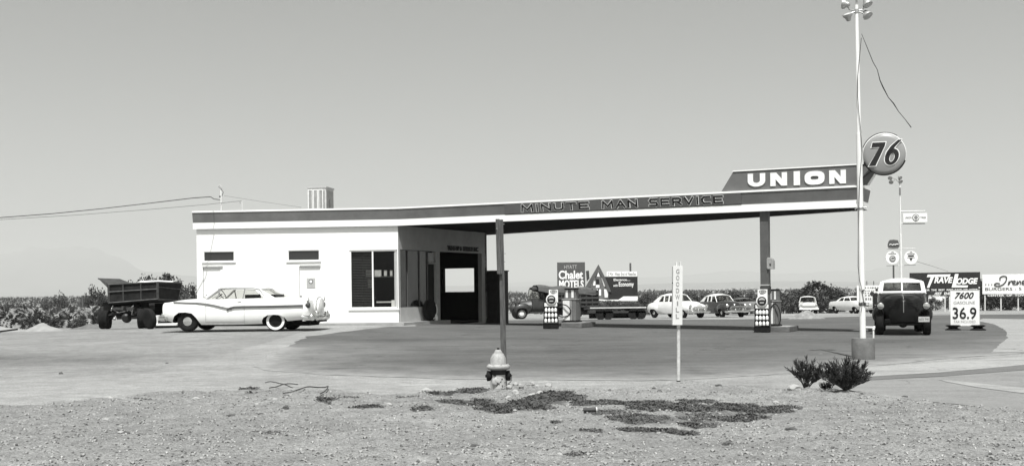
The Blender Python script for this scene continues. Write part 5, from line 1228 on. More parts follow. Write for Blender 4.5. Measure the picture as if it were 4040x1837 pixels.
def pump(isl, dx, dy, label, hose):
    P = isl.matrix_basis @ Vector((dx, dy, .18)) if False else (Matrix.Translation(isl.location) @ Matrix.Rotation(isl.rotation_euler.z, 4, 'Z')) @ Vector((dx, dy, .182))
    t = thing('fuel_pump', label, 'fuel pump', P, CANA - .05, 'fuel pumps under the canopy')
    mb = MB(); mb.bb((-.30, -.22, 0), (.30, .22, .05)); mb.build('plinth', BLACK, t)
    mb = MB(); mb.bb((-.27, -.19, .052), (.27, .19, .80)); mb.build('cabinet', PUMPG, t, bevel=.025)
    mb = MB(); mb.bb((-.25, -.205, .08), (.02, -.192, .78)); mb.build('front_panel', PUMPW, t)
    mb = MB(); mb.bb((.05, -.205, .08), (.10, -.192, .78)); mb.build('side_strip', ALU, t)
    mb = MB(); mb.bb((-.29, -.21, .803), (.29, .21, .845)); mb.build('ledge', ALU, t, bevel=.008)
    mb = MB(); mb.prism([(-.25, .85), (.25, .85), (.22, 1.18), (-.20, 1.18)], 'Y', -.12, .12); hd = mb.build('display_head', PUMPG, t, bevel=.012)
    mb = MB()
    for x in (-.17, .06): mb.bb((x, -.135, .88), (x + .09, -.123, 1.15))
    mb.build('dial_glass', PUMPW, hd)
    mb = MB(); mb.bb((-.22, -.13, 1.181), (.24, .13, 1.22)); mb.build('lid', BLACK, hd)
    mb = MB(); pts = []
    c, rx, rz, a0_, a1_ = hose
    for i in range(25):
        a = math.radians(a0_ + (a1_ - a0_) * i / 24); pts.append((c[0] + rx * math.cos(a), -.26 - .05 * math.sin(a * 2), c[1] + rz * math.sin(a)))
    mb.tube(pts, .021, 6); hs = mb.build('hose', BLACK, t, smooth=True)
    q = pts[-1]; mb = MB(); mb.tube([q, (q[0] - .02, q[1], q[2] + .07), (q[0] - .07, q[1] - .02, q[2] + .11)], .018, 6); mb.box((q[0], q[1], q[2] + .02), (.04, .05, .12)); mb.build('nozzle', ALU, hs)
    return t
pump(i1, -.22, .55, 'grey and white fuel pump with a wide hose loop beside the left oil rack', ((-.22, .42), .30, .22, 175, -150))
pr_ = pump(i2, -.20, .45, 'narrow pale fuel pump with the hose hanging on its right, beside the right oil rack', ((.15, .36), .28, .38, 150, -140))
pr_.scale = (.66, 1, 1)
bottle_me = None
def oil_rack(px, py, label, seed):
    t, k = frame_at(px, py, 'oil_rack', label, 'display rack', None, 'oil display racks')
    w_ = 58 / k; h_ = 1.0
    tw = t.rotation_euler.z
    mb = MB(); mb.bb((-w_ / 2 - .02, -.14, .03), (w_ / 2 + .02, .16, .20)); mb.build('base', BLACK, t, bevel=.01)
    mb = MB()
    for x in (-1, 1):
        mb.tube([(x * w_ / 2, -.10, .2), (x * w_ * .40, .06, .95)], .014, 5); mb.tube([(x * w_ / 2, .14, .2), (x * w_ * .40, .08, .95)], .014, 5)
    mb.build('frame', BLACK, t)
    rows = [(.24, .5, -.10), (.42, .475, -.06), (.60, .45, -.02)]
    for z, hw, y in rows:
        q = MB(); q.bb((-w_ * hw, y - .07, z - .022), (w_ * hw, y + .10, z)); q.build('shelf', BLACK, t)
    q = MB(); q.bb((-w_ * .5, .09, .21), (w_ * .5, .11, .93)); q.build('back_panel', BLACK, t)
    q = MB(); q.bb((-w_ * .44, -.06, .775), (w_ * .44, .08, .90)); tp = q.build('top_tray', PUMPW, t, bevel=.02)
    q = MB(); q.lathe([(.175, -.014), (.185, 0), (.185, .012)], (.02 * seed, -.09, 1.02), 28, rot=RX); ds = q.build('round_emblem', PUMPW, t)
    q = MB(); q.lathe([(.145, -.005), (.145, .008)], (.02 * seed, -.113, 1.02), 28, rot=RX); q.build('emblem_disc', INK, ds)
    q = MB(); q.prism([(.02 * seed - .10, 1.04), (.02 * seed - .08, 1.10), (.02 * seed, 1.13), (.02 * seed + .08, 1.10), (.02 * seed + .10, 1.04), (.02 * seed + .05, 1.055), (.02 * seed, 1.06), (.02 * seed - .05, 1.055)], 'Y', -.126, -.119); q.prism([(.02 * seed - .06, .95), (.02 * seed + .06, .95), (.02 * seed + .07, .985), (.02 * seed - .07, .985)], 'Y', -.126, -.119); q.build('emblem_mark', GREY40, ds)
    ox_ = .10 if seed == 1 else .03
    q = MB(); q.bb((ox_ - .16, -.01, .92), (ox_ + .15, .03, 1.36 if seed == 1 else 1.40)); pn_ = q.build('sign_panel', PUMPW, t)
    q = MB(); cz = 1.30 if seed == 1 else 1.33
    q.tube([(ox_ + .11 * math.cos(a), -.018, cz + .045 * math.sin(a)) for a in [2 * PI * i / 20 for i in range(21)]], .008, 4); q.bb((ox_ - .06, -.02, cz - .012), (ox_ + .06, -.012, cz + .012)); q.bb((ox_ - .08, -.02, cz - .085), (ox_ + .03, -.012, cz - .07)); q.build('panel_logo', GREY20, pn_)
    M = Matrix.Translation(t.location) @ Matrix.Rotation(tw, 4, 'Z')
    for r_, (z, hw, y) in enumerate(rows):
        for i in range(4):
            x = (-1 + 2 * (i + .5) / 4) * w_ * hw * .95; P = M @ Vector((x, y, z))
            global bottle_me
            sc_ = 1.0
            if bottle_me is None:
                m = MB(); m.lathe([(.045, 0), (.047, .01), (.047, .085), (.036, .108), (.017, .125), (.016, .145), (.0165, .15)], n=12); bottle_me = m.mesh('oil_bottle', PUMPW, True)
                m = MB(); m.lathe([(.022, .150), (.022, .166), (.008, .172)], n=10); cap_me = m.mesh('cap', BLACK); oil_rack.cap = cap_me
            o = bpy.data.objects.new('oil_bottle', bottle_me); COL.objects.link(o); o.location = P; o.rotation_euler = (0, 0, tw)
            tag(o, f"white oil bottle, {('first', 'second', 'third', 'last')[i]} from left, on {'left' if seed == 1 else 'right'} rack's {('bottom', 'middle', 'top')[r_]} shelf", 'bottle', 'oil bottles on the display racks')
            c = bpy.data.objects.new('cap', oil_rack.cap); COL.objects.link(c); c.parent = o
    return t
oil_rack(2174, 1297, 'black rack of white oil bottles with a round emblem, by the left pump', 1)
oil_rack(3007, 1311, 'black rack of white oil bottles with round emblem at the canopy column foot', 0)

# ================================================================== POSTS, POLES, HYDRANT
# tall lamp pole on a concrete drum
g = ground(3406, 1416); lp_ = thing('lamp_pole', 'tall white steel lamp pole on a round concrete drum, carrying clustered floodlights', 'lamp pole', g)
k = F / g.y
lean = -12 / k / 7.3
mb = MB(); mb.lathe([(.232, -.05), (.232, .42), (.222, .435)], n=40); mb.build('concrete_drum', CONC, lp_, smooth=True, sharp=40)
H = at(3391, 20, g.y).z - g.z; zj = at(3397, 528, g.y).z - g.z; zk = at(3400, 820, g.y).z - g.z
def lx(z): return lean * z
mb = MB(); mb.tube([(lx(.43), 0, .43), (lx(zj), 0, zj)], .062, 18, r1=.058); po_ = mb.build('pole', POLEW, lp_, smooth=True)
mb = MB(); mb.tube([(lx(zj), 0, zj - .01), (lx(zj), 0, zj + .03), (lx(H), 0, H)], [.050, .043, .036], 14); mb.build('upper_pole', POLEW, lp_, smooth=True)
mb = MB(); mb.lathe([(.066, -.02), (.085, 0), (.066, .02)], (lx(zk), 0, zk), 16)
for s in (-1, 1): mb.tube([(lx(zk), -.02, zk), (lx(zk) + s * .07, -.03, zk + .01), (lx(zk) + s * .12, -.03, zk - .012 + .02 * s)], .014, 5)
mb.build('bracket', ALU, lp_)
mb = MB(); zc_ = at(3400, 1202, g.y).z - g.z
for q in (0, .02, .045): mb.tube([(lx(zc_) + .068 * math.cos(a), .068 * math.sin(a), zc_ + q + .01 * math.sin(3 * a)) for a in [2 * PI * i / 20 for i in range(21)]], .008, 5)
mb.tube([(lx(zc_) + .05, -.05, zc_ + .03), (lx(zc_) + .12, -.07, zc_ + .04), (lx(zc_) + .10, -.07, zc_ - .03), (lx(zc_), -.07, zc_ + .0)], .009, 5); mb.tube([(lx(zc_) - .02, -.065, zc_), (lx(zc_) - .05, -.07, zc_ - .15)], .006, 5); mb.build('wire_binding', STEEL, lp_)
# cable running down the pole
cp_ = [(3398, 150), (3384, 300), (3384, 380), (3388, 440), (3396, 520), (3401, 600), (3392, 700), (3386, 900), (3385, 1050), (3390, 1100), (3401, 1145), (3409, 1195)]
mb = MB(); mb.tube([at(x, y, g.y - .085) - g for x, y in cp_], .007, 5); mb.build('pole_cable', STEEL, lp_)
mb = MB(); z_ = at(3402, 1145, g.y).z - g.z; mb.box((lx(z_), -.075, z_), (.055, .03, .02), rot=Matrix.Rotation(-.4, 3, 'Y')); mb.build('cable_clamp', BLACK, lp_)
def flood(parent, x, y, z, dirv, r):
    R = Vector(dirv).normalized().to_track_quat('Z', 'Y').to_matrix()
    m = MB(); m.lathe([(.02, -.8 * r * 1.6), (.40 * r, -.75 * r * 1.6), (.55 * r, -.55 * r * 1.6), (.62 * r, -.35 * r * 1.6), (.98 * r, -.02), (1.0 * r, .0), (1.05 * r, .02), (.95 * r, .02), (.3 * r, -.1 * r)], (x, y, z), 20, rot=R)
    o = m.build('floodlight', CHROME if r > .1 else ALU, parent, smooth=True, sharp=45)
    m = MB(); m.lathe([(.9 * r, .012), (.6 * r, .035), (.2 * r, .045)], (x, y, z), 18, rot=R); m.build('lens', GREY40, o, smooth=True); return o
FL = G('flood_reflector', .60, .25, .9, amt=.1)
CH0 = CHROME; CHROME = FL
for dx, dz, dv in ((-.27, .06, (-.75, .5, .25)), (-.20, -.17, (-.6, .3, -.75) if False else (-.3, -.2, .95)), (.21, .05, (.3, -.4, -.85)), (.21, -.18, (.35, -.5, -.8)), (.0, .26, (.1, -.7, -.5))):
    zz = H + dz - .05; flood(lp_, lx(H) + dx, -.05, zz, dv, .10)
mb = MB()
for dx, dz in ((-.27, .06), (-.20, -.17), (.21, .05), (.21, -.18)): mb.tube([(lx(H), 0, H - .12), (lx(H) + dx * .55, -.02, H - .12 + dz * .3), (lx(H) + dx * .85, -.04, H + dz - .05)], .014, 6)
mb.tube([(lx(H), 0, H), (lx(H), -.02, H + .2)], .02, 6); mb.lathe([(.05, -.03), (.05, .04)], (lx(H), 0, H - .13), 14); mb.build('lamp_arms', ALU, lp_)
CHROME = CH0
# hanging broken cable to the right of the pole
pts = [(3399, 134), (3420, 185), (3444, 245), (3461, 275), (3472, 318), (3484, 345), (3505, 385), (3525, 408), (3545, 440), (3570, 470), (3595, 503)]
mb = MB(); W_ = [at(x, y, g.y) for x, y in pts]; mb.tube(W_, [.004, .006, .007, .006, .009, .012, .007, .011, .006, .006, .009], 6)
o = mb.build('loose_cable', BLACK); tag(o, 'loose frayed cable end hanging in the air from the top of the tall white pole', 'cable')
# air and water tap beside the pole
wp = g + Vector((.26, .15, .0)); wt = thing('water_tap', 'white standpipe tap beside the lamp pole drum', 'tap', wp)
mb = MB(); mb.tube([(0, 0, 0), (0, 0, .62)], .018, 8); mb.build('pipe', POLEW, wt)
mb = MB(); mb.tube([(-.17, -.02, .65), (-.02, 0, .645), (.035, -.01, .655)], .022, 8); mb.tube([(0, 0, .60), (0, 0, .66)], .03, 8); mb.build('tap_head', POLEW, wt)

# square wooden post behind the hydrant
hp = ground(1967, 1553)
wpz = Vector((at(1990, 1400, hp.y + .45).x, hp.y + .45, gz(0, hp.y + .45)))
wpost = thing('wooden_post', 'tall rough square wooden post leaning slightly behind the fire hydrant', 'post', wpz)
d_ = hp.y + .45
tp, bt = at(1970, 864, d_), at(1989, 1530, d_); md_ = at(1984, 1090, d_)
def beam(mb, a, b, w0, w1, th):
    a, b = Vector(a), Vector(b); vs = []
    for p, w in ((a, w0), (b, w1)):
        vs += [p + Vector((-w / 2, -th / 2, 0)), p + Vector((w / 2, -th / 2, 0)), p + Vector((w / 2, th / 2, 0)), p + Vector((-w / 2, th / 2, 0))]
    mb.add(vs, [(3, 2, 1, 0), (4, 5, 6, 7), (0, 1, 5, 4), (1, 2, 6, 5), (2, 3, 7, 6), (3, 0, 4, 7)]); return mb
kk = F / d_
q = MB(); beam(q, at(1990, 1560, d_) - wpz, at(1976, 866, d_) - wpz, 24 / kk, 18 / kk, .09); q.build('main_beam', WOOD, wpost, bevel=.006)
q = MB(); beam(q, at(1971, 1080, d_ - .05) - wpz, at(1963, 864, d_ - .05) - wpz, 20 / kk, 16 / kk, .09)
beam(q, at(1974, 1081, d_ - .05) - wpz, at(1971, 1079, d_ - .05) - wpz, 14 / kk, 20 / kk, .088); q.build('nailed_beam', WOOD, wpost, bevel=.006)
q = MB()
for x, y in ((1986, 884), (1958, 902), (1989, 1032), (1991, 1000)): c = at(x, y, d_ - .10) - wpz; q.tube([c, c + Vector((.012, -.03, 0))], .006, 5)
q.build('nails', ALU, wpost)

# fire hydrant
hy = thing('fire_hydrant', 'worn white fire hydrant with dark side outlets at the foot of the wooden post', 'fire hydrant', hp, .1)
HYP = G('hydrant_worn_paint', .34, .6, amt=.22, scale=14, bump=.3)
def chip_mat():
    m = bpy.data.materials.new('hydrant_chipped_paint'); m.use_nodes = True; n = m.node_tree; b = n.nodes['Principled BSDF']; tc = n.nodes.new('ShaderNodeTexCoord')
    nz = n.nodes.new('ShaderNodeTexNoise'); nz.inputs['Scale'].default_value = 16; nz.inputs['Detail'].default_value = 4; n.links.new(tc.outputs['Object'], nz.inputs['Vector'])
    cr = n.nodes.new('ShaderNodeValToRGB'); cr.color_ramp.elements[0].position = .36; cr.color_ramp.elements[0].color = tint(.03); cr.color_ramp.elements[1].position = .42; cr.color_ramp.elements[1].color = tint(.40)
    n.links.new(nz.outputs[0], cr.inputs[0]); n.links.new(cr.outputs[0], b.inputs['Base Color']); b.inputs['Roughness'].default_value = .65; return m
CHIP = chip_mat()
kh = F / hp.y
def hz(y): return (1553 - y) / kh
mb = MB(); mb.lathe([(31 / kh, -.05), (31 / kh, hz(1470)), (30 / kh, hz(1460)), (31 / kh, hz(1456))], n=32); mb.build('barrel', CHIP, hy, smooth=True, sharp=50)
mb = MB(); mb.lathe([(40 / kh, hz(1456)), (46 / kh, hz(1451)), (47 / kh, hz(1446)), (46 / kh, hz(1441)), (33 / kh, hz(1436))], n=32); fl_ = mb.build('flange', HYP, hy, smooth=True, sharp=45)
mb = MB()
for i in range(8): a = 2 * PI * i / 8 + .2; mb.lathe([(.011, -.0), (.011, .02)], (40 / kh * math.cos(a), 40 / kh * math.sin(a), hz(1441) + .004), 6)
mb.build('bolts', CHIP, fl_)
mb = MB(); mb.lathe([(31 / kh, hz(1437)), (30 / kh, hz(1428)), (28 / kh, hz(1412)), (23 / kh, hz(1400)), (17 / kh, hz(1391))], n=32)
for i in range(8): a = 2 * PI * i / 8; mb.tube([((29.5 / kh) * math.cos(a), (29.5 / kh) * math.sin(a), hz(1434)), ((28.5 / kh) * math.cos(a), (28.5 / kh) * math.sin(a), hz(1412)), ((19 / kh) * math.cos(a), (19 / kh) * math.sin(a), hz(1393))], .007, 5)
mb.build('bonnet', HYP, hy, smooth=True, sharp=45)
mb = MB(); mb.lathe([(16 / kh, hz(1391)), (16 / kh, hz(1389)), (13.5 / kh, hz(1384)), (10 / kh, hz(1378))], n=24); mb.build('cap', HYP, hy, smooth=True, sharp=45)
mb = MB(); mb.lathe([(5.5 / kh, hz(1378)), (5.0 / kh, hz(1371))], n=5); mb.build('operating_nut', BLACK, hy)
mb = MB(); mb.lathe([(31.3 / kh, hz(1476)), (31.5 / kh, hz(1456.5))], n=32); mb.build('flange_shade_band', G('flange_shade', .02, .8, amt=.4, scale=14), hy)  # dark band paints the shadow below the flange
for s in (-1, 1):
    Rm = Matrix.Rotation(s * PI / 2, 3, 'Y')
    mb = MB(); mb.lathe([(.062, .08), (.066, .12), (.074, .125), (.074, .165), (.04, .172), (.02, .175), (.02, .19)], (0, 0, hz(1481)), 18, rot=Rm); mb.build('side_outlet', G('outlet_iron', .010, .8, amt=.4, spec=.2), hy, smooth=True, sharp=40)
mb = MB(); mb.lathe([(.05, .09), (.05, .125), (.035, .13)], (-.05, 0, hz(1500)), 14, rot=Matrix.Rotation(PI / 2, 3, 'X')); mb.build('front_outlet', CHIP, hy, smooth=True)
mb = MB(); random.seed(3)
pc = [(46, 1476), (52, 1480), (50, 1488), (44, 1492), (49, 1498), (46, 1506), (41, 1514), (38, 1521), (34, 1528), (32, 1535)]
for i, (x, y) in enumerate(pc): mb.tube([(x / kh + .010 * math.cos(a), -.02 + (.010 * math.sin(a) if i % 2 else 0), hz(y) + (.0 if i % 2 else .014 * math.sin(a))) for a in [2 * PI * j / 8 for j in range(9)]], .0045, 4)
mb.build('chain', BLACK, hy)

# GOODWILL post sign
gp = ground(2678, 1523); gs = thing('post_sign', 'narrow white box sign with vertical lettering on a thin white post', 'post sign', gp); kg = F / gp.y
def gzz(y): return (1523 - y) / kg
mb = MB(); mb.tube([(0, .03, -.05), (.012, .03, gzz(1275))], .027, 12); ps = mb.build('post', G('post_worn_paint', .50, .7, amt=.3, scale=9), gs, smooth=True)
mb = MB(); mb.tube([(-.0, .03, -.04), (.001, .03, gzz(1500))], .030, 12); mb.build('post_foot', BLACK, ps)
x0b, x1b, x0t, x1t = -23 / kg, 15.5 / kg, -18.5 / kg, 19.5 / kg
V = []
for y in (-.035, .085): V += [(x0b, y, gzz(1281)), (x1b, y, gzz(1281)), (x1t, y, gzz(1049)), (x0t, y, gzz(1049))]
mb = MB(); mb.add([Vector(v) for v in V], [(0, 1, 2, 3), (7, 6, 5, 4), (0, 4, 5, 1), (1, 5, 6, 2), (2, 6, 7, 3), (3, 7, 4, 0)]); mb.build('sign_box', G('sign_box_white', .62, .7, amt=.08, scale=6), gs, bevel=.004)
for x in (-4, 12): mb = MB(); mb.bb((x / kg - .012, .0, gzz(1048)), (x / kg + .012, .05, gzz(1032))); mb.build('top_bracket', CREAM, gs)
mb = MB(); mb.bb((x0t - .016, -.03, gzz(1118)), (x0t - .005, .0, gzz(1112))); mb.build('bolt', BLACK, gs)
LG = G('faded_letter_paint', .22, .8, amt=.15)
for i, ch in enumerate('GOODWILL'):
    yc = 1070 + i * 25.2; cx = (-.2 - (yc - 1049) * .018) / kg
    q = text_mb(ch, (13 if ch not in 'IW' else (5 if ch == 'I' else 17)) / kg, 18 / kg, 0, offset=.01); shift(q, (cx + .000, -.0385, gzz(yc))); q.build('letter', LG, gs)

# ================================================================== SIGNS
def board(name, label, cat, px0, px1, py0, py1, d, mat, posts=(), group=None, th=.06, legm=CREAM, yaw=None, legw=.05, base=None):
    a = at((px0 + px1) / 2, py1, d); zg = gz(a.x, a.y); yw = -math.atan2(a.x, a.y) if yaw is None else yaw
    t = thing(name, label, cat, (a.x, d, zg), yw, group); k = F / d; w = (px1 - px0) / k; z0 = a.z - zg; h = (py1 - py0) / k
    mb = MB(); mb.bb((-w / 2, 0, z0), (w / 2, th, z0 + h)); bo = mb.build('panel', mat, t)
    for px in posts:
        x = (px - (px0 + px1) / 2) / k; m = MB(); m.bb((x - legw, th + .004, 0), (x + legw, th + .11, z0 + h * .9)); m.build('post', legm, t)
    def loc(px, py): q = at(px, py, d); return ((px - (px0 + px1) / 2) / k, q.z - zg)
    return t, bo, k, w, z0, h, loc
def words(par, loc, k, s, px0, px1, py0, py1, mat, name='lettering', off_=.012, shear=0, y=-.012, depth=0, space=1.0, rot=0):
    x0, z1 = loc(px0, py0); x1, z0 = loc(px1, py1); zz = loc((px0 + px1) / 2, (py0 + py1) / 2)[1]
    q = text_mb(s, (px1 - px0) / k, (py1 - py0) / k, depth, offset=off_, shear=shear, space=space)
    if rot: xform(q, Matrix.Rotation(rot, 4, 'Y'))
    shift(q, ((x0 + x1) / 2, y, zz)); return q.build(name, mat, par)
SIGNK = G('billboard_black', .014, .6, amt=.3, scale=1.5); SIGNG = G('billboard_grey', .075, .7, amt=.15, scale=1.5)
# motel billboard
t, bo, k, w, z0, h, loc = board('motel_billboard', 'tall grey billboard with white motel lettering behind the old canvas truck', 'billboard', 2199, 2309, 1034, 1150, 108, SIGNG, (2210, 2296), 'billboards beyond the lot')
words(bo, loc, k, 'HYATT', 2227, 2277, 1045, 1059, GREY40, off_=.0, rot=-.0)
words(bo, loc, k, 'Chalet', 2205, 2301, 1066, 1100, WPAINT, off_=.03)
words(bo, loc, k, 'MOTELS', 2206, 2303, 1104, 1136, WPAINT, off_=.035)
# chalet cut-out billboard with the black board
t, bo, k, w, z0, h, loc = board('chalet_billboard', 'black billboard with a pointed chalet-shaped cutout on its left side', 'billboard', 2385, 2516, 1090, 1186, 106, SIGNK, (2400, 2450, 2505), 'billboards beyond the lot', legm=GREY20)
def poly(par, loc, pts, mat, name, y0, y1): q = MB(); q.prism([loc(x, y) for x, y in pts], 'Y', y0, y1); return q.build(name, mat, par)
poly(t, loc, [(2395, 1070), (2513, 1070), (2513, 1090), (2395, 1090)], WPAINT, 'top_strip', -.02, .04)
words(t, loc, k, '2 Min  West End of Needles', 2399, 2510, 1073, 1087, GREY05, 'strip_lettering', y=-.03, off_=.0)
poly(t, loc, [(2460, 1168), (2516, 1168), (2516, 1186), (2360, 1186), (2380, 1181), (2440, 1181)], WPAINT, 'bottom_strip', -.02, -.008)
poly(t, loc, [(2363, 1042), (2310, 1132), (2330, 1132), (2364, 1064), (2398, 1150), (2412, 1150), (2388, 1092)], GREY10, 'gable_roof', -.12, -.05)
poly(t, loc, [(2318, 1130), (2322, 1172), (2400, 1182), (2404, 1150), (2396, 1138), (2364, 1066), (2336, 1112)], G('chalet_front', .11, .8, amt=.4, scale=2), 'gable_front', -.045, -.01)
for p_ in ([(2312, 1131), (2322, 1131), (2345, 1086), (2340, 1084)], [(2326, 1131), (2332, 1131), (2350, 1096), (2347, 1092)], [(2362, 1072), (2356, 1090), (2368, 1090)], [(2374, 1096), (2380, 1096), (2392, 1128), (2384, 1128)], [(2344, 1108), (2350, 1108), (2350, 1125), (2340, 1125)], [(2384, 1140), (2398, 1140), (2398, 1172), (2386, 1172)], [(2356, 1140), (2372, 1140), (2372, 1165), (2356, 1165)], [(2352, 1123), (2366, 1123), (2366, 1134), (2352, 1134)], [(2330, 1176), (2400, 1183), (2400, 1187), (2332, 1180)]):
    poly(t, loc, p_, WPAINT, 'timber_stripe', -.056, -.047)
poly(t, loc, [(2352, 1100), (2364, 1100), (2366, 1120), (2354, 1120)], INK, 'gable_window', -.056, -.047)
poly(t, loc, [(2313, 1068), (2325, 1066), (2327, 1098), (2316, 1110)], GREY05, 'chimney', -.10, -.04)
words(t, loc, k, 'Elegance....', 2422, 2487, 1098, 1110, WPAINT, y=-.012, off_=.015)
words(t, loc, k, 'with', 2420, 2438, 1120, 1130, WPAINT, y=-.012, off_=.01); words(t, loc, k, 'Economy', 2442, 2501, 1111, 1134, WPAINT, y=-.012, off_=.02)
# bare pole behind it
p = drop(2488, 125); o = MB().bb((-.09, -.09, 0), (.09, .09, at(2488, 1037, 125).z - p.z)).build('bare_pole', WOOD, loc=p); tag(o, 'bare wooden pole stub rising behind the black billboard', 'pole')
# TraveLodge billboard
t, bo, k, w, z0, h, loc = board('lodge_billboard', 'long black billboard with slanted white lettering behind the black truck', 'billboard', 3596, 3858, 1074, 1164, 107, SIGNK, (3665, 3728, 3745, 3800, 3850), 'billboards beyond the lot', legm=CREAM)
def pz(pts, mat=WPAINT, name='lettering'): return poly(bo, loc, pts, mat, name, -.014, -.004)
pz([(3665, 1082), (3750, 1081), (3746, 1091), (3688, 1092), (3670, 1134), (3661, 1134), (3676, 1092), (3661, 1092)])
words(bo, loc, k, 'RAVE', 3688, 3758, 1092, 1116, WPAINT, off_=.045, shear=.25)
pz([(3766, 1080), (3779, 1080), (3770, 1124), (3814, 1125), (3811, 1133), (3753, 1133)])
words(bo, loc, k, 'ODGE', 3771, 3850, 1096, 1120, WPAINT, off_=.045, shear=.25)
words(bo, loc, k, 'FOR THE NEXT BEST REST ROOM AT NEEDLES' if False else 'FOR  THE  BEST  REST  EAST  OR  WEST', 3650, 3848, 1139, 1146, WPAINT, off_=.02)
words(bo, loc, k, 'WEST  END', 3680, 3752, 1152, 1162, WPAINT, off_=.03)
poly(t, loc, [(3852, 1131), (3856, 1131), (3856, 1136), (3852, 1136)], WPAINT, 'reflector', -.014, -.004)
# Irene's
t, bo, k, w, z0, h, loc = board('burger_billboard', 'white billboard with script lettering cut off by the right edge of the photo', 'billboard', 3887, 4180, 1080, 1158, 107, WPAINT, (3896, 3955, 4018, 4080, 4140), 'billboards beyond the lot', legm=CREAM)
q = MB()
def scr(pts, r=.045):
    q.tube([(loc(x, y)[0], -.02, loc(x, y)[1]) for x, y in pts], r, 6)
def sm(pts, n=6):
    out = []
    for i in range(len(pts) - 1):
        p0, p1, p2, p3 = pts[max(i - 1, 0)], pts[i], pts[i + 1], pts[min(i + 2, len(pts) - 1)]
        for j in range(n):
            u = j / n; out.append(tuple(.5 * (2 * b + (c - a) * u + (2 * a - 5 * b + 4 * c - d) * u * u + (3 * b - a - 3 * c + d) * u ** 3) for a, b, c, d in zip(p0, p1, p2, p3)))
    return out + [pts[-1]]
scr(sm([(3953, 1104), (3953, 1094), (3965, 1088), (3976, 1092), (3974, 1108), (3962, 1122), (3944, 1128), (3932, 1122), (3940, 1116), (3952, 1118)]), .06)
scr(sm([(3982, 1122), (3986, 1108), (3984, 1122), (3992, 1108), (3998, 1108), (3996, 1112)]), .05)
scr(sm([(3998, 1118), (4008, 1112), (4006, 1106), (4000, 1110), (4000, 1120), (4010, 1121)]), .05)
scr(sm([(4012, 1122), (4016, 1108), (4016, 1121), (4024, 1108), (4028, 1112), (4026, 1121)]), .05)
scr(sm([(4032, 1118), (4042, 1112), (4040, 1106), (4034, 1110), (4034, 1120), (4044, 1121)]), .05)
for x in (3900, 3911, 3922): scr([(x - 1.5, 1121), (x + 1.5, 1121)], .05)
q.build('script_lettering', GREY05, bo)
words(bo, loc, k, 'BURGERS - 5 for $1', 3897, 4096, 1133, 1147, GREY05, off_=.01)
poly(t, loc, [(3905, 1159), (4160, 1159), (4160, 1169), (3905, 1169)], SIGNG, 'lower_strip', -.02, .03)
words(t, loc, k, 'CENTER  OF  TOWN', 3906, 4058, 1160, 1168, WPAINT, y=-.034, off_=.02)
# white notice board beside the lamp pole
t, bo, k, w, z0, h, loc = board('notice_board', 'white notice board with rows of faded writing between lamp pole and black truck', 'notice board', 3383, 3478, 1125, 1193, 58, WPAINT, (3448,), th=.04, legw=.035)
q = MB(); random.seed(8)
for ry, hh in ((1134, 5), (1146, 4), (1155, 4), (1164, 5), (1178, 8)):
    x = 3414
    while x < 3470:
        wdt = random.uniform(3, 8); a = loc(x, ry + hh / 2); b = loc(x + wdt, ry - hh / 2)
        q.bb((a[0], -.012, a[1]), (b[0], -.004, b[1])); x += wdt + random.uniform(2, 6)
q.build('faded_rows', GREY20, bo)
for cx, cy, r_ in ((3458, 1142, 5), (3440, 1158, 6)):
    q = MB(); c = loc(cx, cy); q.lathe([(r_ / k, 0), (r_ / k, .006)], (c[0], -.014, c[1]), 12, rot=RX); q.build('dark_spot', INK, bo)
for px in (3421, 3447):
    q = MB(); a = loc(px, 1124); b = loc(px, 1108); q.bb((a[0] - .02, .05, a[1]), (a[0] + .02, .08, b[1])); q.build('stake', WOOD, t)

# price board on two tyre-shaped feet
t, bo, k, w, z0, h, loc = board('price_board', 'white sandwich price board showing 36.9 standing on black feet right of the truck', 'price sign', 3755, 3861, 1143, 1281, ground(3808, 1302).y, WPAINT, (), th=.05)
words(bo, loc, k, '7600', 3770, 3841, 1152, 1177, INK, off_=.02, shear=.32)
words(bo, loc, k, 'GASOLINE', 3766, 3845, 1187, 1198, GREY20, off_=-.006)
words(bo, loc, k, '36.9', 3762, 3850, 1211, 1257, INK, off_=.012)
words(bo, loc, k, 'TAX INCLUDED', 3766, 3846, 1262, 1272, GREY20, off_=-.008)
q = MB(); 
for a_, b_, c_, d_ in ((-w / 2 - .012, -w / 2, z0 - .0, z0 + h), (w / 2, w / 2 + .012, z0, z0 + h), (-w / 2 - .012, w / 2 + .012, z0 + h, z0 + h + .012), (-w / 2 - .012, w / 2 + .012, z0 - .03, z0)): q.bb((a_, -.012, c_), (b_, .07, d_))
q.build('frame', CREAM, t)
for s, px in ((-1, 3763), (1, 3855)):
    x = (px - 3808) / k; q = MB(); q.lathe([(.17, 0), (.24, .015), (.26, .04), (.16, .08), (.14, .11), (.22, .15), (.25, .17), (.19, .19), (.1, .19)], (x, .0, -.01), 22); ft = q.build('foot', BLACK, t, smooth=True, sharp=50)
    q = MB(); q.tube([(x, .03, .17), (x - s * .04, .03, z0 + .05)], .02, 6); q.build('strut', BLACK, ft)

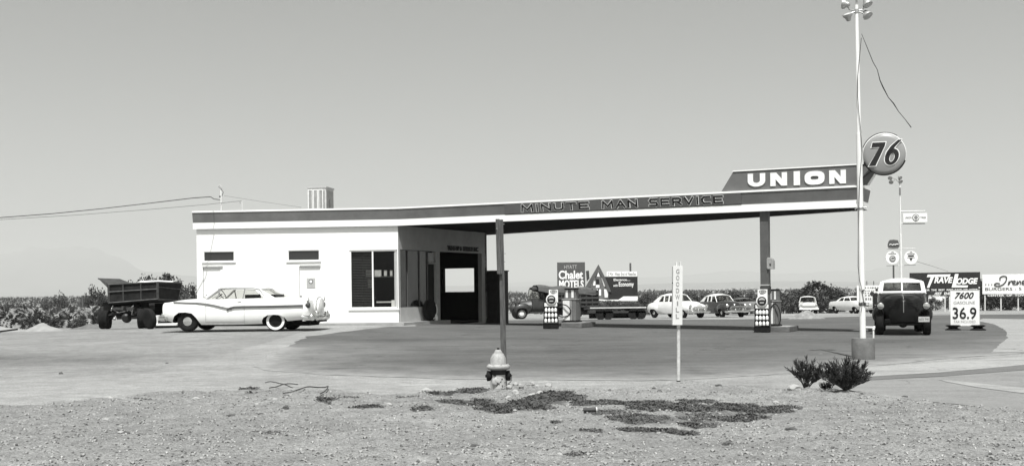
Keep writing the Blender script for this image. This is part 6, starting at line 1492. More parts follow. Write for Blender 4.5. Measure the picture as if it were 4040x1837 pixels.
# second lamp pole with trade signs
p = drop(3556, 66); k = F / 66; sp_ = thing('sign_pole', 'slim white lamp pole far right behind the truck, carrying a small flood cluster', 'lamp pole', p)
def z6(y): return at(3556, y, 66).z - p.z
mb = MB(); mb.tube([(0, 0, 0), (0, 0, z6(925))], .068, 12); mb.build('pole', POLEW, sp_, smooth=True)
mb = MB(); mb.tube([(0, 0, z6(926)), (-.02, 0, z6(722))], .040, 10); mb.build('upper_pole', POLEW, sp_, smooth=True)
mb = MB(); mb.tube([(-.02, -.01, z6(770)), (-.02, -.01, z6(740))], .052, 8); mb.build('grey_sleeve', GREY20, sp_)
CHROME = ALU
for dx, y in ((-.55, 702), (.0, 702), (-.50, 718), (.03, 717)): flood(sp_, -.02 + dx, -.05, z6(y), (dx + .25, -.6, -.6), .12)
CHROME = CH0
mb = MB(); mb.tube([(-.02, 0, z6(724)), (-.25, 0, z6(706)), (-.5, 0, z6(700))], .02, 5); mb.tube([(-.02, 0, z6(722)), (-.1, 0, z6(700)), (0, 0, z6(694))], .02, 5); mb.tube([(-.25, 0, z6(706)), (-.45, 0, z6(720))], .018, 5); mb.build('lamp_arms', ALU, sp_)
mb = MB()
for y in (981, 1047): mb.tube([(-58 / k, 0, z6(y)), (58 / k, 0, z6(y - 2))], .014, 5)
for y in (833, 882): mb.tube([(0, 0, z6(y)), (96 / k, 0, z6(y))], .032, 6)
mb.build('crossbar', ALU, sp_)
def hang(name, label, px, py, cat='sign'): q = at(px, py, 65.85); return thing(name, label, cat, q, 0)
u = hang('tyre_sign', 'white oblong tyre sign high on the slim far pole', 3611, 858)
mb = MB(); mb.bb((-47 / k, 0, -17.5 / k), (47 / k, .05, 17.5 / k)); bo = mb.build('panel', WPAINT, u)
mb = MB(); mb.lathe([(14 / k, 0), (14 / k, .008)], (2 / k, -.012, 0), 24, rot=RX); r1 = mb.build('emblem', GREY10, bo)
mb = MB(); mb.lathe([(11 / k, 0), (11 / k, .006)], (2 / k, -.022, 0), 24, rot=RX); mb.build('emblem_ring', WPAINT, r1)
mb = MB(); mb.lathe([(7.5 / k, 0), (7.5 / k, .006)], (2 / k, -.030, .01), 20, rot=RX); mb.box((2 / k, -.028, -.13), (.05, .006, .09)); mb.build('emblem_core', GREY20, r1)
for s_, cx, ww in (('UNION', -28, 26), ('TIRES', 30, 22)): q = text_mb(s_, ww / k, 7.5 / k, 0, offset=.01); shift(q, (cx / k, -.012, 0)); q.build('lettering', GREY10, bo)
def roundsign(label, px, kind):
    u = hang('credit_sign', label, px, 1015, 'round sign'); u['group'] = 'round credit signs on the far pole'
    mb = MB(); mb.lathe([(26.5 / k, -.0), (26.5 / k, .04)], (0, 0, 0), 32, rot=RX); bo = mb.build('disc', WPAINT, u)
    for s_, zz, ww, hh in (('WE', 21, 10, 4), ('HONOR', 14.5, 30, 5)): q = text_mb(s_, ww / k, hh / k, 0, offset=.03); shift(q, (0, -.01, zz / k)); q.build('lettering', INK, bo)
    if kind: 
        mb = MB(); mb.lathe([(13 / k, 0), (13 / k, .006)], (0, -.012, -5 / k), 24, rot=RX); e = mb.build('emblem', GREY20, bo)
        mb = MB(); mb.tube([(7 / k * math.cos(a), -.018, -5 / k + 7 / k * math.sin(a)) for a in [PI * i / 12 for i in range(3, 24)]], .022, 5); mb.build('emblem_mark', CREAM, e)
    else:
        mb = MB(); mb.prism([(-13 / k, 9 / k), (13 / k, 9 / k), (10.5 / k, 3.5 / k), (-10.5 / k, 3.5 / k)], 'Y', -.012, -.004); mb.build('emblem', INK, bo)
        mb = MB(); mb.prism([(-6 / k, -3 / k), (6 / k, -3 / k), (0, -15 / k)], 'Y', -.012, -.004); mb.build('emblem_point', INK, bo)
        mb = MB(); mb.prism([(-15 / k, 1.5 / k), (15 / k, 1.5 / k), (15 / k, -1.5 / k), (-15 / k, -1.5 / k)], 'Y', -.014, -.006); mb.build('emblem_bar', GREY40, bo)
roundsign('round white sign with a grey ring emblem left of the slim far pole', 3521, True)
roundsign('round white sign with a black triangle emblem right of the slim far pole', 3594, False)
u = hang('stamp_sign', 'small dark rounded sign above the left round sign on the slim far pole', 3526, 962)
mb = MB(); mb.prism([(-23 / k, -10 / k), (-19 / k, -16 / k), (0, -17 / k), (18 / k, -16 / k), (22 / k, -10 / k), (22 / k, -2 / k), (17 / k, 15 / k), (0, 17 / k), (-15 / k, 16 / k), (-20 / k, 9 / k), (-23 / k, 0)], 'Y', 0, .05); bo = mb.build('panel', GREY10, u)
mb = MB(); mb.tube([(-18 / k, -.01, -4 / k), (-12 / k, -.01, -1 / k), (-6 / k, -.01, -5 / k), (0, -.01, -2 / k), (5 / k, -.01, -4 / k), (10 / k, -.01, -1 / k), (18 / k, -.01, -2 / k)], .035, 5); mb.build('script_mark', CREAM, bo)
p = drop(3526, 62); mb = MB(); mb.bb((-.035, -.035, 0), (.035, .035, at(3526, 1045, 62).z - p.z)); o = mb.build('dark_post', WOOD, loc=p); tag(o, 'thin dark post below the left round sign behind the black truck', 'post')
swire([(3607, 1028), (3680, 1050), (3740, 1070)], 66, 107, .012, 'thin wire from the round triangle sign down to the black lodge billboard')

# tyre and white rag by the shop door
tt, zt3 = sp(1675, 1265); q = W3(Cc, V2, sp(1676, 1200)[0], ZF, .22)
ty = thing('display_tyre', 'big dark tyre standing upright beside the shop door', 'tyre', q, math.atan2(V2.y, V2.x))
mb = MB(); mb.lathe([(.20, -.10), (.32, -.12), (.39, -.09), (.41, 0), (.39, .09), (.32, .12), (.20, .10)], (0, 0, .41), 28, rot=RX); mb.build('tyre', RUBBER, ty, smooth=True, sharp=50)
mb = MB(); mb.tube([(.34 * math.cos(a), -.13, .41 + .34 * math.sin(a)) for a in [math.radians(x) for x in range(-80, 50, 10)]], .022, 5); mb.build('white_wall', WPAINT, ty)
q = W3(Cc, V2, sp(1690, 1250)[0], ZF, .35); o = MB().lathe([(.07, 0), (.08, .02), (.07, .16), (.03, .24)], n=12).build('white_bottle', WPAINT, loc=q, smooth=True); tag(o, 'small white jug at the foot of the display tyre', 'jug')

# fence posts and stakes at the left edge
for px, py0, py1, d, lab in ((194, 1215, 1277, 66, 'short dark fence post left of the pointed sand heap'), (326, 1165, 1280, 66, 'tall thin dark fence post among the palms'), (1920 - 1500, 1, 1, 0, '')):
    if d:
        p = drop(px, d); q = MB(); q.bb((-.05, -.05, -.1), (.05, .05, at(px, py0, d).z - p.z)); o = q.build('fence_post', WOOD, loc=p); tag(o, lab, 'fence post', 'fence posts by the palms')
p = ground(12, 1311); q = MB(); q.box((0, 0, .06), (1.0, .5, .06), rot=Matrix.Rotation(-.12, 3, 'Y')); o = q.build('dark_plank', BLACK, loc=p); tag(o, 'dark plank lying at the foot of the leftmost sand heap', 'plank')

# wires, can and sticks on the ground
def gw(pts, r, label, lift=.02, name='wire'):
    P = [ground(x, y) for x, y in pts]; N = len(P)
    Q = [Vector((p.x, p.y, surf(p.x, p.y) + lift + .03 * math.sin(PI * i / (N - 1)))) for i, p in enumerate(P)]
    mb = MB(); mb.tube([tuple(v) for v in sm([tuple(v) for v in Q])], r, 6); o = mb.build(name, STEEL, smooth=True); tag(o, label, 'wire', 'rusty wires on the bank'); return o
def c8(x, y): return (900 + x * .544, 1200 + y * .544)
gw([c8(*p) for p in ((268, 592), (310, 594), (370, 614), (420, 640), (465, 660))], .008, 'rusty wire crossing the others, running down to the right', .06)
gw([c8(*p) for p in ((300, 655), (350, 632), (400, 613), (450, 602), (508, 598))], .008, 'short straight rusty wire rising to the right', .04)
gw([c8(*p) for p in ((398, 668), (460, 669), (520, 663), (580, 642), (640, 628), (700, 626), (726, 640), (706, 664), (668, 676))], .009, 'long rusty wire ending in a hooked loop', .03)
def c4(x, y): return (1800 + x * .5014, 1250 + y * .5014)
p = ground(*c4(1052, 772)); p.z = surf(p.x, p.y) + .03; cn = thing('crushed_can', 'crushed dark tin can lying on the dirt below the weeds', 'can', p, .1)
mb = MB(); mb.lathe([(.030, -.075), (.032, -.05), (.026, 0), (.031, .04), (.030, .07)], (0, 0, 0), 14, rot=Matrix.Rotation(PI / 2, 3, 'Y')); mb.build('can_body', GREY05, cn, smooth=True)
mb = MB(); mb.lathe([(.030, .071), (.034, .076), (.034, .084), (.029, .086)], (0, 0, 0), 14, rot=Matrix.Rotation(PI / 2, 3, 'Y')); mb.build('can_rim', CREAM, cn)

# ================================================================== STONES
def stone_mesh(seed, mat):
    bm = bmesh.new(); bmesh.ops.create_icosphere(bm, subdivisions=2, radius=1)
    for v in bm.verts:
        n_ = v.co.normalized(); v.co = n_ * (1 + .35 * noise.noise(n_ * 1.4 + Vector((seed, 0, 0))) + .12 * noise.noise(n_ * 4 + Vector((0, seed, 0))))
    me = bpy.data.meshes.new('stone'); bm.to_mesh(me); bm.free(); me.materials.append(mat); return me
SM = [stone_mesh(i * 3.7, STONEL) for i in range(3)]; SDm = [stone_mesh(i * 5.1 + 2, STONED) for i in range(3)]; SGm = [stone_mesh(i * 2.3 + 9, SAND) for i in range(3)]
def stone(px, py, wpx, label, kind, seed, asp=.55):
    p = ground(px, py); k = F / p.y; r = wpx / k / 2; random.seed(seed)
    o = bpy.data.objects.new('stone', random.choice({'p': SM, 'd': SDm, 's': SGm}[kind])); COL.objects.link(o)
    o.location = (p.x, p.y, surf(p.x, p.y) + r * asp * .35); o.scale = (r, r * .8, r * asp); o.rotation_euler = (0, 0, random.uniform(-.5, .5))
    tag(o, label, 'stone', 'loose stones on the bank'); return o
named = [(1128, 1628, 24, 'dark upright stone below the hooked wire', 'd', .8), (1028, 1648, 22, 'flat dark stone lower left of the wires', 'd', .4), (912, 1652, 44, 'long dark flat stone at the left of the bank below the wires', 'd', .25),
 (1085, 1585, 24, 'rounded pale stone just below the crossed wires', 'p', .6), (1014, 1600, 20, 'pale flat stone left of the dark upright stone', 'p', .5), (1534, 1612, 26, 'large pale stone among sparse weeds left of the hydrant', 'p', .6),
 (1680, 1556, 44, 'pale rubble stone left of the hydrant on the bank crest', 'p', .6), (1668, 1550, 26, 'dark stone on the pale rubble left of the hydrant', 'd', .5), (1872, 1773, 36, 'dark angular stone at the bottom left of centre', 'd', .5),
 (2225, 1768, 22, 'black stone near the bottom centre', 'd', .7), (2208, 1808, 28, 'white round stone near the bottom edge at the centre', 'p', .7), (2870, 1768, 40, 'dark wedge-shaped stone below the right weed patch', 'd', .6), (3122, 1712, 46, 'long dark pointed stone lower left of the leafy shrubs', 'd', .32),
 (3135, 1562, 54, 'large pale block beside the left leafy shrub', 'p', .55), (3511, 1617, 16, 'black stone right of the leafy shrubs', 'd', .8), (3570, 1567, 24, 'flat dark stone at the road edge', 'd', .4), (3790, 1622, 22, 'pale pointed stone near the road edge', 'p', .6),
 (3584, 1692, 26, 'grey rounded stone right of centre on the bank', 's', .6), (3826, 1742, 14, 'small black stone at the lower right', 'd', .7), (3890, 1772, 22, 'grey stone at the lower right corner area', 's', .5), (3988, 1700, 16, 'grey pebble-like stone near the right edge', 's', .6),
 (496, 1725, 38, 'long dark slab-like stone at the lower left', 'd', .35), (480, 1722, 30, 'pale stone behind the long dark slab at the lower left', 'p', .5), (265, 1738, 20, 'dark flat stone at the lower left', 'd', .3), (416, 1662, 24, 'pale flat stone in the left foreground', 'p', .5), (374, 1644, 14, 'small white stone left foreground', 'p', .6), (176, 1692, 22, 'pale flat stone near the left edge', 'p', .35),
 (240, 1474, 18, 'dark lump on the smooth track at the left', 'd', .7), (658, 1432, 12, 'small dark stone on the track before the white car', 'd', .5), (435, 1575, 26, 'pale angular stone on the crest at the left', 'p', .6), (772, 1582, 30, 'pale stone on the crest left of the wires', 'p', .5),
 (2030, 1634, 26, 'pale flat chip in front of the weeds right of the hydrant', 'p', .3), (1582, 1608, 12, 'black pebble in front of the sparse weeds', 'd', .6), (3060, 1600, 26, 'pale stone left of the leafy shrubs below them', 'p', .5), (2990, 1705, 16, 'pale pebble right of the lower weeds', 'p', .6), (3010, 1697, 12, 'tiny dark pebble beside the pale pebble', 'd', .6),
 (2580, 1545, 16, 'dark clod left of the post sign foot', 'd', .6), (2602, 1557, 20, 'dark clod below left of the post sign', 'd', .6), (2636, 1548, 16, 'pale pebble left of the post sign foot', 'p', .6), (2700, 1540, 16, 'dark clod right of the post sign foot', 'd', .6), (2835, 1538, 26, 'flat dark clod right of the post sign', 'd', .35), (2825, 1558, 20, 'flat dark chip below the flat clod', 'd', .3)]
for i, (x, y, w_, lab, kd, a_) in enumerate(named): stone(x, y, w_, lab, kd, i, a_)
# hydrant rubble
random.seed(21)
for i in range(26):
    x = 2070 + random.gauss(0, 48); y = 1556 + random.gauss(0, 9) + abs(x - 2070) * .1
    stone(x, y, random.uniform(12, 38), 'pale broken rubble lump heaped right of the hydrant', 'p' if random.random() < .8 else 's', 100 + i, .7)
# uncountable gravel
def gravel(name, N, mat, seed, lo, hi, x0=-100, x1=4150, y0=1552, y1=1880, clump=True):
    random.seed(seed); mb = MB(); c = 0
    base = [Vector(p).normalized() for p in ((1, 0, -.4), (-.5, .85, -.4), (-.5, -.85, -.4), (.3, .6, .6), (.3, -.6, .6), (-.7, 0, .6), (0, 0, 1))]
    fs = [(0, 1, 3), (0, 3, 4), (0, 4, 2), (1, 5, 3), (2, 4, 5), (1, 2, 5), (3, 5, 6), (3, 6, 4), (4, 6, 5)]
    while c < N:
        x = random.uniform(x0, x1); y = y0 + (y1 - y0) * random.random() ** 1.1; p = ground(x, y)
        if rocky(p.x, p.y) < .5: continue
        if clump and noise.noise((p.x * 1.1, p.y * 1.6, seed)) < random.uniform(-.45, .25): continue
        r = lo + (hi - lo) * random.random() ** 4; z = surf(p.x, p.y) + r * .15; a = random.uniform(0, 6.3); ca, sa = math.cos(a), math.sin(a); fz = random.uniform(.4, .8)
        mb.v += [Vector((p.x + r * (b.x * ca - b.y * sa), p.y + r * (b.x * sa + b.y * ca), z + r * fz * b.z)) for b in base]; k0 = len(mb.v) - 7; mb.f += [tuple(i + k0 for i in f) for f in fs]; c += 1
    me = bpy.data.meshes.new(name); me.from_pydata([tuple(v) for v in mb.v], [], mb.f); me.materials.append(mat); o = bpy.data.objects.new(name, me); COL.objects.link(o); o['kind'] = 'stuff'
    return tag(o, {'pale_gravel': 'pale gravel scattered over the rubble bank', 'dark_gravel': 'dark crumbs and gravel over the rubble bank', 'dirt_clods': 'earth-coloured clods over the rubble bank'}[name], 'gravel')
gravel('pale_gravel', 3600, STONEL, 5, .003, .02); gravel('dark_gravel', 5200, STONED, 6, .003, .02); gravel('dirt_clods', 7000, SAND, 7, .004, .03)

# ================================================================== LOW WEEDS (stuff)
def weeds(patches, seed, name, label):
    random.seed(seed); V = []; Fc = []
    for (cx, cy, rx, ry, n_, hgt) in patches:
        for _ in range(n_):
            a = random.uniform(0, 2 * PI); q = random.random() ** .55; x = cx + rx * q * math.cos(a); y = cy + ry * q * math.sin(a)
            p = ground(x, y)
            if noise.noise((p.x * 2.6, p.y * 5.0, 2)) + .5 * noise.noise((p.x * 8, p.y * 11, 2)) < -.30 + .50 * q * q: continue
            z = surf(p.x, p.y); h = hgt * random.uniform(.4, 1.2)
            for j in range(2):
                b = random.uniform(0, 6.28); l = random.uniform(.3, 1.0) * h; dx, dy = math.cos(b) * l * .9, math.sin(b) * l * .9; w_ = random.uniform(.003, .008)
                px_, py_ = -math.sin(b) * w_, math.cos(b) * w_; ox_, oy_ = random.uniform(-.03, .03), random.uniform(-.03, .03)
                k0 = len(V); V += [(p.x + ox_ - px_, p.y + oy_ - py_, z + .004), (p.x + ox_ + px_, p.y + oy_ + py_, z + .004), (p.x + ox_ + dx + px_ * .6, p.y + oy_ + dy + py_ * .6, z + l * .75 + .006), (p.x + ox_ + dx * 1.5, p.y + oy_ + dy * 1.5, z + l * .55 + .006)]
                Fc.append((k0, k0 + 1, k0 + 2, k0 + 3))
    me = bpy.data.meshes.new(name); me.from_pydata(V, [], Fc); me.materials.append(WEED); o = bpy.data.objects.new(name, me); COL.objects.link(o); tag(o, label, 'weeds', None, 'stuff')
weeds([(a_, b_, c_, d_, int(n_ * 1.7), h_ * .7) for a_, b_, c_, d_, n_, h_ in WPATCH], 3, 'weed_patches', 'dark low weeds spreading in broken patches right of the hydrant')
weeds([(1290, 1592, 40, 12, 260, .05), (1360, 1578, 60, 5, 120, .03), (1440, 1620, 75, 5, 320, .04), (1660, 1630, 50, 10, 260, .04), (1740, 1562, 60, 9, 350, .05), (1770, 1600, 40, 8, 220, .04), (985, 1548, 40, 14, 200, .05), (560, 1580, 50, 4, 60, .03), (1600, 1575, 60, 4, 120, .03), (1080, 1720, 110, 5, 120, .02)], 4, 'sparse_weeds', 'sparse thin weeds on the bank left of the hydrant')

# ================================================================== SHRUBS AND TREES
def leafy(n_stems, L, spread, leaf, mat, seed, n_leaf=26, droop=.0, up=.35, name='foliage'):
    """upright twiggy shrub; returns (stems MB, leaves verts/faces)"""
    random.seed(seed); st_ = MB(); V = []; Fc = []
    for i in range(n_stems):
        a = random.uniform(0, 2 * PI); s = random.uniform(.1, 1) ** .8 * spread; l = L * random.uniform(.65, 1.05)
        d0 = Vector((math.cos(a) * s, math.sin(a) * s * .8, 1)).normalized(); P = [Vector((random.uniform(-.03, .03), random.uniform(-.03, .03), 0))]; d = d0
        for j in range(6):
            d = (d + Vector((random.uniform(-.2, .2), random.uniform(-.2, .2), random.uniform(-.08, .12) - droop * .1))).normalized(); P.append(P[-1] + d * l / 6)
        st_.tube(P, [.006 * (1 - .13 * q) for q in range(7)], 4)
        for k in range(n_leaf):
            u = random.uniform(up, 1.0) * 5.99; q = int(u); c = P[q].lerp(P[q + 1], u - q); b = (d0 * .9 + Vector((random.uniform(-1, 1), random.uniform(-1, 1), random.uniform(-.2, .9)))).normalized()
            ll = leaf * random.uniform(.6, 1.4); sd_ = b.cross(Vector((random.uniform(-1, 1), random.uniform(-1, 1), random.uniform(-1, 1)))).normalized() * ll * .10
            k0 = len(V); V += [c - sd_ * .3, c + b * ll * .45 + sd_, c + b * ll, c + b * ll * .45 - sd_]; Fc.append((k0, k0 + 1, k0 + 2, k0 + 3))
    return st_, V, Fc
def fg_shrub(px, py, label, n_, L, spread, seed, leaf=.075, nl=30):
    p = ground(px, py); p.z = surf(p.x, p.y); t = thing('leafy_shrub', label, 'shrub', p, 0, 'leafy shrubs on the bank')
    st_, V, Fc = leafy(n_, L, spread, leaf, WEED, seed, nl); st_.build('stems', BARK, t)
    m = MB(); m.v = V; m.f = Fc; me = bpy.data.meshes.new('foliage'); me.from_pydata([tuple(v) for v in V], [], Fc); me.materials.append(G('sprig_foliage', .032, .8, amt=.5, scale=9)); o = bpy.data.objects.new('foliage', me); COL.objects.link(o); o.parent = t
    return t
fg_shrub(3180, 1560, 'open V-shaped leafy shrub, left of the two on the right bank', 26, .43, 1.15, 31, nl=62, leaf=.065)
fg_shrub(3338, 1564, 'dense rounded leafy shrub, right of the two on the right bank', 90, .45, 1.9, 33, nl=48, leaf=.065)
fg_shrub(3262, 1556, 'small scruffy leafy shrub between the two larger ones', 12, .17, 1.1, 35, leaf=.05, nl=24)

def crown_mesh(seed, n_cl, leaves, mat, size=.16, squash=.8, name='crown', hole=.0):
    """unit crown of radius about 1: leaf faces gathered in clumps"""
    random.seed(seed); V = []; Fc = []
    cl = []
    for i in range(n_cl):
        while True:
            c = Vector((random.uniform(-1, 1), random.uniform(-1, 1), random.uniform(-1, 1)))
            if c.length < 1: break
        c = c.normalized() * c.length ** .5 * .82; c.z *= squash; cl.append((c, random.uniform(.16, .36)))
    for c, r in cl:
        for j in range(leaves):
            n_ = Vector((random.gauss(0, 1), random.gauss(0, 1), random.gauss(0, 1))).normalized(); p = c + n_ * r * random.random() ** .4
            t = Vector((random.gauss(0, 1), random.gauss(0, 1), random.gauss(.3, 1))).normalized(); s = n_.cross(t); s = s.normalized() * size * random.uniform(.2, .5) if s.length > 0 else Vector((size * .3, 0, 0)); t = t * size * random.uniform(.5, 1.1)
            k0 = len(V); V += [p - s * .4, p + t * .5 + s, p + t, p + t * .5 - s]; Fc.append((k0, k0 + 1, k0 + 2, k0 + 3))
    for ax in range(3):
        vals = sorted(v[ax] for v in V); lo, hi = vals[int(len(vals) * .004)], vals[int(len(vals) * .996)]
        for v in V: v[ax] = (v[ax] - (lo + hi) / 2) / (hi - lo) * 2
    me = bpy.data.meshes.new(name); me.from_pydata([tuple(v) for v in V], [], Fc); me.materials.append(mat); return me
BUSH = [crown_mesh(50 + i, 34, 52, LEAF, .13, .75) for i in range(3)]; BUSHD = [crown_mesh(60 + i, 40, 52, LEAFD, .13, .85) for i in range(3)]
def trunk_mesh(seed):
    random.seed(seed); mb = MB()
    mb.tube([(0, 0, 0), (.03, .02, .25), (0, .03, .5), (.04, 0, .75)], [.07, .055, .045, .025], 6)
    for i in range(7):
        a = random.uniform(0, 6.28); z = random.uniform(.12, .6); l = random.uniform(.3, .55); mb.tube([(0, 0, z), (math.cos(a) * l * .5, math.sin(a) * l * .5, z + .2), (math.cos(a) * l, math.sin(a) * l, z + .28)], [.03, .02, .008], 5)
    return mb.mesh('trunk', BARK)
TRK = [trunk_mesh(i) for i in range(3)]
def bush(px, pyb, pyt, wpx, d, label, cat='bush', name='desert_bush', dark=False, grp='bushes beyond the lot', seed=0, asp=1.0):
    random.seed(seed * 7 + 3); top = at(px, pyt, d); g = drop(px, d); k = F / d; h = max(top.z - g.z, .5); r = wpx / k / 2
    t = thing(name, label, cat, g, 0, grp)
    c = bpy.data.objects.new('crown', random.choice(BUSHD if dark else BUSH)); COL.objects.link(c); c.parent = t
    rz = h * (.52 if name == 'desert_bush' else .42); c.location = (0, 0, h - rz); c.scale = (r, r * .9, rz); c.rotation_euler = (0, 0, random.uniform(0, 6.28))
    b = bpy.data.objects.new('trunk', random.choice(TRK)); COL.objects.link(b); b.parent = t; b.scale = (r * .9, r * .9, h * .9)
    return t
# left side: clumps behind palms, tree behind the dump truck
L_B = [(245, 1255, 1157, 78, 78, 'round dense bush left of the tall thin fence post', False), (383, 1260, 1128, 76, 80, 'tall round bush directly left of the dump truck', True), (335, 1255, 1160, 60, 84, 'bush behind the tall thin fence post', False), (180, 1262, 1185, 70, 90, 'lower bush left of the round dense bush', False), (90, 1262, 1200, 80, 80, 'wide low bush behind the leftmost palms', True), (20, 1262, 1196, 80, 84, 'bush at the left edge of the photo behind a palm', False),
       (112, 1280, 1250, 76, 60, 'low dark bush between the two sand heaps', True), (215, 1284, 1252, 70, 59, 'low bush behind the pointed sand heap', True), (300, 1286, 1254, 60, 59, 'low bush right of the pointed sand heap', False)]
for i, (x, yb, yt, w_, d, lab, dk) in enumerate(L_B): bush(x, yb, yt, w_, d, lab, dark=dk, seed=i, grp='bushes left of the dump truck')
L_T = [(580, 1084, 110, 82, 'feathery tree rising behind the dump truck box'), (670, 1080, 120, 80, 'broad feathery tree between dump truck and station'), (735, 1120, 90, 78, 'lower tree touching the left corner of the station'), (690, 1150, 110, 72, 'bush low between dump truck box and station corner'), (500, 1110, 90, 86, 'tree top just above the dump truck tailgate')]
for i, (x, yt, w_, d, lab) in enumerate(L_T): bush(x, 0, yt, w_, d, lab, 'tree', 'desert_tree', i != 3, 'trees behind the dump truck', 20 + i)
# palms with arching fronds
def palm_mesh(seed):
    random.seed(seed); V = []; Fc = []
    for i in range(26):
        a = random.uniform(0, 6.28); up = random.uniform(.6, 2.2); l = random.uniform(.75, 1.15); d = Vector((math.cos(a), math.sin(a), up)).normalized(); p = Vector((0, 0, .1)); P = [p]
        for j in range(8): d = (d + Vector((0, 0, -.16 - .02 * j))).normalized(); p = p + d * l / 8; P.append(p)
        for j in range(8):
            ax = (P[j + 1] - P[j]).normalized(); side = ax.cross(Vector((0, 0, 1))).normalized()
            for s in (1, -1):
                for m_ in range(2):
                    q = P[j].lerp(P[j + 1], m_ * .5 + .2); ll = .24 * (1 - abs(j - 3.5) / 6); tip = q + side * s * ll * .8 + ax * ll * .7 + Vector((0, 0, random.uniform(-.06, .05))); w_ = ax * .045
                    k0 = len(V); V += [q - w_, q + w_, tip]; Fc.append((k0, k0 + 1, k0 + 2))
    me = bpy.data.meshes.new('fronds'); me.from_pydata([tuple(v) for v in V], [], Fc); me.materials.append(LEAFP); return me
PM = [palm_mesh(i) for i in range(3)]; pst = MB(); pst.tube([(0, 0, -.05), (0, 0, .15)], .09, 8, r1=.06); PSM = pst.mesh('stem', BARK)
for i, (x, y, r_, lab) in enumerate(((42, 1285, 78, 'dark arching palm clump nearest the left edge'), (128, 1276, 84, 'tall palm clump with upright fronds behind the pointed sand heap'), (272, 1276, 84, 'palm clump left of the tall thin fence post'), (348, 1286, 84, 'bright palm clump between fence post and dump truck'), (6, 1262, 60, 'palm cut by the left edge of the photo'), (205, 1262, 54, 'smaller palm clump between the two tall ones'))):
    d = 62 + (i % 3); g = drop(x, d); k = F / d; t = thing('young_palm', lab, 'palm', g, i * 1.3, 'young palms at the left edge')
    c = bpy.data.objects.new('fronds', PM[i % 3]); COL.objects.link(c); c.parent = t; s_ = r_ / k; c.scale = (s_ * 1.05, s_ * 1.05, s_ * 1.7); c.location = (0, 0, .02)
    b = bpy.data.objects.new('stem', PSM); COL.objects.link(b); b.parent = t
# right side
R_B = [(2420, 1182, 80, 98, 'low bush under the left half of the black billboard', True), (2495, 1190, 70, 97, 'low bush under the right half of the black billboard', False), (2345, 1186, 60, 97, 'low bush below the chalet cutout', True), (2045, 1190, 60, 100, 'low bush left of the old canvas truck', False), (2560, 1152, 90, 104, 'bush between the black billboard and the white coupe', False), (2620, 1150, 100, 112, 'bush behind the roof of the white coupe', False), (2720, 1146, 110, 108, 'bush between post sign and dark sedan', False), (2800, 1150, 90, 112, 'bush behind the dark sedan roof', False), (2890, 1148, 110, 106, 'bush right of the dark sedan roof', True), (2960, 1156, 90, 104, 'bush left of the canopy column', True),
       (3070, 1146, 90, 106, 'bush right of the canopy column', True), (3110, 1160, 80, 104, 'bush left of the tall dark tree', False), (3270, 1180, 90, 103, 'bush right of the far pickup', True), (3330, 1142, 110, 112, 'bush behind the far white sedan', False), (3400, 1140, 90, 110, 'bush behind the tall lamp pole', False), (3440, 1200, 60, 104, 'dark bush below the notice board', True), (3690, 1170, 70, 116, 'bush behind the left legs of the lodge billboard', False), (3760, 1160, 90, 118, 'bush behind the price board', False)]
for i, (x, yt, w_, d, lab, dk) in enumerate(R_B): bush(x, 0, yt, w_, d, lab, dark=dk, seed=40 + i)
R_T = [(3235, 1110, 175, 106, 'tall dark bushy tree behind and right of the far pale pickup', True), (3140, 1148, 110, 108, 'lower dark bushy tree left of the far pale pickup', True), (3875, 1104, 70, 113, 'tall dark tree in the gap between the two big billboards', True), (3905, 1150, 90, 112, 'dark tree behind the left legs of the burger billboard', True), (3970, 1140, 110, 112, 'dark tree behind the middle legs of the burger billboard', True), (4040, 1145, 110, 112, 'dark tree behind the burger billboard at the right edge', True)]
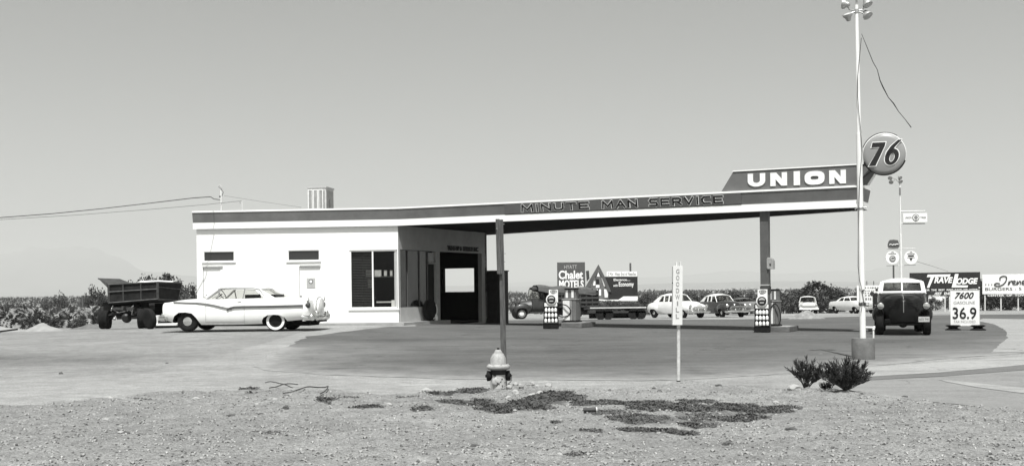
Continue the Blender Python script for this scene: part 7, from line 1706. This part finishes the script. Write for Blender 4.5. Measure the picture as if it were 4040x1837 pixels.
for i, (x, yt, w_, d, lab, dk) in enumerate(R_T): bush(x, 0, yt, w_, d, lab, 'tree', 'desert_bush' if i > 1 else 'desert_bush', dk, 'dark trees beyond the lot', 70 + i)

# scrub plain that reads as one mass
def scrub(N, seed):
    random.seed(seed); V = []; Fc = []
    for i in range(N):
        d = 118 * (900 / 118) ** (random.random() ** 1.15); x = random.uniform(-.60, .62) * d
        if noise.noise((x * .05, d * .03, 4)) < (-.05 if d < 260 else -.3): continue
        g = gz(x, d); h = random.uniform(.35, 1.0) * (1.5 + 1.1 * noise.noise((x * .06, d * .05, 1)) + (.5 if d > 260 else 0)); r = h * random.uniform(.5, .9); n_ = 30 if d < 200 else 16; lf = .26 * (d / 118) ** .6
        for j in range(n_):
            a = random.uniform(0, 6.28); q = random.random() ** .5; zz = random.random() ** .8; rr = r * q * (1 - .55 * zz * zz); c = Vector((x + rr * math.cos(a), d + rr * math.sin(a), g + h * zz))
            u = Vector((random.gauss(0, 1), random.gauss(0, .6), random.gauss(0, .8))).normalized() * lf; w_ = Vector((random.gauss(0, 1), random.gauss(0, .6), random.gauss(0, 1))).normalized() * lf * .8
            k0 = len(V); V += [c - u * .5, c + w_ * .4, c + u * .5, c - w_ * .4]; Fc.append((k0, k0 + 1, k0 + 2, k0 + 3))
    me = bpy.data.meshes.new('scrub'); me.from_pydata([tuple(v) for v in V], [], Fc); me.materials.append(SCRUB); o = bpy.data.objects.new('scrub', me); COL.objects.link(o); tag(o, 'grey desert scrub covering the plain up to the horizon', 'scrub', None, 'stuff')
scrub(7500, 9)

# ================================================================== AIR
m = bpy.data.materials.new('desert_haze'); m.use_nodes = True; n = m.node_tree; n.nodes.clear()
vo = n.nodes.new('ShaderNodeVolumePrincipled'); oo = n.nodes.new('ShaderNodeOutputMaterial')
vo.inputs['Color'].default_value = (0.99, 1.0, 0.975, 1); vo.inputs['Density'].default_value = 1.1e-4; vo.inputs['Anisotropy'].default_value = 0.0
n.links.new(vo.outputs[0], oo.inputs['Volume'])
mb = MB(); mb.bb((-60000, -3000, -8), (60000, 60000, 700)); o = mb.build('haze', m); tag(o, kind='stuff')
